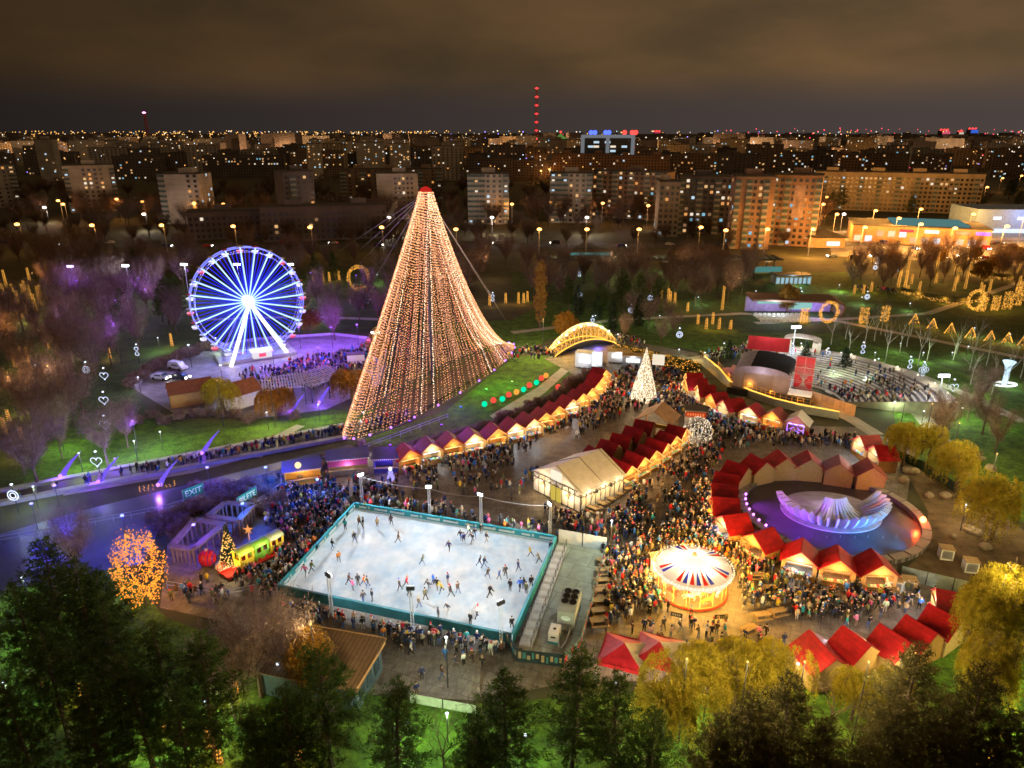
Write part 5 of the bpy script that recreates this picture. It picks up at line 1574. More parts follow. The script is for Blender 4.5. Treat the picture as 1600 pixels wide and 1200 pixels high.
for x in (-5.6, 5.6):
    for y in (-3.2, 5.6):
        b = MB()
        for dx in (-.2, .2):
            for dy in (-.2, .2): b.tube([(x + dx, y + dy, 0), (x + dx, y + dy, 6)], .04, 4)
        for k in range(12): b.tube([(x - .2, y - .2, k * .5), (x + .2, y + .2, k * .5 + .5)], .025, 3)
        part('truss_tower', b, M('truss_brown', (.34, .26, .22), .5), t)
b = MB(); b.slab([(5.5, -4.5, 2.0), (10.0, -4.5, 2.0), (10.0, -1.2, 2.0), (5.5, -1.2, 2.0)], .25); part('side_deck', b, MATS['white_paint'], t)
b = MB()
for k in range(14):
    b.tube([(5.8 + .3 * k, 1.5, 0), (5.8 + .3 * (13 - k), 1.5, 6)], .03, 3); 
for z in (1.5, 3, 4.5, 6): b.tube([(5.8, 1.5, z), (10, 1.5, z)], .05, 4)
part('scaffold', b, MATS['truss_brown'], t)
lamp('stage_light', (0, -5.5, 5.5), (.9, .75, .7), 170, t); lamp('stage_light', (8, -6, 4), (1, .75, .6), 170, t)
p = G(1252, 615); t = thing('screen_tower', 'tall red scaffold tower on the right of the stage', 'scaffold', (p.x, p.y, .06), R(-27))
b = MB(); b.box((0, 0, 4.2), (3.6, .4, 7.6)); part('banner', b, M('tower_red', (.42, .02, .03), .6), t)
b = MB()
for x in (-1.8, 0, 1.8): b.tube([(x, -.35, 0), (x, -.35, 8.2)], .07, 4)
for z in (0.4, 2.4, 4.4, 6.4, 8.2): b.tube([(-1.8, -.35, z), (1.8, -.35, z)], .05, 4)
for z in (0.4, 2.4, 4.4): b.tube([(-1.8, -.35, z), (0, -.35, z + 2)], .04, 4); b.tube([(1.8, -.35, z), (0, -.35, z + 2)], .04, 4)
part('frame', b, M('tower_pink', (.5, .2, .18), .5), t)
lamp('tower_light', (0, -4, 5), (1, .85, .75), 260, t)
p = G(1205, 588); t = thing('screen_tower', 'long red screen standing behind the stage roof', 'scaffold', (p.x, p.y + 4, .06), R(-20))
b = MB(); b.box((0, 0, 6.4), (9.0, .4, 3.2)); part('banner', b, MATS['tower_red'], t)
for x in (-4.2, 0, 4.2):
    b = MB(); b.tube([(x, .35, 0), (x, .35, 8)], .1, 4); part('post', b, MATS['steel'], t)
lamp('tower_light', (0, -3.0, 9), (1, .8, .8), 200, t)
for i, q in enumerate(((1137, 585), (1145, 600))):
    p = G(*q); t = thing('tarp_pile', ['pink and white tarpaulin heap on the parapet ramp', 'small pink tarpaulin bundle by the stage corner'][i], 'tarpaulin', (p.x, p.y, .06))
    b = MB(); b.ball((0, 0, .5), 1.2 - .3 * i, 9, 6, sq=(1.5, .9, .9)); b.ball((1.3, .2, .9), .8, 8, 5, sq=(.9, .8, 1.6)); part('tarp', b, M('tarp_pink', (.65, .28, .36), .5, bump=.5, scale=2), t, True)
# parapet with rope light in front of the stage
pts = [(1100, 566), (1122, 584), (1140, 606), (1175, 622), (1210, 634), (1255, 645), (1310, 655)]
P = [G(*q) for q in pts]
t = thing('parapet', 'curved pale parapet wall topped with a golden rope light below the stage', 'wall')
for A, B in zip(P, P[1:]):
    d = (B - A).normalized(); nn = Vector((-d.y, d.x, 0)) * .3
    b = MB(); b.slab([A - nn + Vector((0, 0, 1.5)), B - nn + Vector((0, 0, 1.5)), B + nn + Vector((0, 0, 1.5)), A + nn + Vector((0, 0, 1.5))], 1.5); part('wall', b, M('parapet_stone', (.42, .42, .40), .7, var=.2), t)
b = MB(); b.tube([p + Vector((0, 0, 1.6)) for p in P], .09, 5); part('rope_light', b, E('rope_amber', (1, .42, .05), 4.5), t)
b = MB()
for A, B in zip(P[1:], P[2:]):
    for k in range(5):
        q = A.lerp(B, k / 5); b.tube([q + Vector((0, .6, 1.5)), q + Vector((0, .6, 2.7))], .05, 4)
    b.tube([A + Vector((0, .6, 2.7)), B + Vector((0, .6, 2.7))], .05, 4); b.tube([A + Vector((0, .6, 2.1)), B + Vector((0, .6, 2.1))], .04, 4)
part('railing', b, M('rail_amber', (.5, .28, .07), .5), t)
for k, q in enumerate(P):
    lamp('rope_glow', (q.x - .5, q.y + 1.2, 2.6), (1, .45, .08), 130, t, .4)
way([(1092, 560), (1118, 580), (1140, 600), (1180, 616), (1225, 628), (1300, 645)], 3.0, .07, 'path_paving')
way([(1275, 632), (1330, 655), (1370, 680)], 3.0, .074, 'path_paving')
fence('stage_wall', [(1266, 628), (1300, 640), (1335, 652)], 2.4, M('tan_hoarding', (.42, .27, .17), .7), 'tan hoarding between the stage and the amphitheatre seats', post=False)

# ================================================================ concert shell on the far lawn
p = G(1245, 497)
t = thing('open_air_pavilion', 'long low pavilion with curved dark roof, screen and rows of white seats', 'pavilion', (p.x, p.y + 4, 0), -.03)
b = MB(); n = 8
q = [(-13, 5.2), (12.5, 4.6), (14.2, 4.0), (14.8, 3.0), (14.5, 1.2), (13.8, .1)]
for (x0, z0), (x1, z1) in zip(q, q[1:]):
    b.slab([(x0, -2.5, z0), (x1, -2.5, z1), (x1, 5, z1 + .6 if z1 > 3 else z1), (x0, 5, z0 + .6 if z0 > 3 else z0)], .5)
part('roof', b, M('pavilion_roof', (.16, .09, .07), .5), t)
b = MB(); b.box((0, 4.2, 2.4), (26, .3, 4.6)); part('rear_wall', b, M('lilac_wall', (.35, .25, .6), .6), t)
b = MB(); b.box((3.5, 3.9, 2.6), (7.5, .12, 3.6)); b.box((-5, 3.9, 3.3), (9, .1, 1.6)); part('screen', b, E('screen_teal', (.45, .9, .85), .9), t)
for k in range(4):
    b = MB()
    for j in range(11): b.box((-11.5 + j * 1.35, -8.5 + k * 2.2, .5), (1.0, .5, .9))
    part('seat_row', b, MATS['white_paint'], t)
lamp('pavilion_light', (-6, -5, 4.6), (.85, .95, 1), 1100, t, .8); lamp('pavilion_light', (7, -2, 4), (.6, .5, 1), 1000, t, .8)
# ================================================================ left corner: train ride, signs, kiosks
def sign(px0, py0, px1, py1, txt, label, z0=1.6, hh=1.5):
    A, B = G(px0, py0), G(px1, py1); d = B - A; c = (A + B) / 2
    t = thing('banner_sign', label, 'sign', (c.x, c.y, .05), math.atan2(d.y, d.x))
    w_ = d.length
    b = MB(); b.box((0, 0, z0 + hh / 2), (w_, .08, hh)); part('banner', b, M('banner_green', (.02, .30, .17), .5, var=.15), t)
    for s in (-1, 1):
        b = MB(); b.box((s * (w_ / 2 + .05), 0, (z0 + hh) / 2), (.1, .12, z0 + hh)); part('post', b, MATS['steel'], t)
    me = text_mesh(txt, hh * .82); me.materials.append(M('letter_white', (.85, .87, .86), .5))
    o = part('lettering', me, None, t); o.rotation_euler = (R(90), 0, 0); o.location = (0, -.07, z0 + hh * .48)
    x0, x1 = min(v.co.x for v in me.vertices), max(v.co.x for v in me.vertices)
    o.scale.x = w_ * .82 / max(.1, x1 - x0)
    lamp('sign_light', (0, -2.2, 2.9), (.6, .8, 1), 45, t)
sign(289, 790, 320, 778, 'EXIT', 'green EXIT banner on the lakeside rail', .9, 1.6)
sign(374, 806, 403, 788, 'BILETE', 'green banner with white letters near the train ride', 1.4, 1.5)
def train():
    A, B = G(352, 905), G(446, 856); d = B - A; rz = math.atan2(d.y, d.x); dn = d.normalized(); nn = Vector((-dn.y, dn.x, 0))
    t = thing('ride_track', 'red ramp and track of the children\'s train beside the rink queue', 'ride track', ((A.x + B.x) / 2, (A.y + B.y) / 2, .05), rz)
    L = d.length; b = MB()
    b.box((0, .2, .35), (L, 2.2, .1)); 
    for s in (-.7, .9): b.box((0, s, .48), (L, .12, .12))
    for k in range(int(L / .7)): b.box((-L / 2 + k * .7 + .3, .2, .2), (.15, 2.0, .3))
    part('track', b, M('track_red', (.5, .03, .02), .45), t)
    b = MB()
    for k in range(14):
        x = -L / 2 + k * L / 14; b.tube([(x, 1.5, 0), (x, 1.5, 1.2)], .04, 4)
    for z in (.7, 1.2): b.tube([(-L / 2, 1.5, z), (L / 2, 1.5, z)], .04, 4)
    part('railing', b, MATS['track_red'], t)
    M('train_yellow', (.75, .55, .04), .4); M('train_green', (.22, .5, .05), .4); M('train_roof', (.35, .40, .22), .5)
    for i, (u, col, lb) in enumerate(((.33, 'train_yellow', 'yellow-green train carriage nearest the red ball'), (.58, 'train_green', 'green train carriage in the middle of the children\'s train'), (.83, 'train_yellow', 'yellow train carriage with grey-green roof at the rink end'))):
        c = A + d * u + nn * .2
        k_ = thing('train_carriage', lb, 'train carriage', (c.x, c.y, .48), rz, 'carriages of the children\'s train')
        l_ = L * .22
        b = MB()
        for s in (-1, 1):
            b.box((0, s * .75, .65), (l_, .1, .9))
            for x in (-.46, 0, .46): b.box((x * l_, s * .75, 1.5), (.28, .12, 1.0))
        b.box((0, 0, .2), (l_, 1.6, .15)); b.box((-l_ / 2, 0, .7), (.1, 1.5, 1.0))
        part('body', b, MATS[col], k_)
        b = MB(); n = 7
        for q in range(n):
            x0, x1 = math.pi * q / n, math.pi * (q + 1) / n
            b.slab([(-l_ / 2 - .1, -.95 * math.cos(x0), 2.0 + .45 * math.sin(x0)), (l_ / 2 + .1, -.95 * math.cos(x0), 2.0 + .45 * math.sin(x0)), (l_ / 2 + .1, -.95 * math.cos(x1), 2.0 + .45 * math.sin(x1)), (-l_ / 2 - .1, -.95 * math.cos(x1), 2.0 + .45 * math.sin(x1))], .08)
        part('roof', b, MATS['train_roof'] if i == 2 else M('roof_lime', (.45, .6, .06), .45) if i == 0 else MATS['train_green'], k_)
        for s in (-1, 1):
            b = MB()
            for x in (-.28, .28): b.tube([(x * l_, s * .78, .22), (x * l_, s * .9, .22)], .22, 10)
            part('wheel', b, MATS['goods_red'], k_)
        b = MB(); b.box((-.2, 0, .55), (.6, 1.3, .5)); b.box((l_ * .3, 0, .55), (.6, 1.3, .5)); part('seat', b, MATS['goods_red'], k_)
        lamp('carriage_light', (0, -1.5, 2.6), (1, .85, .6), 40, k_)
    AVOID.append((t.location.x, t.location.y, 2.5)); AVOID.append((A.x, A.y, 1.6)); AVOID.append((B.x, B.y, 1.6))
    p = G(390, 845); t = thing('star_topper', 'orange pointed star ornament on the train ride', 'ornament', (p.x, p.y, .05))
    b = MB(); b.tube([(0, 0, 0), (0, 0, 1.3)], .07, 5)
    for a in range(5):
        x = a * 1.2566 + 1.5708; b.tube([(0, 0, 1.7), (.75 * math.cos(x), 0, 1.7 + .75 * math.sin(x))], [.2, .02], 5)
    part('star', b, E('star_glow', (1, .38, .12), 1.4), t)
train()
p = G(326, 884); t = thing('giant_bauble', 'giant red and blue striped bauble on the paving left of the train', 'bauble', (p.x, p.y, .05))
b = MB(); b.ball((0, 0, 1.12), 1.1, 20, 12); part('ball', b, None or banded('bauble_stripe', ((.45, .015, .03), (.04, .02, .22)), 0, 2.2, .2), t, True)
b = MB(); b.tube([(0, 0, 2.2), (0, 0, 2.45)], .18, 8); part('cap', b, MATS['drum_gold'], t)
p = G(361, 884); t = thing('small_light_tree', 'narrow green Christmas tree covered in warm bulbs by the train ride', 'light tree', (p.x, p.y, .05)); ht = ZH(p.y, 822)
b = MB(); b.tube([(0, 0, 0), (0, 0, ht)], [.1, .02], 6); part('trunk', b, MATS['bark'], t)
Pq = []
for i in range(2200):
    u = random.random() ** 1.4; a = random.uniform(0, 6.28); r_ = 1.25 * (1 - u) * random.uniform(.6, 1)
    Pq.append((r_ * math.cos(a), r_ * math.sin(a), .3 + u * (ht - .4)))
V_, F_ = tris_from(np.array(Pq), 2, .3, .05, .1); part('crown', mesh_np('crown', V_, F_, MATS['spruce_needles']), None, t)
b = MB()
for i in range(300):
    u = random.random() ** 1.4; a = random.uniform(0, 6.28); r_ = 1.38 * (1 - u)
    b.octa((r_ * math.cos(a), r_ * math.sin(a), .3 + u * (ht - .4)), .085)
part('light_string', b, MATS['bulb_warm'], t)
b = MB(); b.ball((0, 0, .15), 1.7, 12, 5, sq=(1.2, 1, .25)); part('cotton_base', b, MATS['white_paint'], t, True)
lamp('tree_light', (.8, -2.2, 2), (1, .75, .4), 160, t)
# timber frames on the lower deck
def timber_frame(c, label):
    Pp = [G(*q, 2.6) for q in c]; t = thing('timber_frame', label, 'timber frame', group='open timber frames by the water')
    for A, B in zip(Pp, Pp[1:] + Pp[:1]):
        b = MB(); d = (B - A); dn = d.normalized(); nn = Vector((-dn.y, dn.x, 0)) * .45
        b.slab([A - nn, B - nn, B + nn, A + nn], .22); part('beam', b, M('frame_timber', (.20, .15, .11), .7), t)
        for k in range(5):
            q = A + d * k / 5; b = MB(); b.box((q.x, q.y, 1.2), (.2, .2, 2.38)); part('post', b, MATS['frame_timber'], t)
timber_frame([(268, 852), (301, 857), (349, 818), (304, 810)], 'open rectangular timber frame between the amber tree and the small light tree')
timber_frame([(325, 805), (352, 784), (395, 788), (372, 812)], 'longer timber frame under the green banners')
# steel rail along the lower water edge
def rail(pts, label, h=1.1, step=2.2):
    t = thing('railing', label, 'railing'); P = [G(*q) for q in pts]
    for A, B in zip(P, P[1:]):
        n = max(1, int((B - A).length / step))
        b = MB()
        for k in range(n + 1): q = A.lerp(B, k / n); b.tube([q, q + Vector((0, 0, h))], .045, 4)
        part('post', b, M('rail_blue_steel', (.3, .33, .45), .45, metal=.3), t)
        b = MB()
        for z in (h, h * .55): b.tube([A + Vector((0, 0, z)), B + Vector((0, 0, z))], .045, 4)
        part('bar', b, MATS['rail_blue_steel'], t)
rail([(0, 850), (260, 800), (430, 745), (560, 708), (700, 655)], 'long steel railing along the water below the boardwalk')
rail([(390, 800), (440, 765), (440, 740)], 'short steel railing beside the yellow kiosk')
rail([(262, 920), (355, 935), (400, 925)], 'glass-like low railing round the train ride corner')
# kiosks
def kiosk(px, py, w, d, h, rz, label, wall, roof, glow, col, globe=False, awning=None):
    p = G(px, py); t = thing('food_kiosk', label, 'kiosk', (p.x, p.y, .05), rz, 'food kiosks at the lake corner')
    b = MB(); b.box((0, d / 2 - .05, h / 2), (w, .1, h)); b.box((0, -d / 2 + .05, .5), (w, .1, 1.0)); b.box((0, -d / 2 + .05, h - .2), (w, .1, .4))
    for s in (-1, 1): b.box((s * (w / 2 - .05), 0, h / 2), (.1, d - .22, h))
    part('wall', b, wall, t)
    b = MB(); b.slab([(-w / 2 - .3, -d / 2 - .4, h + .1), (w / 2 + .3, -d / 2 - .4, h + .1), (w / 2 + .3, d / 2 + .3, h + .55), (-w / 2 - .3, d / 2 + .3, h + .55)], .14); part('roof', b, roof, t)
    b = MB(); b.box((0, d / 2 - .2, 1.7), (w - .4, .06, 1.1)); part('menu_board', b, MATS[glow], t)
    b = MB(); b.box((0, -d / 2 - .15, 1.02), (w, .4, .07)); part('counter', b, MATS['pale_wood'], t)
    if awning:
        b = MB(); b.slab([(-w / 2, -d / 2 - .05, h - .2), (-w / 2, -d / 2 - 1.2, h - .7), (w / 2, -d / 2 - 1.2, h - .7), (w / 2, -d / 2 - .05, h - .2)][::-1], .05); part('awning', b, awning, t)
    if globe:
        b = MB(); b.tube([(-w * .1, -d / 2 - .2, h), (-w * .1, -d / 2 - .2, h + .5)], .06, 5); part('globe_bracket', b, MATS['dark_metal'], t)
        b = MB(); b.ball((-w * .1, -d / 2 - .2, h + .95), .5, 12, 8); part('globe', b, E('globe_warm', (1, .72, .35), 2.2), t, True)
    b = MB()
    for k in range(14): b.octa((-w / 2 + k * w / 13, -d / 2 - .42, h - .02), .06)
    part('light_string', b, MATS['bulb_warm'], t)
    lamp('kiosk_light', (0, 0, h - .5), col, 130, t); lamp('kiosk_light', (0, -d / 2 - 1.4, h), col, 110, t); AVOID.append((p.x, p.y, w * .6))
M('kiosk_yellow', (.55, .33, .05), .5); M('kiosk_blue_roof', (.10, .10, .32), .5, var=.2); M('awning_violet', (.30, .05, .22), .6)
kiosk(474, 752, 5.4, 2.6, 2.6, .32, 'yellow kiosk with blue roof and round globe lamp at the lake corner', MATS['kiosk_yellow'], MATS['kiosk_blue_roof'], 'glow_panel_warm', WARM, True)
kiosk(545, 737, 6.2, 2.6, 2.9, .22, 'white food stall with violet awning between yellow kiosk and lakeside row', MATS['pale_wood'], MATS['kiosk_blue_roof'], 'glow_panel_white', (1, .75, .6), False, MATS['awning_violet'])
kiosk(605, 733, 4.0, 3.0, 2.6, .1, 'dark blue kiosk edged with bulbs at the start of the lakeside row', M('kiosk_navy', (.06, .05, .2), .5), M('navy_roof', (.03, .04, .14), .5), 'glow_panel_white', (.35, .25, 1.))
p = G(611, 752); t = thing('snow_figure', 'small glowing white and violet snow figure in front of the dark blue kiosk', 'light figure', (p.x, p.y, .05))
b = MB(); b.ball((0, 0, .6), .6, 10, 7); b.ball((0, 0, 1.45), .42, 10, 7); part('body', b, E('figure_violet', (.4, .35, 1), 1.6), t, True)
b = MB(); b.ball((0, 0, 2.15), .32, 10, 7); part('head', b, E('figure_white', (1, .97, .9), 2), t, True)
lamp('figure_light', (0, -1.2, 1.6), (.4, .3, 1), 70, t)
# blue wash over the lake corner
for i, (q, cl, w_, lb) in enumerate((((200, 850), (.01, .05, 1), 700, 'blue floodlight post standing in the pond near the amber tree'), ((330, 770), (.07, .03, 1), 520, 'violet-blue floodlight post behind the EXIT banner'), ((420, 770), (.01, .10, 1), 700, 'blue floodlight post between the green banners and the yellow kiosk'),
                                     ((385, 830), (.02, .12, 1), 480, 'blue floodlight post behind the train ride'), ((95, 800), (.12, .02, 1), 500, 'violet floodlight post on the boardwalk kerb at the far left'), ((500, 790), (.03, .2, 1), 420, 'cyan floodlight post in the crowd at the rink corner'),
                                     ((60, 830), (.03, .03, 1), 300, 'deep blue floodlight post at the left edge of the pond'), ((310, 865), (.12, .04, 1), 260, 'violet floodlight post beside the timber frame'))):
    p = G(*q); t = thing('floodlight_post', lb, 'floodlight', (p.x, p.y, .04), 0, 'blue floodlight posts of the lake corner')
    b = MB(); b.tube([(0, 0, 0), (0, 0, 4.2)], .05, 5); part('post', b, MATS['dark_metal'], t)
    b = MB(); b.box((0, 0, 4.3), (.35, .3, .16)); part('lamp_head', b, E('head_%d' % i, tuple(min(1, k + .2) for k in cl), 6), t)
    lamp('flood_light', (0, 0, 4.1), cl, w_ * 3.0, t, .25)
for i, q in enumerate(((98, 748), (157, 757), (250, 762), (318, 712), (455, 650), (500, 632))):
    p = G(*q); t = thing('light_horn', f'violet lit horn-shaped lamp beside the boardwalk, {ORD[i]} from the left', 'lamp', (p.x, p.y, .4), 0, 'horn lamps along the boardwalk')
    b = MB(); b.tube([(0, 0, 0), (.5, .5, 1.0), (1.3, 1.3, 2.2), (2.4, 2.2, 3.4)], [.5, .34, .2, .04], 7); part('horn', b, E('horn_violet', (.22, .12, 1), 1.3), t, True)
    b = MB(); b.ball((0, -.4, .3), .3, 7, 5); part('lamp_glass', b, MATS['bulb_purple'], t)
    lamp('horn_light', (0, -.8, 1.0), (.18, .04, 1), 260, t)
p = G(247, 768); t = thing('lit_lettering', 'row of amber lit letters low on the boardwalk edge', 'light sign', (p.x, p.y, .1), math.atan2(G(270, 762).y - G(225, 770).y, G(270, 762).x - G(225, 770).x))
b = MB()
for k in range(9):
    for z in range(4):
        if random.random() < .8: b.octa((-2.4 + k * .6 + random.uniform(-.1, .1), 0, .45 + z * .25), .08)
part('bulb', b, MATS['bulb_amber'], t); lamp('sign_light', (0, -1, .9), (1, .45, .1), 70, t)

# ================================================================ light shapes of the park
def heart_lamp(px, py, label, kind='heart', h=4.6, grp='light motifs on park lamp posts', col='bulb_cool'):
    p = G(px, py); t = thing('motif_lamp', label, 'lamp post', (p.x, p.y, .03), 0, grp)
    b = MB(); b.tube([(0, 0, 0), (0, 0, h)], [.08, .05], 6); part('post', b, MATS['dark_metal'], t)
    b = MB(); b.ball((0, 0, h + .15), .2, 8, 5, sq=(1, 1, .6)); part('lamp_head', b, E('park_head', (.75, .85, 1), 5), t)
    b = MB()
    for k in range(40):
        a = 2 * math.pi * k / 40
        if kind == 'heart': x, z = .055 * 16 * math.sin(a) ** 3, .055 * (13 * math.cos(a) - 5 * math.cos(2 * a) - 2 * math.cos(3 * a) - math.cos(4 * a))
        elif kind == 'ball': x, z = .75 * math.cos(a), .75 * math.sin(a)
        elif kind == 'butterfly': r_ = .9 * (abs(math.cos(2 * a)) ** .6 + .15); x, z = r_ * math.cos(a), r_ * math.sin(a) * 1.35
        else: x, z = .45 * math.sin(2 * a), 1.0 * math.cos(a)
        b.octa((x, -.25, h - 1.5 + z), .075); 
        if kind in ('ball', 'butterfly'): b.octa((x * .55, -.25, h - 1.5 + z * .55), .06)
    part('light_motif', b, MATS[col], t)
    lamp('lamp_light', (0, -.2, h + .5), (.78, .9, 1), 70, t)
for i, (q, k) in enumerate((((158, 740), 'heart'), ((170, 680), 'heart'), ((168, 640), 'heart'), ((168, 600), 'heart'), ((30, 795), 'ball'), ((140, 590), 'ball'), ((218, 560), 'swirl'))):
    heart_lamp(q[0], q[1] + 8, f'park lamp with white {k} motif, {ORD[i]} going back from the boardwalk at the left', k, grp='light motifs left of the wheel')
for i, (q, k) in enumerate((((1234, 566), 'butterfly'), ((1437, 598), 'butterfly'), ((1485, 618), 'heart'), ((1290, 566), 'swirl'), ((1345, 556), 'swirl'), ((1418, 580), 'swirl'))):
    heart_lamp(q[0], q[1] + 6, f'park lamp with white {k} motif right of the stage, {ORD[i]} of those motifs', k, 5.4 if k == 'butterfly' else 4.2, 'light motifs right of the stage')
for i, q in enumerate(((925, 520), (905, 475), (1060, 540), (905, 440), (1160, 435), (1015, 480), (1400, 432), (1365, 430), (1352, 478), (770, 480), (985, 500), (1250, 478))):
    heart_lamp(q[0], q[1], f'slim park lamp on the lawns behind the amber bridge, {ORD[i]} of the scattered ones', 'swirl' if i % 3 == 0 else 'ball', 4.5, 'slim park lamps behind the bridge')
def park_lamp(px, py, label, col=(.85, .95, 1), w_=150, h=4.2, grp='ground lamps in the right-hand birch lawn', glass='park_head'):
    p = G(px, py); t = thing('park_lamp', label, 'lamp post', (p.x, p.y, .03), 0, grp)
    b = MB(); b.tube([(0, 0, 0), (0, 0, h)], [.07, .05], 5); part('post', b, MATS['dark_metal'], t)
    b = MB(); b.ball((0, 0, h + .12), .17, 7, 5, sq=(1, 1, .55)); part('lamp_head', b, MATS[glass], t)
    lamp('lamp_light', (0, 0, h - .35), col, w_, t, .2)
GREEN = (.72, 1., .5)
for i, (x, y, w_) in enumerate(((1312, 560, 260), (1365, 560, 200), (1405, 545, 240), (1370, 570, 220), (1440, 560, 260), (1485, 560, 240), (1510, 550, 200), (1530, 615, 260), (1570, 590, 200), (1480, 600, 260), (1300, 590, 280), (1350, 600, 300), (1395, 640, 320), (1440, 655, 300), (1500, 650, 240), (1560, 660, 200),
                                (1100, 560, 260), (1060, 555, 260), (1010, 560, 260), (965, 530, 260), (1130, 545, 220), (1185, 545, 220), (1250, 545, 260), (1180, 460, 420), (1250, 455, 420), (1310, 450, 420), (1345, 470, 300), (1030, 500, 240), (1090, 470, 260), (930, 500, 220), (1420, 480, 220), (1520, 520, 200), (1575, 530, 200))):
    park_lamp(x, y + 6, f'small park lamp lighting the grass green, {ORD[i % 20]} of the {"birch lawn" if i < 16 else "lawn" if i < 20 else "wider lawns"}', GREEN, w_ * 1.5, 2.3, 'small park lamps right of the bridge')
for i, (x, y, w_, c) in enumerate(((60, 790, 300, GREEN), (130, 735, 420, GREEN), (100, 700, 260, GREEN), (215, 715, 420, GREEN), (255, 700, 320, GREEN), (420, 668, 330, (1, .95, .5)), (340, 545, 240, GREEN), (250, 545, 260, GREEN), (220, 610, 200, (.8, .7, 1)), (500, 655, 220, GREEN), (490, 500, 240, GREEN), (450, 440, 300, GREEN), (590, 440, 300, GREEN), (570, 668, 200, GREEN), (110, 560, 200, (1, .7, .4)), (60, 590, 220, (1, .6, .3)), (40, 640, 220, (1, .55, .25)), (50, 500, 300, (1, .7, .3)), (130, 500, 260, (.9, 1, .5)))):
    park_lamp(x, y + 4, f'small park lamp on the lawns left of the light tree, {ORD[i]} of that lawn', c, w_ * 2.2, 3.4, 'small park lamps left of the light tree')
for i, (x, y, w_, c) in enumerate(((30, 1010, 220, GREEN), (330, 1140, 420, GREEN), (250, 1180, 300, GREEN), (130, 960, 160, GREEN), (45, 940, 220, GREEN), (20, 1110, 220, GREEN), (640, 1175, 420, GREEN), (440, 1080, 280, (1, .95, .5)), (700, 1160, 260, GREEN), (820, 1195, 200, GREEN), (1020, 1160, 380, GREEN), (1100, 1120, 420, (1, .85, .3)), (1240, 1080, 320, (1, .8, .25)), (1560, 1060, 420, (1, .9, .3)), (1590, 1150, 300, (.8, 1, .3)), (1400, 1075, 240, (1, .9, .4)), (960, 1110, 200, (1, .8, .4)), (1480, 1170, 240, (1, .7, .25)))):
    park_lamp(x, y, f'park lamp among the near pines, {ORD[i]} from the left', c, w_ * 1.6, 3.2, 'park lamps among the near trees')
# tall floodlights of the park
for i, (x, y, hh, w_, lb) in enumerate(((1235, 570, 512, 2600, 'tall bright white floodlight behind the stage'), (1462, 640, 588, 1400, 'white floodlight standing on the birch lawn right of the amphitheatre'), (207, 470, 416, 2200, 'white floodlight above the bare trees left of the ferris wheel'), (123, 475, 417, 1500, 'violet floodlight above the bare trees at the far left'),
                                         (296, 465, 414, 1600, 'white floodlight behind the left of the ferris wheel'), (459, 462, 414, 1800, 'white floodlight behind the right of the ferris wheel'), (378, 470, 414, 1500, 'warm white floodlight seen through the ferris wheel spokes'), (590, 560, 521, 900, 'violet white floodlight behind the crowd left of the light tree'))):
    p = G(x, y); h = max(6, ZH(p.y, hh)); t = thing('tall_floodlight', lb, 'floodlight', (p.x, p.y, .03), 0, 'tall park floodlights')
    b = MB(); b.tube([(0, 0, 0), (0, 0, h)], [.16, .09], 7); part('post', b, MATS['steel'], t)
    b = MB(); b.box((0, -.15, h + .2), (2.2, .3, .5)); part('lamp_housing', b, MATS['dark_metal'], t)
    b = MB(); b.box((0, -.33, h + .2), (2.1, .06, .55)); part('lamp_glass', b, MATS['flood_glass'] if i != 3 else E('flood_violet', (.45, .3, 1), 14), t)
    lamp('flood_light', (0, -1.2, h + .1), (.9, .95, 1) if i != 3 else (.5, .3, 1), w_, t, .5)
# amber light columns wound round trunks
def light_column(px, py, top, label, grp, r=.42, lean=0.):
    p = G(px, py); h = max(1.6, ZH(p.y, top)); t = thing('light_column', label, 'light column', (p.x, p.y, .03), 0, grp)
    b = MB(); b.tube([(0, 0, 0), (lean, 0, h)], [.16, .1], 6); part('trunk', b, MATS['bark'], t); AVOID.append((p.x, p.y - 3, 4.2))
    b = MB(); wrap_lights((0, 0, .1), (lean, 0, h), r * .8, r * .55, h * 2.2, int(h * 24), b, .085); part('light_string', b, MATS['bulb_amber'], t)
    lamp('column_light', (0, -1.0, h * .5), (1, .48, .10), 90, t, .5)
cols_ = [(25, 575, 545), (38, 580, 540), (47, 578, 542), (67, 610, 575), (35, 600, 578), (10, 680, 652), (25, 715, 683), (38, 700, 668), (172, 560, 545), (269, 541, 521), (75, 545, 524), (82, 535, 512), (15, 660, 640)]
for i, (x, y, tp) in enumerate(cols_):
    light_column(x, y, tp, f'amber wound trunk in the dark trees at the far left, {ORD[i]} of those', 'amber trunks at the far left')
for i, (x, y, tp) in enumerate(((1033, 470, 452), (1043, 478, 450), (1047, 472, 455), (1054, 474, 457), (1128, 485, 447), (1074, 487, 473), (1090, 507, 491), (1103, 515, 497), (1113, 507, 488), (1123, 515, 497), (1141, 515, 500), (765, 478, 460), (790, 474, 458), (810, 475, 457), (818, 474, 458), (824, 472, 455))):
    light_column(x, y, tp, f'amber wound trunk on the lawns behind the bridge, {ORD[i]} of those', 'amber trunks behind the bridge', .5)
for i, (x, y, tp) in enumerate(((490, 440, 422), (505, 440, 424), (530, 438, 422), (515, 440, 425))):
    light_column(x, y, tp, f'amber wound trunk behind the ferris wheel, {ORD[i]} from the wheel', 'amber trunks behind the wheel', .5)
for i, (x, y, tp) in enumerate(((326, 1170, 1135), (258, 1145, 1120), (345, 1195, 1183), (130, 1090, 1072), (1548, 1190, 1145), (1520, 1200, 1182), (470, 1190, 1150), (1110, 1158, 1140), (370, 1085, 1063))):
    light_column(x, y, tp, f'thin trunk wound with pinkish amber bulbs among the near pines, {ORD[i]} of those', 'wound trunks among the near pines', .26)
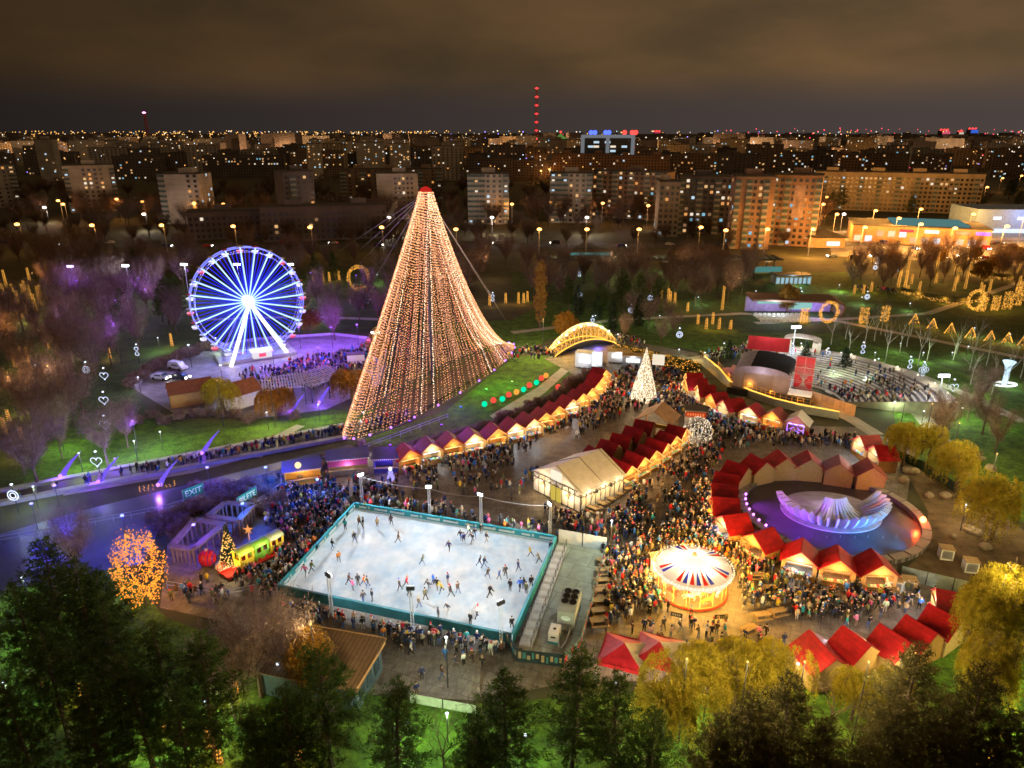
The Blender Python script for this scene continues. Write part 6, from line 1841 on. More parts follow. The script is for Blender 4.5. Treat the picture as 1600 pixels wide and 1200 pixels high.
# amber arches, gates and rings on the right lawn
def light_shape(px, py, top, kind, label, w_=None, grp='amber light shapes on the right lawn'):
    p = G(px, py); h = max(2.4, ZH(p.y, top)); t = thing('light_shape', label, 'light sculpture', (p.x, p.y, .03), .05, grp)
    b, f = MB(), MB(); w_ = w_ or h * .55
    if kind == 'gate':
        for k in range(260):
            z = random.uniform(.1, h); x = random.uniform(-.5, .5) * w_
            b.octa((x, random.uniform(-.4, .4), z), .10)
        for x in (-.5, -.2, .2, .5): f.tube([(x * w_, 0, 0), (x * w_, 0, h)], .05, 4)
    elif kind == 'ring':
        for k in range(420):
            a = random.uniform(0, 6.283); r_ = h / 2 * random.uniform(.72, 1); b.octa((r_ * math.cos(a) * .9, random.uniform(-.4, .4), h / 2 + r_ * math.sin(a)), .11)
        f.tube([(h / 2 * .9 * math.cos(a) * .9, 0, h / 2 + h / 2 * .9 * math.sin(a)) for a in np.linspace(0, 6.283, 25)], .06, 4)
    elif kind == 'tree':
        for k in range(130):
            u = random.random(); s = random.choice((-1, 1)); b.octa((s * (1 - u) * w_ * .75 * random.uniform(.85, 1), 0, .1 + u * h), .12)
            if k % 3 == 0: b.octa((random.uniform(-.6, .6) * w_ * (1 - u), 0, u * h), .09)
        for s in (-1, 1): f.tube([(s * w_ * .7, 0, 0), (0, 0, h)], .04, 4)
    part('frame', f, MATS['dark_metal'], t); part('light_string', b, MATS['bulb_amber'], t)
    lamp('shape_light', (0, -1.6, h * .5), (1, .46, .08), 170, t, .6)
for i, a in enumerate(((1255, 506, 482, 'gate'), (1293, 505, 470, 'ring'), (1348, 506, 480, 'gate'), (1381, 503, 478, 'gate'), (1522, 485, 452, 'ring'), (1532, 487, 460, 'gate'), (1553, 486, 462, 'gate'), (1572, 484, 455, 'gate'), (1588, 478, 448, 'gate'), (562, 455, 414, 'ring'))):
    light_shape(a[0], a[1], a[2], a[3], f'amber {"ring" if a[3] == "ring" else "gate"} of bulbs on the far lawn, {ORD[i]} from the white pavilion' if i < 9 else 'big amber ring of bulbs between ferris wheel and light tree')
for i, (x, y) in enumerate(((1428, 505), (1456, 512), (1484, 519), (1516, 526), (1546, 531), (1573, 534), (1598, 538))):
    light_shape(x, y + 2, y - 14, 'tree', f'small amber tree outline in the row across the right lawn, {ORD[i]} from the left', 2.2, 'row of amber tree outlines')
for i, (a, b_) in enumerate((((1408, 460), (1490, 478)), ((1515, 432), (1600, 442)), ((1490, 478), (1545, 470)))):
    A, B = G(*a), G(*b_); d = B - A; n = int(d.length * 6)
    t = thing('lit_hedge', ['low hedge covered in amber bulbs running down the right lawn', 'amber lit hedge in front of the car park', 'amber lit hedge beside the far ring'][i], 'hedge')
    m = MB(); m.slab([A + Vector((0, .6, 1.2)), B + Vector((0, .6, 1.2)), B + Vector((0, -.6, 1.2)), A + Vector((0, -.6, 1.2))][::-1], -1.2); part('hedge', m, M('hedge_leaves', (.05, .05, .02), .95, var=.5, scale=2, bump=1), t)
    m = MB()
    for k in range(n): q = A.lerp(B, random.random()); m.octa(q + Vector((random.uniform(-.3, .3), random.uniform(-.75, .4), random.uniform(.2, 1.4))), .13)
    part('light_string', m, MATS['bulb_amber'], t)
    for u in (.25, .75): q = A.lerp(B, u); lamp('hedge_light', q + Vector((0, -1.8, 1.6)), (1, .46, .08), 220, t, .6)
# white horn and sleigh of light far right
p = G(1568, 603); t = thing('white_light_horn', 'white lit trumpet shape rising from a lit base on the right lawn', 'light sculpture', (p.x, p.y, .03))
b = MB(); b.lathe([(.5, .3), (.45, 3), (.7, 4.6), (1.3, 5.6)], 14); part('horn', b, E('horn_white', (.6, .85, 1), 2.2), t, True)
b = MB(); b.tube([(2.6 * math.cos(a), 1.3 * math.sin(a), .4) for a in np.linspace(0, 6.283, 25)], .2, 5); part('base_ring', b, E('ring_white', (.9, .97, 1), 4), t)
lamp('horn_light', (0, -2, 3), (.7, .9, 1), 220, t)
# glowing lanterns on the sunken lawn
for i, (x, y, c, nm) in enumerate(((771, 631, (1, .08, .05), 'red'), (785, 629, (0, .8, .35), 'green'), (795, 622, (1, .12, .05), 'red'), (807, 618, (1, .35, .05), 'orange'), (818, 614, (0, .8, .4), 'green'), (827, 607, (1, .2, .1), 'red'), (838, 603, (0, .8, .35), 'green'), (846, 596, (1, .1, .05), 'red'), (853, 592, (1, .4, .1), 'orange'), (872, 628 - 18, (1, .12, .12), 'red'), (757, 637, (0, .7, .5), 'green'))):
    p = G(x, y); t = thing('lawn_lantern', f'round {nm} lantern on the sunken lawn, {ORD[i]} from the near end', 'lantern', (p.x, p.y, .04), 0, 'coloured lanterns on the sunken lawn')
    b = MB(); b.ball((0, 0, .75), .6, 9, 6); part('globe', b, E('lantern_' + nm, c, 1.7), t, True)
    b = MB(); b.tube([(0, 0, 0), (0, 0, .2)], .2, 6); part('base', b, MATS['dark_metal'], t)
    lamp('lantern_light', (0, -.3, 1.6), c, 40, t, .4)
# ---- service yard right of the pool
sheet('yard', [(1395, 700), (1440, 720), (1560, 800), (1640, 860), (1640, 930), (1400, 905), (1445, 860), (1450, 800)], .06, M('yard_soil', (.10, .07, .04), .95, var=.5, scale=.5, bump=.6))
fence('mesh_fence', [(1402, 716), (1440, 735), (1485, 765), (1535, 800)], 1.6, M('green_mesh', (.02, .05, .03), .8), 'dark green mesh fence running down the dim yard by the willows')
for i, q in enumerate(((1476, 872), (1514, 892), (1395, 922), (1418, 922))):
    p = G(*q); t = thing('utility_cabinet', ('pale cabinet with brown lid, upper of two in the dim yard', 'pale cabinet with brown lid, lower of two in the dim yard', 'white cabinet beside the last pool stall', 'white cabinet second from the last pool stall')[i], 'cabinet', (p.x, p.y, .06), -.25, 'cabinets of the yard')
    b = MB(); b.box((0, 0, .75), (1.5, 1.3, 1.5)); part('body', b, MATS['white_paint'], t)
    b = MB(); b.box((0, 0, 1.55), (1.65, 1.45, .12)); part('lid', b, MATS['pale_wood'], t)
    b = MB(); b.box((0, -.66, .8), (1.2, .03, 1.1)); part('door', b, MATS['steel'], t)
for i in range(34):
    p = G(random.uniform(1400, 1560), random.uniform(715, 880))
    if (p - PC).length < PR + 2: continue
    t = tag(part('boulder', MB().ball((0, 0, .3), random.uniform(.4, 1.0), 7, 5, sq=(1.2, .9, .6)), M('boulder_stone', (.22, .18, .13), .9, var=.4, scale=1.5, bump=.8), None), 'rough brown boulder lying in the dim yard below the willows', 'boulder', 'boulders of the dim yard'); t.location = (p.x, p.y, .05); t.rotation_euler.z = random.uniform(0, 6)
park_lamp(1500, 830, 'park lamp in the dim yard beside the fountain pool', (1, .7, .35), 420, 4, 'yard lamps')
for i, (x, y, c, w_) in enumerate(((60, 470, (1, .5, .15), 2400), (20, 560, (1, .5, .15), 2200), (110, 540, (.75, .5, .9), 2200), (190, 520, (.6, .35, 1), 2600), (235, 500, (.55, .3, 1), 2200), (30, 660, (1, .55, .2), 1800), (90, 640, (1, .7, .4), 1500), (-40, 480, (1, .45, .1), 2500), (690, 470, (1, .7, .45), 2000), (760, 440, (1, .6, .3), 2000), (960, 440, (1, .65, .35), 2200), (1070, 440, (1, .6, .25), 2200), (1150, 480, (1, .6, .25), 1600), (1400, 425, (1, .45, .1), 5200), (1480, 425, (1, .45, .1), 5200), (1560, 425, (1, .45, .1), 5200), (1330, 425, (1, .5, .15), 3000))):  # added lamps that brighten the groves
    park_lamp(x, y, f'tall lamp among the bare trees, {ORD[i]} of those from left to right', c, w_ * (.45 if x < 300 else .8), 9, 'added tall lamps among the bare trees', 'bulb_warm' if c[2] < .5 else 'bulb_purple')
for i in range(66):
    left = i >= 48
    x, y = (random.uniform(-20, 95), random.uniform(415, 500)) if left else (random.uniform(1325, 1600), random.uniform(405, 462))
    light_column(x, y, y - random.uniform(12, 30), f'amber wound trunk {"in the far left grove" if left else "in the orange light before the car park"}', 'amber trunks of the far left grove' if left else 'amber trunks before the car park', .55)
park_lamp(183, 735, 'violet lamp under the round tree beside the boardwalk', (.22, .1, 1), 1500, 2.0, 'violet lamps', 'bulb_purple'); park_lamp(215, 700, 'violet lamp behind the round tree beside the boardwalk', (.25, .1, 1), 900, 5, 'violet lamps', 'bulb_purple')
park_lamp(952, 885, 'pale floodlight on a post beside the chiller yard', (.85, 1, .85), 1100, 6.5, 'yard lamps'); park_lamp(700, 1075, 'pale lamp on the near paving below the rink', (.85, .9, .75), 700, 6, 'yard lamps')  # chiller yard lamp added in place of spill from the rink floodlights
for i in range(26):
    p = G(random.uniform(300, 560), 0 + 0) if False else G(310 + i * 10 + random.uniform(-6, 6), 790 - i * 3.6 + random.uniform(-6, 14))
    t = tag(part('boulder', MB().ball((0, 0, .3), random.uniform(.5, 1.1), 7, 5, sq=(1.3, .9, .7)), MATS['boulder_stone'], None), 'blue-lit boulder on the bank behind the green banners', 'boulder', 'boulders behind the green banners'); t.location = (p.x, p.y, .03); t.rotation_euler.z = random.uniform(0, 6)
for i, (x, y, w_) in enumerate(((130, 490, 1500), (225, 485, 1800), (190, 570, 1500), (490, 475, 2000), (560, 480, 1800), (300, 470, 2200))):  # added lamps that tint the trees violet
    park_lamp(x, y, f'added violet lamp tinting the trees round the wheel, {ORD[i]} of those', (.34, .10, 1), w_, 10, 'violet lamps', 'bulb_purple')
# ================================================================ the city
WINM = [E('win_warm', (1., .58, .24), 1.1), E('win_white', (1., .85, .65), 1.3), E('win_cool', (.65, .85, 1.), 1.2), E('win_amber', (1., .42, .12), 1.1), E('win_cyan', (.35, .8, 1.), .9), E('win_dim', (.7, .38, .18), .5)]
M('window_dark', (.035, .038, .045), .25, var=.3, scale=.3, spec=.5)
def wmesh(w, h, m):
    b = MB(); b.box((0, 0, 0), (w, .14, h)); return b.mesh('window', m)
WME = {}
def window(par, x, y, z, rz, mi, w=1.7, h=1.5):
    k = (mi, w, h)
    if k not in WME: WME[k] = wmesh(w, h, WINM[mi] if mi >= 0 else MATS['window_dark'])
    o = part('window', WME[k], None, par); o.location = (x, y, z); o.rotation_euler.z = rz
    return o
def facade_mat(name, base, dark, fw=3.2, fh=2.9):
    """panel wall: prefab joints and weathering"""
    m = bpy.data.materials.new(name); MATS[name] = m; m.use_nodes = True
    t = m.node_tree; b = t.nodes['Principled BSDF']; b.inputs['Roughness'].default_value = .85
    c = N(t, 'ShaderNodeTexCoord'); n = N(t, 'ShaderNodeTexNoise'); n.inputs['Scale'].default_value = .12; n.inputs['Detail'].default_value = 8
    t.links.new(c.outputs['Object'], n.inputs['Vector'])
    s = N(t, 'ShaderNodeSeparateXYZ'); t.links.new(c.outputs['Object'], s.inputs[0])
    k = N(t, 'ShaderNodeMath', operation='MULTIPLY'); k.inputs[1].default_value = 1 / fh; t.links.new(s.outputs['Z'], k.inputs[0])
    f = N(t, 'ShaderNodeMath', operation='FRACT'); t.links.new(k.outputs[0], f.inputs[0])
    g_ = N(t, 'ShaderNodeMath', operation='GREATER_THAN'); g_.inputs[1].default_value = .94; t.links.new(f.outputs[0], g_.inputs[0])
    x = N(t, 'ShaderNodeMixRGB'); x.inputs[1].default_value = (*base, 1); x.inputs[2].default_value = (*dark, 1); t.links.new(g_.outputs[0], x.inputs[0])
    r = N(t, 'ShaderNodeMapRange'); r.inputs['From Min'].default_value, r.inputs['From Max'].default_value = .3, .7; r.inputs['To Min'].default_value, r.inputs['To Max'].default_value = .7, 1.2
    t.links.new(n.outputs[0], r.inputs['Value'])
    mu = N(t, 'ShaderNodeMixRGB', blend_type='MULTIPLY'); mu.inputs[0].default_value = 1
    t.links.new(x.outputs[0], mu.inputs[1]); t.links.new(r.outputs[0], mu.inputs[2]); t.links.new(mu.outputs[0], b.inputs['Base Color'])
    return m
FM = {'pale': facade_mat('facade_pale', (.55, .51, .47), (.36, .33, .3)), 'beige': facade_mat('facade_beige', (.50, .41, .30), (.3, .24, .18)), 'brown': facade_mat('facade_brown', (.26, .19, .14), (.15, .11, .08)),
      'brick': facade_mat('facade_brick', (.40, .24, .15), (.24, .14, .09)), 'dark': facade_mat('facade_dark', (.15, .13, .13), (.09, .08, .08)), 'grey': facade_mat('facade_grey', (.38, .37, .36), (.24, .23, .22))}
M('roof_felt', (.07, .065, .06), .9, var=.3, scale=.3); M('balcony_teal', (.10, .17, .18), .6, var=.3); M('balcony_pale', (.42, .40, .38), .7, var=.2)
RB = random.Random(5)
BUILT = []
def block(label, x0, x1, ytop, h, d, rz, mat, lit=.14, cols=None, balcony=None, name='apartment_block', side_lit=.1, lift=True, dark=True, fw=3.2, limit=96, group=None, few=None):
    fl = max(2, int(h / 2.9)); pm = G((x0 + x1) / 2, ytop, h); w = (x1 - x0) / PXM(pm) / max(.35, math.cos(rz))
    t = thing(name, label, 'apartment block', (pm.x, pm.y, 0), rz - math.atan2(pm.x, pm.y) * .85, group)
    b = MB(); b.box((0, d / 2, h / 2), (w, d, h)); part('wall', b, FM[mat], t)
    rf = MB(); rf.box((0, d / 2, h + .2), (w + .5, d + .5, .5)); rf = part('roof', rf, MATS['roof_felt'], t)
    if lift:
        n = max(1, int(w / 26))
        for k in range(n): b = MB(); b.box((-w / 2 + (k + .5) * w / n + RB.uniform(-2, 2), d * .55, h + 1.6), (min(8, w * .4), d * .4, 2.6)); part('lift_house', b, FM[mat], rf)
    nc = cols or max(3, int(w / fw)); cnt = 0; rest = MB()
    xs = [-w / 2 + (k + .5) * w / nc for k in range(nc)]
    cells = [(f, k) for f in range(fl - 1, -1, -1) for k in range(nc)]
    mid = lambda k: not few or few[0] <= k <= few[1]
    for f, k in cells:
        if not mid(k): continue
        if balcony and k in balcony: continue
        z = f * 2.9 + 1.75; L = RB.random() < lit
        if L and cnt < limit:
            window(t, xs[k], -.03, z, 0, RB.choice((0, 0, 0, 1, 1, 2, 3, 3, 4, 5, 5, 5)), min(1.6, w / nc * .55)); cnt += 1
        elif dark is True and cnt < limit and f >= fl - 6:
            window(t, xs[k], -.03, z, 0, -1, min(1.7, w / nc * .55)); cnt += 1
        elif dark:
            rest.box((xs[k], -.03, z), (min(1.7, w / nc * .55), .14, 1.45))
    # flank windows
    sgn = 1 if pm.x < 0 else -1
    ns = max(1, int(d / 4.5))
    for f in range(fl):
        for k in range(ns):
            if RB.random() < side_lit and cnt < limit + 4:
                window(t, sgn * (w / 2 + .03), (k + .5) * d / ns, f * 2.9 + 1.75, math.pi / 2, RB.choice((0, 1, 2, 3, 5)), 1.4); cnt += 1
    if rest.f:
        part('dark_window', rest, MATS['window_dark'], t)['kind'] = 'stuff'
    if balcony:
        many = MB()
        for k in balcony:
            for f in range(fl):
                b = MB() if cnt <= limit + 34 else many; z = f * 2.9; bw = w / nc * .96
                b.box((xs[k], -.6, z + .7), (bw, 1.2, 1.1)); b.box((xs[k], -.35, z + 1.9), (bw, .7, 1.2), mi=1)
                if b is not many: part('balcony', b, [MATS['balcony_pale'], MATS['balcony_teal']], t)
                cnt += 1
                if RB.random() < lit * .8: window(t, xs[k], -.73, z + 1.9, 0, RB.choice((0, 1, 2)), min(2, bw * .5), 1.0)
        if many.f: part('balcony_stack', many, [MATS['balcony_pale'], MATS['balcony_teal']], t)['kind'] = 'stuff'
    BUILT.append((pm.x, pm.y, w, d)); return t
block('pale tower block at the far left with a row of lit windows near its top', 102, 172, 258, 31, 18, .12, 'pale', .2, 9, (0, 8), few=(3, 6))
block('pale tower block with blank front and balconied right flank, left of the wheel', 247, 306, 272, 29, 22, -.32, 'pale', .10, 6, (0,), side_lit=.35, few=(4, 5))
block('dark narrow block with a lit stair column standing above the ferris wheel', 442, 488, 268, 31, 20, .3, 'dark', .1, 5, (1,))
block('wide brown slab block behind the tip of the light tree', 532, 690, 264, 24, 14, 0, 'brown', .12, 16, (0, 3, 12, 15), side_lit=.1)
block('pale blank-fronted tower just left of the tip of the light tree', 588, 652, 271, 28, 18, 0, 'pale', .1, 10, few=(4, 8))
block('tower with teal glazed balconies just right of the tip of the light tree', 730, 795, 272, 29, 20, 0, 'pale', .22, 7, (0, 1, 2, 6), few=(3, 5))
block('tower with teal glazed balconies, the next one right of that beside the light tree', 860, 926, 271, 29, 20, 0, 'pale', .24, 7, (0, 1, 2, 6), few=(3, 5))
block('long dark slab block turning its pale end wall to the right', 926, 1040, 268, 29, 14, -.42, 'brown', .2, 14, (1, 4, 7, 10, 12), side_lit=.0)
block('beige end tower of the long dark slab block', 1032, 1064, 284, 28, 16, .1, 'beige', .06, 4)
block('dim brown block behind the beige end tower', 1063, 1146, 276, 30, 16, .1, 'dark', .3, 9, (0, 3, 6))
block('brown tower with pale balconies, left half of the pair in the orange lamplight', 1152, 1212, 276, 33, 18, .1, 'brick', .18, 7, (0, 2, 5), few=(3, 4))
tb = block('brown tower with a tall pale banner, right half of the orange-lit pair', 1212, 1284, 274, 33, 18, -.1, 'brick', .16, 8, (0, 2, 7), few=(1, 6))
b = MB(); b.box((1.5, -.16, 21), (5, .1, 15)); part('banner', b, M('banner_cloth', (.45, .33, .30), .7, var=.5, scale=.35), tb)
block('long pale slab block with many windows behind the shopping centre', 1284, 1522, 270, 26, 12, .05, 'beige', .18, 36, tuple(range(2, 36, 4)), limit=100)
block('tower block cut by the left edge of the photograph', -60, 14, 258, 30, 18, .1, 'grey', .12, 7, (6,))
block('low five-storey block with a few lit windows behind the wheel', 410, 602, 322, 17, 12, .02, 'dark', .10, 22, limit=70)
block('low block half hidden by trees left of the wheel', 296, 410, 330, 14, 12, .02, 'dark', .06, 14, limit=40)
# second rows
wide = [('orange slab block behind the teal balconied tower', 865, 958, 240, 30, 'brick', .1), ('orange slab block continuing right of the first one', 958, 1047, 243, 30, 'brick', .08), ('brown slab block beyond the orange ones', 1050, 1120, 242, 30, 'brown', .22), ('brown slab block beyond the dim brown block', 1122, 1200, 240, 30, 'brown', .16),
        ('dark brown slab block above the balconied pair', 1202, 1290, 240, 30, 'brown', .16), ('brown block with warm windows above the long pale slab', 1292, 1350, 241, 30, 'brick', .18), ('brown block second above the long pale slab', 1352, 1418, 240, 30, 'brown', .14), ('brown block third above the long pale slab', 1420, 1484, 242, 28, 'brown', .14), ('brown block at the right beyond the trees', 1560, 1640, 246, 24, 'brown', .1),
        ('dark block behind the pale left tower', 40, 110, 240, 26, 'dark', .1), ('dim block between the two pale left towers', 178, 250, 244, 26, 'dark', .08), ('dim long block with a dotted row of windows at the left', 318, 440, 243, 26, 'dark', .26), ('brownish block behind the dark narrow block', 455, 535, 236, 30, 'brown', .2), ('dark low block with a red lamp in front of the far traffic', 728, 800, 248, 24, 'dark', .05), ('dark low block beside it toward the orange slabs', 800, 862, 250, 22, 'dark', .05)]
for lb, a, c, yt, h, mt, lt in wide:
    block(lb, a, c, yt, h, 13, RB.uniform(-.15, .15), mt, lt, dark='rest', limit=26, side_lit=.04)
office = G(950, 213, 48)
t = thing('office_block', 'white-framed glass office block with blue and red roof lamps on the skyline', 'office block', (office.x, office.y, 0), -.1)
b = MB(); w_ = 78 / PXM(office); h = 48; b.box((0, 10, h / 2), (w_, 18, h)); part('wall', b, M('office_glass', (.06, .08, .09), .3, spec=.5), t)
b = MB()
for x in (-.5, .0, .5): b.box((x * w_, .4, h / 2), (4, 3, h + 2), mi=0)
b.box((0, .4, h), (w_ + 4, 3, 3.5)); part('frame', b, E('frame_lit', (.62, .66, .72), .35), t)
for f in range(9):
    for k in range(9):
        if RB.random() < .3: window(t, -w_ * .45 + k * w_ * .112, .8, 5 + f * 4.6, 0, RB.choice((1, 2, 2)), 6., 2.2)
for k, x in enumerate((-.34, -.26, -.05, .02)):
    b = MB(); b.ball((x * w_, 4, h + 4), 2.6, 8, 5); part('roof_lamp', b, MATS['bulb_blue'], t)
for k, x in enumerate((.33, .48, .55)):
    b = MB(); b.ball((x * w_, 4, h + 4), 2.6, 8, 5); part('roof_lamp', b, MATS['bulb_red'], t)
# middle distance blocks in rows
k_ = 0
PLC = ['at the left', 'left of the light tree', 'behind the light tree', 'right of the light tree', 'at the right', 'at the far right']
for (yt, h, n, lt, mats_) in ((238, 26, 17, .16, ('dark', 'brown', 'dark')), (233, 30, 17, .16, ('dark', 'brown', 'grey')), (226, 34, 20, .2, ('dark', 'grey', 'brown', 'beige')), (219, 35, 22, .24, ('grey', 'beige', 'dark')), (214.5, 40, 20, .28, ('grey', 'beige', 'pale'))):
    x = -40 + RB.uniform(-20, 10); i = 0
    while x < 1640:
        w_ = RB.uniform(26, 66) if yt > 222 else RB.uniform(18, 46)
        y_ = yt + RB.uniform(-3, 4); hh = h * RB.uniform(.85, 1.15)
        if RB.random() < .82:
            mt = RB.choice(mats_)
            ls = lt * (1.0 if 420 < x < 1000 else .75)
            pl = PLC[min(5, max(0, int((x + w_ / 2) / 267)))]
            rown = {238: 'nearest skyline row', 233: 'nearer skyline row', 226: 'middle skyline row', 219: 'farther skyline row', 214.5: 'last skyline row'}[yt]
            ad = {'dark': 'dark', 'brown': 'brownish', 'grey': 'grey', 'beige': 'beige', 'pale': 'pale'}[mt]
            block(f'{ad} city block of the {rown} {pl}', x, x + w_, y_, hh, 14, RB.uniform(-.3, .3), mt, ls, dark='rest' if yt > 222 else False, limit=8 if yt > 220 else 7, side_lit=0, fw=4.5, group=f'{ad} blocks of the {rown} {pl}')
        x += w_ + RB.uniform(-6, 12); i += 1
# pale residential towers on the skyline centre
for i, (a, c, yt) in enumerate(((806, 838, 212), (840, 872, 214), (735, 752, 211), (478, 500, 224), (520, 548, 220), (556, 600, 222), (608, 640, 224), (690, 722, 222))):
    block(f'pale high-rise, {ORD[i]} of the pale skyline towers around the radio mast', a, c, yt, 46 if i < 3 else 40, 16, 0, 'pale' if i != 2 else 'dark', .26, dark=False, limit=16, fw=4.2, group='pale skyline towers')
# far carpet of buildings and lamps
b = MB()
for i in range(1800):
    y = RB.uniform(1500, 9000); x = RB.uniform(-.85, .85) * y
    h = RB.choice((12, 18, 24, 30, 36, 48)) * RB.uniform(.7, 1.1)
    b.box((x, y, h / 2), (RB.uniform(18, 70), RB.uniform(14, 40), h), RB.uniform(-.4, .4))
struct('distant_city', b, FM['dark'], kind='stuff')
for nm, mt, n, wts in (('far_lamp_amber', E('far_amber', (1, .5, .12), 3.2), 900, 1), ('far_lamp_white', E('far_white', (1, .86, .66), 3.4), 330, 1), ('far_lamp_cool', E('far_cool', (.6, .8, 1), 3.4), 130, 1), ('far_lamp_red', E('far_red', (1, .06, .10), 5), 90, 1), ('far_lamp_violet', E('far_violet', (.35, .25, 1), 5), 50, 1)):
    b = MB()
    for i in range(n):
        y = 700 * (10 ** RB.uniform(0, 1.0)); u = RB.uniform(-.78, .78)
        if nm == 'far_lamp_red' and RB.random() < .75: u = RB.uniform(.28, .74); y = RB.uniform(3000, 7000)
        if nm == 'far_lamp_amber' and RB.random() < .4: u = RB.uniform(-.78, -.1); y = RB.uniform(2600, 7000)
        z = RB.uniform(14, 40) if y > 1500 else RB.uniform(9, 34)
        if y > 3500: z = RB.uniform(30, 62) if nm != 'far_lamp_red' else RB.uniform(35, 75)
        b.octa((u * y, y, z), .00062 * y * RB.uniform(.7, 1.4))
    struct(nm, b, mt, kind='stuff')
# radio masts
def radio_mast(px, ytop, y, label, n=6, red=True):
    x = (px - 800) / FPX * (y * CP + (H - 60) * SP); h = ZH(y, ytop); t = thing('radio_mast', label, 'radio mast', (x, y, 0))
    b = MB(); s = y / 1000
    for sx in (-1, 1):
        for sy in (-1, 1): b.tube([(sx * 2.4 * s, sy * 2.4 * s, 0), (sx * .8 * s, sy * .8 * s, h * .97)], .28 * s, 3)
    for k in range(26):
        z0, z1 = h * k / 27, h * (k + 1) / 27; w0 = (2.4 - 1.6 * k / 27) * s
        b.tube([(-w0, -w0, z0), (w0, -w0, z1)], .18 * s, 3); b.tube([(w0, -w0, z0), (-w0, -w0, z1)], .18 * s, 3)
    b.tube([(0, 0, h * .95), (0, 0, h)], .4 * s, 4)
    part('lattice', b, M('mast_red_paint', (.40, .06, .04), .6), t)
    for k in range(n):
        z = h * (.30 + .70 * k / (n - 1)) if n > 1 else h
        b = MB(); b.ball((0, -1.0 * s, z), 1.25 * s, 7, 5); b.ball((-1.8 * s, -1 * s, z), .6 * s, 6, 4); b.ball((1.8 * s, -1 * s, z), .6 * s, 6, 4)
        part('warning_lamp', b, E('mast_red', (1, .04, .04), 4) if red else E('mast_violet', (1, .3, .75), 8), t)
radio_mast(838, 138, 1500, 'tall red lattice radio mast with red lamps on the skyline', 7)
radio_mast(230, 176, 2600, 'distant mast with one pink lamp at its tip at the left', 1, False)
for i, (px, yt, y, wpx, cl, lb) in enumerate(((1022, 206, 4200, 9, 'bulb_red', 'slim tower with red and violet top lights on the skyline'), (1505, 202, 4600, 11, 'bulb_blue', 'tower lit blue with red crown at the far right skyline'), (1462, 204, 4400, 12, 'bulb_red', 'tower speckled red at the far right skyline'), (1487, 206, 4300, 7, 'bulb_white', 'slim white-lit tower between the red and blue ones'))):
    h = ZH(y, yt); x = (px - 800) / FPX * y * .96; w_ = wpx / FPX * y
    t = thing('skyline_tower', lb, 'tower', (x, y, 0)); b = MB(); b.box((0, 0, h / 2), (w_, w_, h)); part('wall', b, FM['dark'], t)
    b = MB(); b.box((0, -w_ * .5, h * .82), (w_ * .95, 2, h * .26)); part('lit_panel', b, E('tower_lit_%d' % i, ((1, .1, .2), (.06, .2, 1), (1, .15, .25), (1, .85, .65))[i], .9), t)
    b = MB()
    for s in (-.4, 0, .4): b.ball((s * w_, 0, h + 3), w_ * .16, 6, 4)
    part('roof_lamp', b, MATS['bulb_red'], t)
p = G(890, 224, 30); t = thing('lit_pyramid_roof', 'building with a green-lit pyramid roof below a red lamp on the skyline', 'building', (p.x, p.y + 300, 0))
w_ = 30 / PXM(p); b = MB(); b.box((0, 0, 16), (w_, w_, 32)); part('wall', b, FM['dark'], t)
b = MB(); b.add([(-w_ / 2, -w_ / 2, 32), (w_ / 2, -w_ / 2, 32), (w_ / 2, w_ / 2, 32), (-w_ / 2, w_ / 2, 32), (0, 0, 50)], [(0, 1, 4), (1, 2, 4), (2, 3, 4), (3, 0, 4)]); part('roof', b, E('roof_green_lit', (.25, .6, .12), .5), t)
b = MB(); b.ball((0, 0, 53), 3, 7, 5); part('roof_lamp', b, MATS['bulb_red'], t)

# ---- street lamps of the avenue and beyond
def street_lamp(x, y, label, col=SODIUM, w_=1400, h=12, glass='sodium_glass', arm=-1, group='orange street lamps of the avenue'):
    t = thing('street_lamp', label, 'street lamp', (x, y, .05), 0, group)
    b = MB(); b.tube([(0, 0, 0), (0, 0, h), (0, arm * 1.4, h + .5)], [.17, .11, .07], 6); part('post', b, MATS['steel'], t)
    b = MB(); b.ball((0, arm * 1.7, h + .35), 1.05, 8, 5, sq=(1, 1, .6)); part('lamp_head', b, E(glass, col, 12), t)
    lamp('lamp_light', (0, arm * 1.7, h - .3), col, w_, t, .35)
E('sodium_glass', (1., .40, .08), 12)
lamps_px = [(40, 392), (155, 394), (262, 394), (-60, 392), (372, 396), (490, 398), (600, 398), (714, 402), (842, 402), (915, 402), (995, 402), (1090, 398), (1128, 404), (1192, 402), (1262, 402), (1342, 398), (1428, 392), (1395, 380), (1480, 400), (1560, 396), (1300, 372), (1360, 365), (1430, 362), (1510, 372), (1590, 380)]
for i, q in enumerate(lamps_px):
    p = G(*q); street_lamp(p.x, p.y, f'orange street lamp on the avenue, {ORD[i % 20]} {"from the left edge" if i < 20 else "of the car park end"}', w_=1500 if q[0] < 1230 else 34000)
back = [(100, 345), (108, 352), (190, 342), (230, 347), (310, 350), (355, 352), (445, 345), (575, 362), (670, 350), (800, 352), (860, 348), (940, 350), (1010, 355), (1070, 352), (1130, 345), (1143, 312), (1150, 315), (1240, 340), (1290, 325), (1286, 338), (1280, 352), (1560, 300), (1590, 295), (1535, 318), (845, 285), (858, 282), (868, 292), (850, 268), (835, 262), (870, 262)]
for i, q in enumerate(back):
    p = G(*q); street_lamp(p.x, p.y, f'orange lamp among the trees below the towers, {ORD[i % 20]} of the {"left" if i < 15 else "right"} ones', w_=3600 if i < 24 else 7000, group='orange lamps among the trees of the housing estate', col=(1., .36, .07))
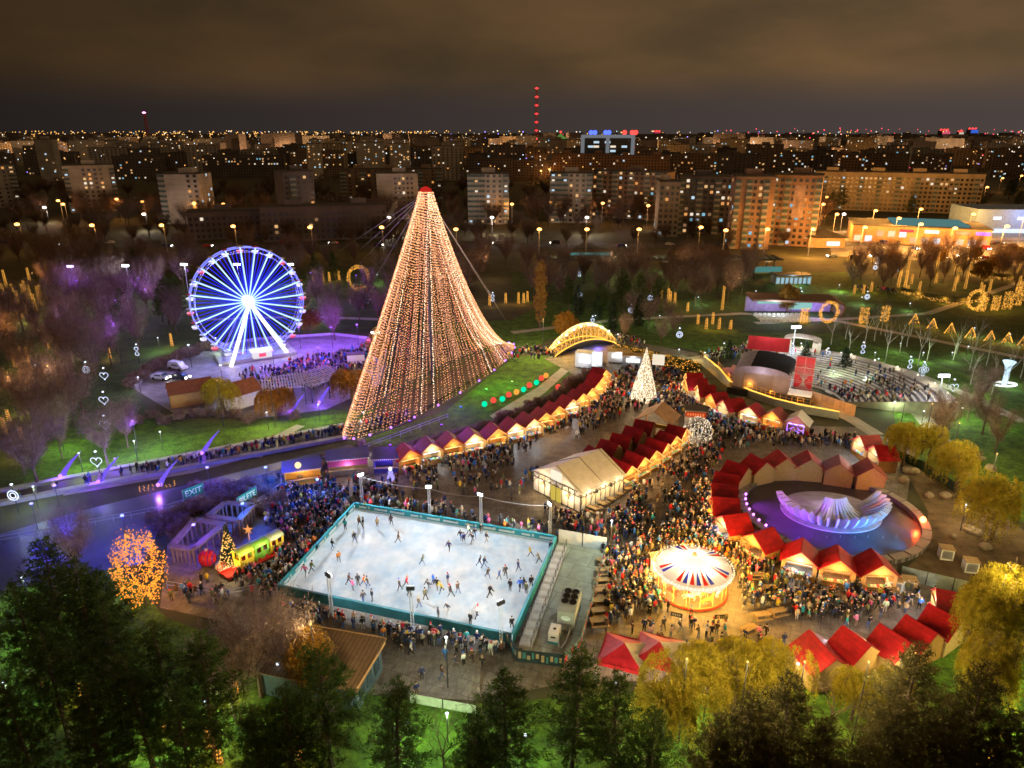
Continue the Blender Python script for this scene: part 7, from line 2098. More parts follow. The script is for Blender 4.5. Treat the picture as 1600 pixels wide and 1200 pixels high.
for i, (q, w_) in enumerate((((137, 335), 5200), ((280, 345), 6000), ((620, 350), 9000), ((762, 350), 7500), ((893, 350), 7500), ((1000, 345), 3000), ((1050, 345), 4500), ((560, 330), 3500), ((470, 340), 3500), ((1400, 310), 6000), ((1320, 310), 5000), ((1180, 345), 4500), ((1250, 345), 4500))):  # added lamps that brighten the tower fronts
    p = G(*q); street_lamp(p.x + 4, p.y - 48, f'added tall fill lamp before the tower blocks, {ORD[i]} from the left tower', col=(1, .80, .66) if i < 8 else (1, .6, .28), w_=w_ * 1.15, h=9, glass='facade_fill_glass', group='added fill lamps of the tower blocks')
for i, (q, w_) in enumerate((((900, 262), 26000), ((1000, 265), 26000), ((1090, 268), 14000), ((1180, 262), 12000), ((1330, 262), 14000), ((1430, 262), 12000), ((760, 262), 7000), ((600, 236), 60000), ((820, 236), 60000), ((480, 238), 60000), ((700, 232), 70000))):  # the far ones are added to brighten the dark skyline facades
    p = G(*q); street_lamp(p.x, p.y - 45, f'orange lamp lighting the second row of blocks, {ORD[i]} of those', w_=w_ * 1.3, h=14, group='orange lamps of the second row', col=(1, .45, .12))

for i in range(18):
    p = G(60 + i * 88 + RB.uniform(-25, 25), RB.choice((232, 240, 248, 256)))
    street_lamp(p.x, p.y, 'amber street lamp glowing between the distant blocks', w_=max(9000, p.y ** 2 * .13), h=16, group='amber street lamps between the distant blocks', col=(1, .5, .2))
# ---- shopping centre and its yard
def mall():
    t = thing('shopping_centre', 'low shopping centre with lit shopfronts behind the car park', 'shopping centre')
    A, B = G(1330, 378), G(1545, 388); d = B - A; dn = d.normalized(); nn = Vector((-dn.y, dn.x, 0)); rz = math.atan2(dn.y, dn.x)
    c = (A + B) / 2 + nn * 16; t.location = (c.x, c.y, 0); t.rotation_euler.z = rz; L = d.length
    b = MB(); b.box((0, 0, 4.2), (L, 32, 8.4)); part('wall', b, M('mall_wall', (.42, .26, .13), .7, var=.25, scale=.2), t)
    b = MB(); b.box((0, 0, 8.6), (L + 1, 33, .4)); part('roof', b, MATS['roof_felt'], t)
    for k in range(12):
        b = MB(); x = -L / 2 + (k + .5) * L / 12; b.box((x, -16.1, 2.2 + (2.6 if k in (2, 3, 4) else 0)), (L / 12 * .62, .2, 2.8)); part('shopfront', b, E('shop_%d' % (k % 3), ((1, .7, .4), (.9, .95, 1), (1, .45, .2))[k % 3], 1.7), t)
    for k, (u, cl) in enumerate(((.08, 'bulb_white'), (.3, 'glow_panel_warm'), (.44, 'bulb_purple'), (-.1, 'bulb_red'))):
        b = MB(); b.box((u * L, -16.4, 6.6), (6, .3, 1.3)); part('sign_board', b, MATS[cl], t)
    b = MB()
    for k in range(7): b.box((L * .08, -12 + k * 4.2, 9.3), (L * .55, .9, 1.0))
    part('skylight', b, E('skylight_cyan', (.25, .6, .6), .45), t)
    for k in range(5): 
        lamp('shop_light', (-L / 2 + (k + .5) * L / 5, -34, 7), (1, .55, .2), 1500, t, .8)
    p = G(1285, 388); t = thing('kiosk_house', 'low square pavilion with dark pyramid roof at the corner of the car park', 'pavilion', (p.x + 3, p.y + 8, 0), -.1)
    b = MB(); b.box((0, 0, 2.5), (17, 13, 5)); part('wall', b, M('pav_wall', (.45, .3, .18), .7), t)
    b = MB(); b.add([(-10, -8, 5), (10, -8, 5), (10, 8, 5), (-10, 8, 5), (0, 0, 8)], [(0, 1, 4), (1, 2, 4), (2, 3, 4), (3, 0, 4), (3, 2, 1, 0)]); part('roof', b, MATS['roof_felt'], t)
    b = MB(); b.box((3, -6.6, 2), (6, .2, 2)); part('shopfront', b, E('shop_w', (1, .9, .8), 2), t)
    p = G(1580, 372); t = thing('blue_hall', 'blue-grey lit hall at the right edge behind the car park', 'hall', (p.x + 8, p.y + 20, 0), -.1)
    b = MB(); b.box((0, 0, 7), (44, 30, 14)); part('wall', b, M('hall_blue', (.13, .2, .34), .6, var=.2), t)
    for k in range(3):
        b = MB(); b.box((-12 + k * 12, -15.2, 9.5), (4, .2, 1.6)); part('window', b, MATS['glow_panel_white'], t)
    b = MB(); b.box((0, -15.4, 3), (34, .3, 2.2)); part('shopfront', b, E('shop_blue', (.75, .85, 1), 1.6), t)
    lamp('hall_light', (0, -24, 12), (.5, .65, 1), 3500, t, 1)
mall()
CPROTO = [make_car('x', (.4, .4, .42)), make_car('x', (.05, .05, .06)), make_car('x', (.4, .03, .03), True), make_car('x', (.5, .5, .5), False, False)]
RC = random.Random(3); cn = 0
carcol = [('white', (.7, .7, .7)), ('black', (.02, .02, .02)), ('silver', (.4, .4, .42)), ('red', (.4, .02, .02)), ('dark blue', (.03, .05, .2)), ('grey', (.15, .15, .16))]
def put_car(p, rz, where):
    global cn
    k = RC.choice((0, 0, 1, 1, 2, 3)); nm, cl = RC.choice(carcol)
    o = dup(CPROTO[k], (p.x, p.y, .07), rz, f'{nm} {"van" if k == 2 else "car"} {"with its lights off" if k == 3 else "with headlights on"} {where}', 'cars ' + where)
    for c in o.children:
        if c.name.startswith('body'): c.color = (*cl, 1)
    cn += 1
for i in range(26):
    x = -330 + i * 27 + RC.uniform(-6, 6)
    lane = RC.choice((-5, -1.8, 1.8, 5)); yy = 345 + (abs(x) * .01 if x < 0 else x * .045) + lane
    if x < 130 or i % 2: put_car(Vector((x, yy, 0)), 0 if lane < 0 else math.pi, 'driving on the avenue')
for r_ in range(3):
    for i in range(9):
        p = G(1352 + i * 22 + r_ * 6, 372 + r_ * 9)
        if RC.random() < .85: put_car(p, RC.choice((-1.5, 1.6)), 'in the shopping centre car park')
for i in range(9):
    p = G(1300 + i * 34, 402 + (i % 2) * 3); put_car(p, RC.choice((.05, 3.2)), 'queueing along the road by the car park')
for o in CPROTO:
    for c in list(o.children): bpy.data.objects.remove(c)
    bpy.data.objects.remove(o)
# ---- long steel canopy of the station beyond the lawns
def station():
    t = thing('station_canopy', 'long low steel canopy with strips of light beyond the lawns right of the light tree', 'canopy')
    A, B = G(838, 423), G(1215, 423); c = (A + B) / 2; L = (B - A).length; t.location = (c.x, c.y, 0)
    b = MB()
    for y in (-5, -2, 1, 4): b.box((0, y, 5.2), (L, .5, .5))
    for k in range(40): b.box((-L / 2 + (k + .5) * L / 40, -.5, 5.6), (.35, 11, .3))
    part('beam', b, M('station_steel', (.10, .09, .08), .6), t)
    for k in range(14):
        b = MB(); x = -L / 2 + (k + .5) * L / 14; b.box((x, -4.5, 2.5), (.4, .4, 5)); b.box((x, 3.5, 2.5), (.4, .4, 5)); part('post', b, MATS['station_steel'], t)
    b = MB()
    for k in range(24):
        if RC.random() < .7: b.box((-L / 2 + (k + .5) * L / 24, -5.3, RC.choice((4.6, 5.0, 5.4))), (RC.uniform(2, 4), .12, .12))
    part('light_strip', b, E('strip_amber', (1, .7, .35), 1.6), t)
    b = MB(); b.box((-L * .27, 6, 4.6), (17, .4, 3.2)); b.box((L * .42, -6, 1.6), (14, .3, 2.2)); part('lit_panel', b, E('station_cyan', (.2, .6, .55), .5), t)
    for k in range(5): lamp('canopy_light', (-L / 2 + (k + .5) * L / 5, -2, 4.4), (.8, .9, .5), 420, t)
    p = G(1215, 446); t = thing('glass_kiosk', 'lit glass kiosk beside the station canopy', 'kiosk', (p.x + 6, p.y + 4, 0))
    b = MB(); b.box((0, 0, 3.4), (13, 6, .4)); part('roof', b, MATS['dark_metal'], t)
    b = MB(); [b.box((-5.6 + k * 1.6, -2.9, 1.5), (1.1, .1, 2.2)) for k in range(8)]; part('glass_wall', b, E('kiosk_cyan', (.5, .8, .9), .9), t)
    for x in (-6.2, 6.2):
        b = MB(); b.box((x, 0, 1.6), (.2, 5.6, 3.2)); part('wall', b, MATS['steel'], t)
    lamp('kiosk_light', (0, -5, 3), (.7, .95, 1), 500, t)
station()
# ================================================================ trees
RT = random.Random(21)
LIB = {}
LIB['pine'] = [make_pine(31 + i, 15, 3.6 + .5 * (i % 2), 'pine_tree', 'dark pine', dense=1.0, L=.44, bunch=9) for i in range(4)]
LIB['bigpine'] = [make_pine(51 + i, 15, 4.6, 'pine_tree', 'dark pine', 'dark_needles', dense=1.15, lo=.12) for i in range(2)]
LIB['spruce'] = [make_pine(41 + i, 7, 1.7, 'spruce_tree', 'spruce', 'spruce_needles', lo=.06, dense=1.0, L=.34, w=.05) for i in range(2)]
LIB['bare'] = [make_bare(61 + i, 11, 'bare_tree', 'bare tree', spread=.75 + .1 * (i % 2)) for i in range(4)]
def make_hazy(seed, h, rad, name, label, tw='fine_twigs'):
    rnd = random.Random(seed); m = MB(); P, O = [], []
    m.tube([(0, 0, -.2), (.1, 0, h * .25), (0, .1, h * .5)], [.22, .17, .1], 6)
    for i in range(9):
        a = i * 2.4 + rnd.uniform(-.3, .3); z0 = h * rnd.uniform(.18, .45); d = np.array([math.cos(a), math.sin(a), 0]) * rad * rnd.uniform(.5, 1); e = np.array([d[0], d[1], h * rnd.uniform(.75, 1.0)]); s_ = np.array([0, 0, z0])
        mid = s_ * .5 + e * .5 + d * .18
        m.tube([s_, mid, e], [.09, .06, .015], 4, cap=False)
        for k in range(34):
            u = rnd.uniform(.15, 1); c = (s_ * (1 - u) ** 2 + 2 * mid * u * (1 - u) + e * u * u); w = .5 + 1.3 * u
            for j in range(9): P.append(c + np.array([rnd.gauss(0, .42), rnd.gauss(0, .42), rnd.gauss(.1, .5)]) * w); O.append(d / rad * .8)
    V, F = tris_from(np.array(P), 2, .95, .022, 1.1, np.array(O))
    t = thing(name, label, 'tree'); part('trunk', m, MATS['bark'], t); part('crown', mesh_np('crown', V, F, MATS[tw]), None, t)
    return t
LIB['hazy'] = [make_hazy(161 + i, 12, 3.4 + .5 * (i % 2), 'bare_tree', 'bare tree') for i in range(4)]
LIB['dark'] = [make_hazy(171 + i, 12, 3.6, 'street_tree', 'street tree', 'twig') for i in range(3)]
LIB['rust'] = [make_willow(181 + i, 9.5, 4.2, 'autumn_tree', 'rusty tree', 'rust_leaves', 560) for i in range(2)]
LIB['tallbare'] = [make_bare(71 + i, 15, 'bare_tree', 'tall bare tree', 'pale_bark', 'twig', 5, .38, .6, .25, .2) for i in range(2)]
LIB['white'] = [make_bare(81, 15, 'bare_tree', 'pale bare tree', 'birch_bark', 'pale_bark', 5, .42, .6, .2, .22)]
LIB['birch'] = [make_bare(91 + i, 9, 'birch_tree', 'birch', 'birch_bark', 'twig', 4, .4, .5, .45, .09) for i in range(2)]
LIB['willow'] = [make_willow(101 + i, 9.5, 4.4, 'willow_tree', 'yellow willow', strands=540) for i in range(3)]
LIB['autumn'] = [make_leafy(111 + i, 7.5, 3.4, 3.0, 'autumn_tree', 'autumn tree', clumps=150, per=55, L=.30, w=.09) for i in range(2)]
LIB['poplar'] = [make_leafy(121, 20, 2.2, 9.2, 'poplar_tree', 'poplar', 'poplar_leaves', clumps=260, per=55, L=.34, w=.11)]
LIB['plume'] = [make_leafy(131 + i, 1.9, 1.15, .95, 'plume_grass', 'plume grass', 'plume_grass', 30, 40, .4, .05, cat='shrub', trunk=False) for i in range(2)]
LIB['shrub'] = [make_leafy(141, 1.6, 1.4, .8, 'shrub', 'shrub', 'shrub_leaves', 30, 45, .22, .09, cat='shrub', trunk=False)]
PROT = [o for v in LIB.values() for o in v]
NAT = {'dark': 12, 'rust': 9.5, 'hazy': 12, 'pine': 15, 'bigpine': 15, 'spruce': 7, 'bare': 11, 'tallbare': 15, 'white': 15, 'birch': 9, 'willow': 9.5, 'autumn': 7.5, 'poplar': 20, 'plume': 1.9, 'shrub': 1.6}
def plant(kind, x, y, h, label, group=None, wide=1.0):
    s = h / NAT[kind]
    return dup(RT.choice(LIB[kind]), (x, y, .02), RT.uniform(0, 6.28), label, group, (s * wide, s * wide, s))
def top(kind, px, py, h, label, group=None, wide=1.0):
    p = G(px, py, h); return plant(kind, p.x, p.y, h, label, group, wide)
# near pines
near = [(55, 838, 15, 1.15), (18, 905, 14, 1.0), (110, 872, 15, 1.15), (145, 888, 13, 1.1), (150, 950, 14, 1.1), (240, 975, 13, 1.1), (300, 985, 14, 1.1), (60, 980, 13, 1.1), (200, 1020, 13, 1.1), (120, 1070, 12, 1.1), (270, 1075, 12, 1.1), (10, 1060, 12, 1.0),
        (495, 1008, 13.5, 1.25), (440, 1075, 12, 1.3), (395, 1098, 11, 1.2), (610, 1062, 11.5, 1.15), (790, 1048, 12, 1.35), (740, 1110, 10, 1.1), (900, 1010, 13.5, 1.1), (968, 1042, 12.5, 1.1), (1022, 1100, 11, 1.0)]
nl = ['leftmost tall pine with its top against the lit pond', 'dark pine cut by the left edge near the green lawn', 'dense pine right of the tallest left one', 'pine whose top hides part of the amber-lit tree', 'dense pine in the middle of the left mass', 'broad dark pine below the amber-lit tree', 'pine at the right rim of the left mass beside the bare tree', 'pine low in the left mass above the grass', 'pine low in the left mass at the centre', 'bottom-left pine over the lower lawn',
      'pine low left of the lit slim trunk', 'pine in the lower left corner', 'tall pine before the brown shed roof', 'pine left of the shed pine at the bottom', 'short pine left of the shed at the bottom edge', 'loose pine standing right of the shed', 'broad pine below the middle of the near rink board', 'small pine left of the broad middle pine', 'slim tall pine before the chiller yard', 'slim pine right of the chiller yard', 'small pine under the red canopies']
for (x, y, h, w_), lb in zip(near, nl): top('pine', x, y, h, lb, 'near pines', w_)
nb = [(1240, 1052, 12.5, 1.15), (1185, 1085, 11.5, 1.1), (1120, 1120, 10.5, 1.0), (1300, 1120, 11, 1.1), (1440, 1012, 13.5, 1.05), (1500, 1100, 11, 1.1), (1400, 1085, 12, 1.0), (1545, 1040, 13, 1.0), (1590, 1110, 11, 1.0), (1350, 1150, 10, 1.1), (1210, 1150, 10, 1.1)]
nl = ['dark brownish conifer highest in the lower right middle', 'conifer left of the highest lower-right one', 'short conifer nearest the green-lit willow foot', 'wide conifer right of the highest lower-right one', 'tall dark conifer before the row of red stalls', 'dark conifer right of the tall one', 'conifer left of the tall one before the red stalls', 'dark conifer near the right edge', 'conifer in the lower right corner', 'low wide conifer at the bottom edge right of the middle', 'low conifer at the bottom edge below the willows']
for (x, y, h, w_), lb in zip(nb, nl): top('bigpine', x, y, h, lb, 'near conifers at the right', w_)
# willows and autumn trees
wl = [(1085, 1018, 8.5, 1.0, 'golden willow in front of the carousel crowd'), (1160, 1012, 8, .95, 'golden willow, middle of the front three'), (1222, 1008, 7.5, .85, 'golden willow beside the red front stalls'), (1045, 1060, 7, .9, 'low golden willow under the red canopies'), (1345, 1052, 5.5, .9, 'drooping willow half covering the front red stalls'), (1400, 1040, 5.5, .8, 'drooping willow between front red stalls and the tall conifer'), (1580, 905, 10, .9, 'big golden willow at the right edge beside the front stalls'), (1635, 880, 11, 1.0, 'big golden willow cut by the right edge'),
      (1575, 740, 10, .95, 'golden willow at the right edge above the dark yard'), (1510, 690, 8.5, .9, 'rusty gold willow right of the yellow one by the pair of stalls'), (1425, 655, 8.5, .85, 'bright yellow willow beside the pair of dark red stalls'), (1462, 662, 7.5, .7, 'smaller yellow willow behind the bright one'), (1575, 1000, 8, .95, 'golden willow below the big one at the right edge')]
for x, y, h, w_, lb in wl: top('willow', x, y, h, lb, 'golden willows', w_)
al = [(340, 590, 8, 1.0, 'rusty autumn tree in front of the hut on the wheel terrace', 'willow'), (425, 598, 7.5, 1.0, 'drooping brown willow below the slatted pergola', 'rust'), (545, 568, 8.5, 1.0, 'brown willow beside the foot of the light tree', 'rust'), (600, 460, 9, .7, 'brown tree behind the left edge of the light tree', 'rust'), (590, 515, 8, .8, 'pinkish brown tree at the light tree\'s left edge', 'autumn'), (480, 478, 8, .9, 'dim willow right of the ferris wheel', 'rust'), (885, 488, 8, .9, 'yellow-brown tree right of the poplar', 'autumn'), (1235, 445, 9, .8, 'olive autumn tree on the bright far lawn', 'autumn'), (480, 985, 8, .6, 'yellow-leaved tree peeping behind the shed pine', 'autumn')]
for x, y, h, w_, lb, k in al: top(k, x, y, h, lb, None, w_)
top('poplar', 845, 402, 20, 'tall columnar poplar with yellow foot right of the light tree', None, .8)
top('white', 100, 362, 15, 'pale bare tree lit white at the far left', None, 1.0)
for i, (x, y, w_) in enumerate(((1060, 1160, 1700), (1150, 1165, 1500), (1235, 1165, 1200), (1330, 1165, 600), (1400, 1150, 600), (1540, 1015, 2200), (1600, 960, 1700), (1535, 800, 1700), (1480, 745, 1300), (1400, 700, 900), (1440, 710, 900), (350, 668, 800), (430, 668, 700), (560, 640, 700), (848, 556, 4200), (500, 1100, 500))):  # added warm lamps that brighten the golden trees
    p = G(x, y); t = thing('willow_fill_lamp', f'warm yellow lamp post under the golden trees, {ORD[i]} of those', 'lamp post', (p.x, p.y, .03), 0, 'added warm lamps by the golden trees')
    b = MB(); b.tube([(0, 0, 0), (0, 0, 9.2)], [.09, .05], 5); part('post', b, MATS['dark_metal'], t)
    b = MB(); b.ball((0, 0, 9.3), .1, 7, 5); part('lamp_head', b, MATS['bulb_warm'], t)
    lamp('lamp_light', (0, -.4, 9.8), (1, .76, .32), w_ * 1.5, t, .3)
# amber wrapped tree by the pond
p = G(228, 945); t = plant('bare', p.x, p.y, 9.0, 'tree smothered in amber lights beside the timber frame', None, .62)
b = MB()
for i in range(1500):
    a = RT.uniform(0, 6.28); e_ = math.asin(RT.uniform(-1, 1)); q = RT.uniform(.75, 1) * (1 + .22 * math.sin(5 * a + 3 * e_))
    b.octa((2.5 * q * math.cos(a) * math.cos(e_), 2.75 * q * math.sin(a) * math.cos(e_), 5.0 + 4.6 * q * math.sin(e_)), RT.uniform(.06, .11))
o = part('light_string', b, E('bulb_orange', (1., .33, .03), 2.4), t)
t.scale = (1, 1, 1); 
for c in t.children:
    if not c.name.startswith('light'): c.scale = (.55, .55, .82)
for c in ((0, -3.4, 4), (2.6, -2, 6), (-2.5, -2, 3)): lamp('tree_light', c, (1, .42, .08), 190, t, .6)
# amber lit bushes right of the bridge
for i in range(11):
    p = G(968 + i * 11, 556 + i * 2.6); t = plant('shrub', p.x, p.y, 2.6, f'round bush full of amber lights, {ORD[i]} from the bridge', 'amber bushes beside the bridge', 1.0)
    b = MB()
    for k in range(90):
        a = RT.uniform(0, 6.28); e_ = math.asin(RT.uniform(-.6, 1)); b.octa((1.45 * math.cos(a) * math.cos(e_), 1.45 * math.sin(a) * math.cos(e_), .85 + .8 * math.sin(e_)), .06)
    part('light_string', b, MATS['bulb_amber'], t)
    if i % 2 == 0: lamp('bush_light', (0, -2, 1.6), (1, .46, .08), 110, t, .5)
# plume grasses along the water and the terrace
pg = [(250, 832), (262, 822), (278, 838), (270, 815), (240, 820), (285, 825), (300, 800), (315, 795), (330, 800), (345, 790), (290, 805)]
for i, q in enumerate(pg): p = G(q[0], q[1]); plant('plume', p.x, p.y, 1.9, f'ball-shaped pale grass clump between amber tree and EXIT banner, {ORD[i]} of the group', 'grass clumps by the pond', 1.1)
for i in range(18):
    p = G(RT.uniform(300, 440), RT.uniform(760, 800)); plant('plume', p.x, p.y, 1.8, 'dark grass clump on the blue-lit bank near the green banners', 'grass clumps behind the green banners', 1.3)
for i in range(30):
    u = i / 29; a, c = ((655, 712), (935, 580)); px = a[0] + (c[0] - a[0]) * u; py = a[1] + (c[1] - a[1]) * u - 26 * math.sin(math.pi * u) * -.6 + RT.uniform(-5, 5)
    p = G(px, py); plant('plume', p.x, p.y, RT.uniform(1.5, 2.5), f'pinkish grass clump on the bank behind the lakeside stalls, {ORD[i % 20]} from the {"rink" if i < 20 else "bridge"} end', 'grass clumps on the bank', 1.2)
for i in range(22):
    u = i / 21; px = 205 + 130 * u; py = 605 - 62 * u ** .7 + RT.uniform(-3, 3); p = G(px, py); plant('plume', p.x, p.y, 2.0, f'pink grass clump in the border behind the parked van, {ORD[i % 20]} along the kerb', 'pink grasses round the wheel terrace', 1.2)
for i in range(12):
    p = G(215 + i * 22 + RT.uniform(-5, 5), 655 + RT.uniform(-6, 8)); plant('plume', p.x, p.y, 1.6, f'low grass clump below the terrace huts, {ORD[i]} from the left', 'low grasses below the terrace', 1.3)
# small conifers
for i, (x, y, h) in enumerate(((1262, 542, 6), (1325, 552, 6.5), (1142, 540, 5), (1192, 540, 5), (960, 478, 8), (1000, 470, 9), (935, 470, 7), (905, 455, 9))):
    top('spruce', x, y - 8, h, f'small spruce on the lawns behind the stage and bridge, {ORD[i]} of those', 'small spruces', 1.1)
for i, (x, y, h) in enumerate(((268, 430, 13), (245, 445, 11), (185, 450, 11), (975, 420, 12), (1000, 425, 12), (940, 440, 11), (1030, 430, 11), (890, 430, 11), (150, 380, 12), (180, 385, 12), (205, 388, 12), (520, 392, 11), (490, 396, 11), (620, 398, 10))):
    top('pine', x, y, h, f'dark pine in the park behind the wheel and light tree, {ORD[i]} of those', 'far park pines', 1.1)
# bare trees: named spots near the front
for i, (x, y, h, lb) in enumerate(((385, 935, 10, 'brown bare tree before the rink corner'), (345, 985, 9, 'bare tree left of the shed, lower'), (440, 960, 8, 'thin bare tree over the shed roof'), (760, 1040, 8, 'thin bare tree before the chiller fence'), (690, 1120, 6, 'thin sapling on the near lawn'), (1315, 1045, 7, 'bare tree standing before the front stall gable'), (1570, 1010, 8, 'bare tree between the right pines'), (100, 805, 9, 'bare tree at the pond edge above the pines'), (120, 1160, 6, 'thin tree on the bottom left lawn'), (185, 625, 9, 'violet lit round tree beside the boardwalk'), (150, 640, 10, 'bare tree left of the violet lit one'), (1405, 575, 6, 'pinkish bare tree beside the amphitheatre rim'), (1390, 590, 5, 'small bare tree on the amphitheatre lawn'))):
    top('hazy' if i in (0, 1, 2, 9, 10, 7) else 'bare', x, y, h * (1.15 if i < 3 else 1), lb, None, 1.0)
def grove(kind, pts, n, dmin, h0, h1, lab, grp, wide=1.0):
    for i, (x, y) in enumerate(scatter(pts, n, dmin, RT, AVOID)):
        o = plant(kind, x, y, RT.uniform(h0, h1), lab, grp, RT.uniform(.85, 1.2) * wide)
        if 'street' in lab: o.name = 'street_tree'
grove('hazy', [(-60, 620), (150, 590), (190, 480), (60, 450), (-120, 470)], 34, 5.5, 10, 14, 'bare tree in the dark grove at the left of the photograph', 'bare trees of the left grove')
grove('hazy', [(110, 610), (285, 545), (295, 440), (90, 440)], 26, 6, 9, 14, 'bare tree in the purple light left of the wheel', 'bare trees in the purple light')
grove('hazy', [(470, 540), (620, 520), (640, 425), (480, 425)], 14, 7, 8, 12, 'bare tree on the lawn between wheel and light tree', 'bare trees between wheel and light tree')
top('pine', 252, 432, 14, 'big dark pine standing close left of the ferris wheel', None, 1.3)
grove('tallbare', [(60, 600), (200, 560), (260, 470), (120, 450)], 9, 7, 13, 17, 'tall violet-brown bare tree in the grove left of the wheel', 'tall bare trees left of the wheel')
grove('hazy', [(-80, 780), (60, 760), (160, 660), (90, 610), (-80, 640)], 18, 5.5, 8, 12, 'bare tree on the left lawn near the boardwalk', 'bare trees on the left lawn')
grove('hazy', [(-120, 455), (300, 440), (300, 405), (-140, 405)], 34, 8, 10, 14, 'bare tree along the left edge of the avenue', 'bare trees along the left avenue')
grove('hazy', [(300, 440), (620, 440), (620, 402), (300, 402)], 14, 10, 9, 12, 'bare tree behind the ferris wheel', 'bare trees behind the wheel')
grove('hazy', [(660, 470), (840, 470), (840, 415), (650, 415)], 12, 8, 11, 15, 'tall bare tree between light tree and poplar', 'tall bare trees right of the light tree')
grove('hazy', [(850, 470), (1170, 480), (1170, 428), (840, 428)], 34, 7.5, 9, 13, 'bare tree on the dim lawns in front of the station canopy', 'bare trees before the station canopy')
grove('hazy', [(1080, 500), (1210, 470), (1200, 420), (1060, 430)], 10, 8, 11, 14, 'tall bare tree left of the white pavilion', 'tall bare trees left of the pavilion')
grove('hazy', [(960, 545), (1080, 545), (1080, 505), (960, 500)], 6, 7, 7, 10, 'purplish bare tree on the lawn behind the amber bushes', 'bare trees behind the amber bushes')
grove('birch', [(1280, 560), (1420, 570), (1600, 640), (1640, 560), (1400, 520), (1290, 530)], 26, 6.0, 7, 10, 'slim birch with pale trunk on the lawn right of the stage', 'birches right of the stage')
grove('hazy', [(1460, 720), (1640, 720), (1640, 630), (1450, 640)], 8, 6, 6, 9, 'bare tree between the birch lawn and the willows', 'bare trees above the willows')
grove('hazy', [(1330, 455), (1640, 470), (1640, 400), (1330, 405)], 34, 8.5, 8, 12, 'bare tree in the orange light before the car park', 'bare trees before the car park')
grove('autumn', [(1340, 450), (1640, 460), (1640, 410), (1340, 410)], 8, 12, 7, 9, 'leafy brown tree in the orange light before the car park', 'leafy trees before the car park')
# housing estate trees
R2 = [(-160, 390), (1280, 392), (1280, 340), (-160, 335)]
grove('dark', R2, 160, 8, 8, 12, 'bare street tree between avenue and tower blocks', 'bare trees of the housing estate', 1.2)
grove('dark', [(800, 356), (1290, 352), (1285, 338), (800, 338)], 34, 8, 15, 20, 'tall dark street tree before the right-hand tower blocks', 'tall trees before the right towers', 1.1)
grove('dark', [(-60, 356), (800, 356), (800, 340), (-60, 340)], 44, 10, 13, 17, 'tall dark street tree before the left-hand tower blocks', 'tall trees before the left towers', 1.2)
grove('dark', [(-100, 335), (1250, 338), (1250, 300), (-100, 300)], 80, 20, 12, 17, 'bare street tree between the tower blocks', 'bare trees between the tower blocks', 1.4)
grove('pine', [(1290, 340), (1640, 340), (1640, 300), (1290, 300)], 26, 22, 12, 17, 'dark evergreen behind the shopping centre', 'evergreens behind the shopping centre', 1.4)
m = MB()
vv = []
for i in range(260):
    y = RT.uniform(520, 1500); x = RT.uniform(-.8, .8) * y; vv.append((x, y, RT.uniform(6, 12)))
Pq = []
for x, y, h in vv:
    for k in range(46):
        a = RT.uniform(0, 6.28); q = RT.random() ** .5 * 6; Pq.append((x + q * math.cos(a), y + q * math.sin(a), h * RT.uniform(.25, 1) * (1 - .4 * q / 6)))
V_, F_ = tris_from(np.array(Pq), 2, 2.6, .5, .6)
o = part('woodland', mesh_np('woodland', V_, F_, MATS['twig']), None); o['kind'] = 'stuff'
for o in PROT:
    for c in list(o.children): bpy.data.objects.remove(c)
    bpy.data.objects.remove(o)
# ================================================================ people
RP = random.Random(99)
M('skin', (.48, .30, .22), .6, var=.08); M('shoe', (.03, .03, .03), .6)
CLOTH, TROUS, HAT = tinted('coat_cloth'), tinted('trouser_cloth'), tinted('hat_cloth')
def skinned(name, pts, edges, rad, sub=1):
    me = bpy.data.meshes.new(name); me.from_pydata(pts, edges, []); o = bpy.data.objects.new(name, me); S.collection.objects.link(o)
    sk = o.modifiers.new('s', 'SKIN'); sk.use_smooth_shade = True
    for v, r in zip(me.skin_vertices[0].data, rad): v.radius = (r, r) if not hasattr(r, '__len__') else r
    me.skin_vertices[0].data[0].use_root = True
    if sub: o.modifiers.new('d', 'SUBSURF').levels = sub
    out = bpy.data.meshes.new_from_object(o.evaluated_get(bpy.context.evaluated_depsgraph_get()))
    out.name = name; bpy.data.objects.remove(o); bpy.data.meshes.remove(me)
    return out
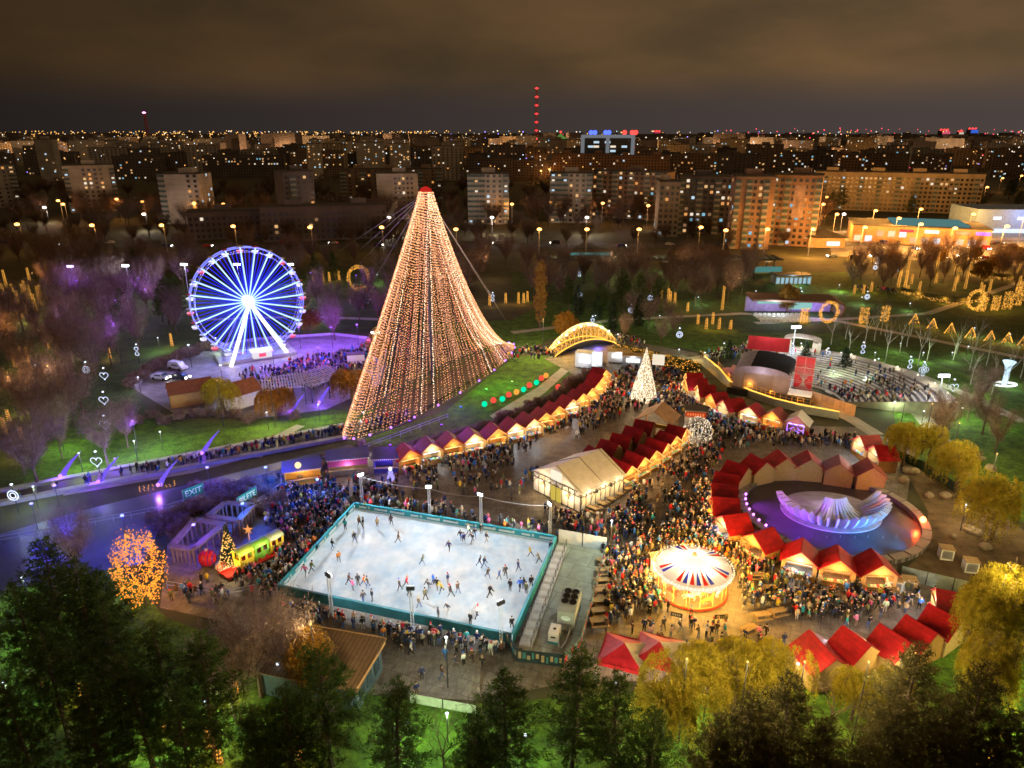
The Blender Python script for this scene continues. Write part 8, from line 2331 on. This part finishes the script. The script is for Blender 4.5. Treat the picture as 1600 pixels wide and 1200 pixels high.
def pose(kind):
    st, ar, lean, bend = {'stand': (0, .10, 0, 0), 'walk': (.22, .25, .04, 0), 'wave': (.05, .9, 0, 0), 'phone': (.03, .45, .02, 1), 'skate': (.34, .45, .16, 0), 'lean': (.05, .3, .14, 1)}[kind]
    hip, neck = .92, 1.44
    P = [(0, 0, hip), (lean * .5, 0, 1.15), (lean, 0, 1.36), (lean * 1.1, 0, neck + .04), (lean * 1.2 + .01, 0, 1.58), (lean * 1.2 + .01, 0, 1.69)]
    Rr = [(.15, .11), (.145, .10), (.16, .105), .055, (.085, .098), (.07, .08)]
    Ed = [(0, 1), (1, 2), (2, 3), (3, 4), (4, 5)]
    for s in (-1, 1):
        f = st * s; b = len(P)
        P += [(0, s * .09, hip - .06), (f * .5 + .02 * abs(st), s * .11, .50), (f * 1.0 - (.12 if st > .2 and s < 0 else 0), s * .12, .09 + (.10 if st > .2 and s < 0 else 0)), (f * 1.0 + .13, s * .13, .04 + (.08 if st > .2 and s < 0 else 0))]
        Rr += [.095, .068, .047, .04]; Ed += [(0, b), (b, b + 1), (b + 1, b + 2), (b + 2, b + 3)]
        b = len(P); g_ = -f * .7
        if kind == 'wave' and s > 0: q = [(lean, s * .19, 1.40), (.08, s * .36, 1.55), (.16, s * .33, 1.80), (.18, s * .33, 1.89)]
        elif bend: q = [(lean, s * .19, 1.38), (lean + .03, s * .25, 1.12), (lean + .25, s * .14, 1.17), (lean + .32, s * .10, 1.2)]
        else: q = [(lean, s * .19, 1.38), (lean * .8 + g_ * .4, s * (.23 + ar * .12), 1.12), (lean * .8 + g_ + .06, s * (.23 + ar * .22), .88), (lean * .8 + g_ + .09, s * (.23 + ar * .22), .79)]
        P += q; Rr += [.062, .05, .04, .032]; Ed += [(2, b), (b, b + 1), (b + 1, b + 2), (b + 2, b + 3)]
    return P, Ed, Rr
BODY, COAT = {}, {}
for kd in ('stand', 'walk', 'wave', 'phone', 'skate', 'lean'):
    P, Ed, Rr = pose(kd)
    me = skinned('person', P, Ed, Rr); me.materials.append(MATS['skin']); me.materials.append(TROUS); me.materials.append(MATS['shoe'])
    for pl in me.polygons:
        z = pl.center.z; pl.material_index = 2 if z < .10 else 1 if z < .98 and abs(pl.center.y) < .20 else 0
    BODY[kd] = me
    keep = [0, 1, 2]; P2 = [(P[0][0], 0, P[0][2] - .08), P[1], P[2], (P[2][0] * 1.05, 0, 1.45)]; R2_ = [(.205, .165), (.185, .145), (.19, .135), .085]; E2 = [(0, 1), (1, 2), (2, 3)]
    for s in (0, 1):
        b0 = 6 + s * 8 + 4; b = len(P2); P2 += [P[b0], P[b0 + 1], tuple(np.array(P[b0 + 2]) * .92 + np.array(P[b0 + 1]) * .08)]; R2_ += [.088, .075, .062]; E2 += [(2, b), (b, b + 1), (b + 1, b + 2)]
    me = skinned('coat', P2, E2, R2_); me.materials.append(CLOTH); COAT[kd] = me
def cap_mesh(kind):
    b = MB()
    if kind == 'hair': b.ball((-.012, 0, 1.665), .105, 10, 6, sq=(1.05, .98, .95))
    elif kind == 'long_hair': b.ball((-.015, 0, 1.665), .108, 10, 6); b.tube([(-.06, 0, 1.64), (-.085, 0, 1.50), (-.08, 0, 1.38)], [.085, .08, .05], 7)
    elif kind == 'beanie': b.ball((-.005, 0, 1.68), .108, 10, 6, sq=(1, 1, 1.0)); b.ball((-.005, 0, 1.80), .035, 6, 4)
    else: b.ball((-.02, 0, 1.655), .125, 10, 6, sq=(1.0, 1.0, 1.1)); b.tube([(-.06, 0, 1.5), (.05, 0, 1.45)], [.12, .11], 8)
    me = b.mesh(kind, HAT, True); return me
CAPS = {k: cap_mesh(k) for k in ('hair', 'long_hair', 'beanie', 'hood')}
COATS = [('black', (.015, .015, .018)), ('dark grey', (.05, .05, .055)), ('navy', (.02, .03, .09)), ('brown', (.09, .05, .03)), ('beige', (.42, .33, .22)), ('red', (.5, .025, .03)), ('blue', (.04, .15, .5)), ('white', (.7, .69, .66)), ('pink', (.6, .12, .25)), ('yellow', (.65, .45, .04)), ('olive', (.10, .11, .05)), ('teal', (.03, .24, .25)), ('orange', (.6, .18, .03))]
CW = [26, 18, 17, 12, 8, 5, 5, 5, 2, 2, 9, 2, 1]
TRS = [('black trousers', (.015, .015, .017)), ('blue jeans', (.06, .09, .2)), ('grey trousers', (.12, .12, .13)), ('brown trousers', (.12, .08, .05)), ('pale trousers', (.4, .37, .32))]
CAPN = [('hair', 'dark hair', (.02, .014, .01)), ('hair', 'brown hair', (.09, .05, .025)), ('long_hair', 'long fair hair', (.35, .24, .11)), ('long_hair', 'long dark hair', (.025, .017, .012)), ('beanie', 'white bobble hat', (.7, .68, .65)), ('beanie', 'red bobble hat', (.5, .02, .03)), ('beanie', 'black bobble hat', (.015, .015, .02)), ('hood', 'grey hood', (.1, .1, .11)), ('beanie', 'blue bobble hat', (.05, .12, .4))]
POSEN = {'stand': 'standing', 'walk': 'walking', 'wave': 'waving', 'phone': 'gesturing', 'skate': 'skating', 'lean': 'stooping'}
used = {}
def person(x, y, z, rz, kd, where, grp, sc=None, noun='person'):
    for _ in range(60):
        cn_, cc = RP.choices(COATS, CW)[0]; tn, tc_ = RP.choices(TRS, [10, 7, 4, 2, 2])[0]; ck, hn, hc = RP.choice(CAPN)
        lb = f'{noun} {POSEN[kd]} {where}, {cn_} coat, {tn}, {hn}'
        if lb not in used: break
    used[lb] = 1
    o = bpy.data.objects.new('person', BODY[kd]); link(o); o.location = (x, y, z); o.rotation_euler.z = rz; o.scale = (sc or RP.uniform(.94, 1.06),) * 3
    o.color = (*tc_, 1); tag(o, lb, 'person', grp)
    c = part('coat', COAT[kd], None, o); c.color = (*[k * RP.uniform(.8, 1.2) for k in cc], 1)
    h = part(ck, CAPS[ck], None, o); h.color = (*hc, 1)
    h.location = {'skate': (.19, 0, -.01), 'lean': (.165, 0, 0), 'walk': (.05, 0, 0), 'phone': (.03, 0, 0)}.get(kd, (.01, 0, 0))
    return o
taken = []
def free(x, y, r=.42): 
    return all((x - a) ** 2 + (y - b) ** 2 > r * r for a, b in taken) and all((x - q[0]) ** 2 + (y - q[1]) ** 2 > q[2] ** 2 for q in AVOID)
# skaters
sk = [(563, 825), (568, 827), (590, 826), (612, 823), (540, 830), (660, 885), (749, 887), (756, 889), (762, 905), (780, 908), (790, 905), (487, 897), (478, 901), (806, 832), (829, 872), (842, 882), (846, 902), (797, 925), (812, 925), (818, 922), (822, 930), (830, 920), (840, 925), (800, 985), (552, 925), (560, 917), (568, 918), (575, 920), (545, 915), (625, 925), (635, 920), (670, 925), (677, 915), (683, 922), (690, 928), (665, 940), (705, 935), (716, 930), (720, 845), (733, 838), (742, 842), (752, 836), (702, 862), (568, 945), (582, 942), (700, 960), (735, 978), (745, 968), (765, 935), (810, 895), (725, 850), (738, 850), (700, 915), (640, 935), (622, 850), (520, 860), (530, 880), (760, 850), (685, 970), (655, 952), (555, 850), (860, 862)]
for i, (px, py) in enumerate(sk):
    p = G(px, py)
    if inside((p.x, p.y), RINKPOLY): person(p.x, p.y, .17, RP.uniform(0, 6.28), RP.choice(('skate', 'skate', 'walk', 'stand')), 'on the ice', 'skaters on the rink', None, 'skater'); taken.append((p.x, p.y))
def along(pts, n, off, where, grp, face=None, kds=('stand', 'lean', 'phone', 'stand', 'walk'), sc=None):
    P = [G(*q) for q in pts]; L = [(b - a).length for a, b in zip(P, P[1:])]; T = sum(L); k = 0
    for _ in range(n * 6):
        if k >= n: return
        s = RP.uniform(0, T); i = 0
        while s > L[i] and i < len(L) - 1: s -= L[i]; i += 1
        q = P[i].lerp(P[i + 1], s / L[i]) + Vector((RP.gauss(0, off), RP.gauss(0, off), 0))
        if not free(q.x, q.y) or inside((q.x, q.y), RINKPOLY): continue
        rz = math.atan2(face.y - q.y, face.x - q.x) + RP.gauss(0, .35) if face is not None else RP.uniform(0, 6.28)
        person(q.x, q.y, .055, rz, RP.choice(kds), where, grp, sc); taken.append((q.x, q.y)); k += 1
rc3 = Vector((rc.x, rc.y, 0))
along([(455, 955), (520, 975), (600, 992), (700, 1010), (785, 1022)], 72, .55, 'at the near rink board', 'spectators along the near rink board', rc3)
along([(560, 1000), (640, 1005), (690, 1015)], 14, .8, 'between rink and brown shed', 'people behind the near rink board', None)
along([(600, 1040), (680, 1055), (740, 1050)], 9, 1.5, 'on the near paving', 'people on the near paving', None, ('walk', 'stand'))
along([(990, 985), (1060, 1000), (1130, 985), (1200, 1000)], 38, 1.5, 'before the carousel', 'people in front of the carousel', None)
along([(1175, 940), (1230, 945), (1300, 950), (1400, 935)], 34, 1.9, 'between pool and front stalls', 'people before the pool stalls', None)
along([(1260, 970), (1340, 965), (1420, 945), (1450, 925)], 34, .9, 'by the front red stalls', 'customers of the front red stalls', None)
along([(985, 880), (1010, 930), (1000, 960)], 24, 1.0, 'left of the carousel', 'people left of the carousel', None)
along([(1150, 890), (1180, 880), (1210, 890)], 14, .9, 'right of the carousel', 'people right of the carousel', None)
# the rest of the crowd: several thousand heads that merge into one mass
def figure(arm, st):
    b = MB()
    for s in (-1, 1): b.tube([(st * s, s * .10, 0), (st * s * .5, s * .10, .45), (0, s * .08, .9)], [.06, .075, .10], 5, 1)
    b.tube([(0, 0, .72), (0, 0, 1.0), (0, 0, 1.3), (0, 0, 1.46)], [.20, .19, .20, .09], 7, 0)
    for s in (-1, 1): b.tube([(0, s * .19, 1.38), (.02 + arm * .5, s * .27, 1.12), (.06 + arm, s * .25, .9 + arm * .9)], [.07, .06, .05], 4, 0)
    b.ball((.01, 0, 1.58), .105, 6, 5, 2); b.ball((-.02, 0, 1.63), .108, 6, 4, 3)
    me = b.mesh('tmp', [None] * 0 or MATS['skin'])
    V = np.array(b.v); F = b.f; mi = np.zeros(len(V), int)
    for f, m_ in zip(b.f, b.m):
        for i in f: mi[i] = m_
    T = []
    for f in F:
        for k in range(1, len(f) - 1): T.append((f[0], f[k], f[k + 1]))
    bpy.data.meshes.remove(me)
    return V, np.array(T), mi
FIG = [figure(0, .05), figure(.2, .16), figure(.35, .02)]
CR = []
def fill(pts, n, dmin=.5, clump=0):
    poly = [G(*q) for q in pts]; x0, x1 = min(p.x for p in poly), max(p.x for p in poly); y0, y1 = min(p.y for p in poly), max(p.y for p in poly); k = 0
    for _ in range(n * 25):
        if k >= n: break
        x, y = RP.uniform(x0, x1), RP.uniform(y0, y1)
        if not inside((x, y), poly) or inside((x, y), RINKPOLY): continue
        for j in range(1 if not clump else RP.randint(1, clump)):
            xx, yy = x + (RP.gauss(0, .7) if j else 0), y + (RP.gauss(0, .7) if j else 0)
            if inside((xx, yy), RINKPOLY): continue
            key = (int(xx / .45), int(yy / .45))
            if key in GRID or any((xx - q[0]) ** 2 + (yy - q[1]) ** 2 < q[2] ** 2 for q in AVOID): continue
            GRID.add(key); CR.append((xx, yy, .06)); k += 1
GRID = set((int(a / .45), int(b / .45)) for a, b in taken)
fill([(948, 600), (985, 575), (1060, 580), (1075, 610), (1110, 640), (1060, 650), (1000, 640), (960, 660), (900, 690), (905, 640)], 620, clump=3)
fill([(1085, 660), (1110, 640), (1240, 670), (1340, 690), (1345, 705), (1200, 695), (1130, 705), (1095, 770), (1040, 740), (1080, 700)], 430, clump=3)
fill([(1000, 760), (1040, 735), (1095, 720), (1110, 800), (1140, 850), (1060, 860), (1000, 850), (960, 830)], 200, clump=3)
fill([(1000, 840), (1120, 820), (1165, 850), (1200, 885), (1150, 880), (1040, 860)], 190, clump=3)
fill([(1080, 760), (1110, 760), (1130, 840), (1090, 830)], 60, clump=3)
fill([(950, 860), (1040, 850), (1030, 960), (940, 975)], 170, clump=3)
fill([(1150, 870), (1240, 900), (1400, 920), (1440, 930), (1380, 960), (1250, 965), (1160, 960)], 150, clump=3)
fill([(620, 730), (780, 690), (900, 640), (900, 660), (830, 700), (800, 720), (640, 755)], 150, clump=4)
fill([(640, 755), (800, 715), (840, 740), (820, 800), (700, 790), (640, 790)], 70, clump=4)
fill([(440, 765), (540, 752), (610, 750), (640, 790), (560, 800), (520, 800), (470, 830), (440, 800)], 210, clump=3)
fill([(560, 788), (870, 842), (870, 833), (700, 800), (560, 780)], 80, clump=2)
fill([(400, 790), (470, 765), (520, 800), (440, 850), (420, 830)], 120, clump=3)
fill([(270, 930), (400, 880), (420, 910), (330, 950)], 25, clump=3)
fill([(390, 900), (470, 840), (530, 800), (545, 800), (440, 915), (410, 940)], 170, clump=3)
fill([(870, 760), (960, 790), (960, 850), (880, 830)], 60, clump=3)
fill([(960, 770), (1000, 760), (985, 850), (940, 800)], 70, clump=3)
fill([(850, 800), (880, 790), (920, 810), (890, 835)], 30, clump=2)
fill([(390, 610), (470, 575), (600, 535), (610, 560), (560, 585), (500, 605), (420, 625)], 430, clump=3)
fill([(370, 590), (480, 560), (560, 550), (470, 580), (400, 605)], 140, clump=3)
fill([(545, 480), (590, 485), (590, 450), (550, 450)], 90, clump=3)
fill([(780, 552), (860, 545), (870, 560), (800, 565)], 60, clump=2)
fill([(1090, 560), (1170, 540), (1200, 548), (1110, 570)], 110, clump=3)
fill([(960, 530), (1000, 535), (1000, 545), (960, 540)], 40, clump=2)
fill([(1330, 450), (1400, 455), (1400, 462), (1330, 456)], 40, clump=2)
n0 = len(CR)
for (a, c, n) in (((0, 790), (540, 680), 130), ((540, 680), (640, 655), 30)):   # on the boardwalk
    A, B = G(*a), G(*c)
    for _ in range(n):
        q = A.lerp(B, RP.random() ** .6) + Vector((RP.gauss(0, .3), RP.gauss(0, .6) + .8, 0)); CR.append((q.x, q.y, .36))
for i in range(150):   # seated or standing on the benches
    a = RP.uniform(R(-20), R(80)); r_ = RP.uniform(9.5, 26)
    if RP.random() < .55: a = RP.uniform(R(-20), R(15))
    CR.append((AC.x + r_ * math.cos(a), AC.y + r_ * math.sin(a), .40 + (r_ - 9.5) / 1.15 * .17 - .2))
VS, FS, CS = [], [], []
o_ = 0
for x, y, z in CR:
    V, F, mi = FIG[RP.choice((0, 0, 1, 1, 2))]; a = RP.uniform(0, 6.28); s = RP.uniform(.93, 1.07) if RP.random() > .15 else RP.uniform(.6, .8)
    c, sn = math.cos(a), math.sin(a)
    VS.append(np.stack([(V[:, 0] * c - V[:, 1] * sn) * s + x, (V[:, 0] * sn + V[:, 1] * c) * s + y, V[:, 2] * s + z], 1)); FS.append(F + o_); o_ += len(V)
    cols = np.array([RP.choices(COATS, CW)[0][1], RP.choice(TRS)[1], (.45, .28, .2), RP.choice(CAPN)[2]])
    CS.append(cols[mi])
m = bpy.data.materials.new('crowd_clothes'); MATS['crowd_clothes'] = m; m.use_nodes = True
bb = m.node_tree.nodes['Principled BSDF']; bb.inputs['Roughness'].default_value = .85; bb.inputs['Specular IOR Level'].default_value = .15
at = N(m.node_tree, 'ShaderNodeAttribute'); at.attribute_name = 'cloth'; m.node_tree.links.new(at.outputs['Color'], bb.inputs['Base Color'])
me = mesh_np('crowd', np.concatenate(VS), np.concatenate(FS), m)
ca = me.color_attributes.new('cloth', 'FLOAT_COLOR', 'POINT'); cc = np.concatenate(CS); cc = np.concatenate([cc, np.ones((len(cc), 1))], 1).astype(np.float32)
ca.data.foreach_set('color', cc.ravel())
o = part('crowd', me, None, None); o['kind'] = 'stuff'
# labels that still coincide belong to things nothing tells apart: give them one group
from collections import defaultdict
lab = defaultdict(list)
for o in S.objects:
    if o.parent is None and o.get('label'): lab[o['label']].append(o)
for l, os_ in lab.items():
    if len(os_) > 1 and len({o.get('group') for o in os_}) > 1:
        for o in os_: o['group'] = l
print('objects', len(S.objects), 'crowd', len(CR), 'people', len(used), 'lamps', len([o for o in S.objects if o.type == 'LIGHT']))
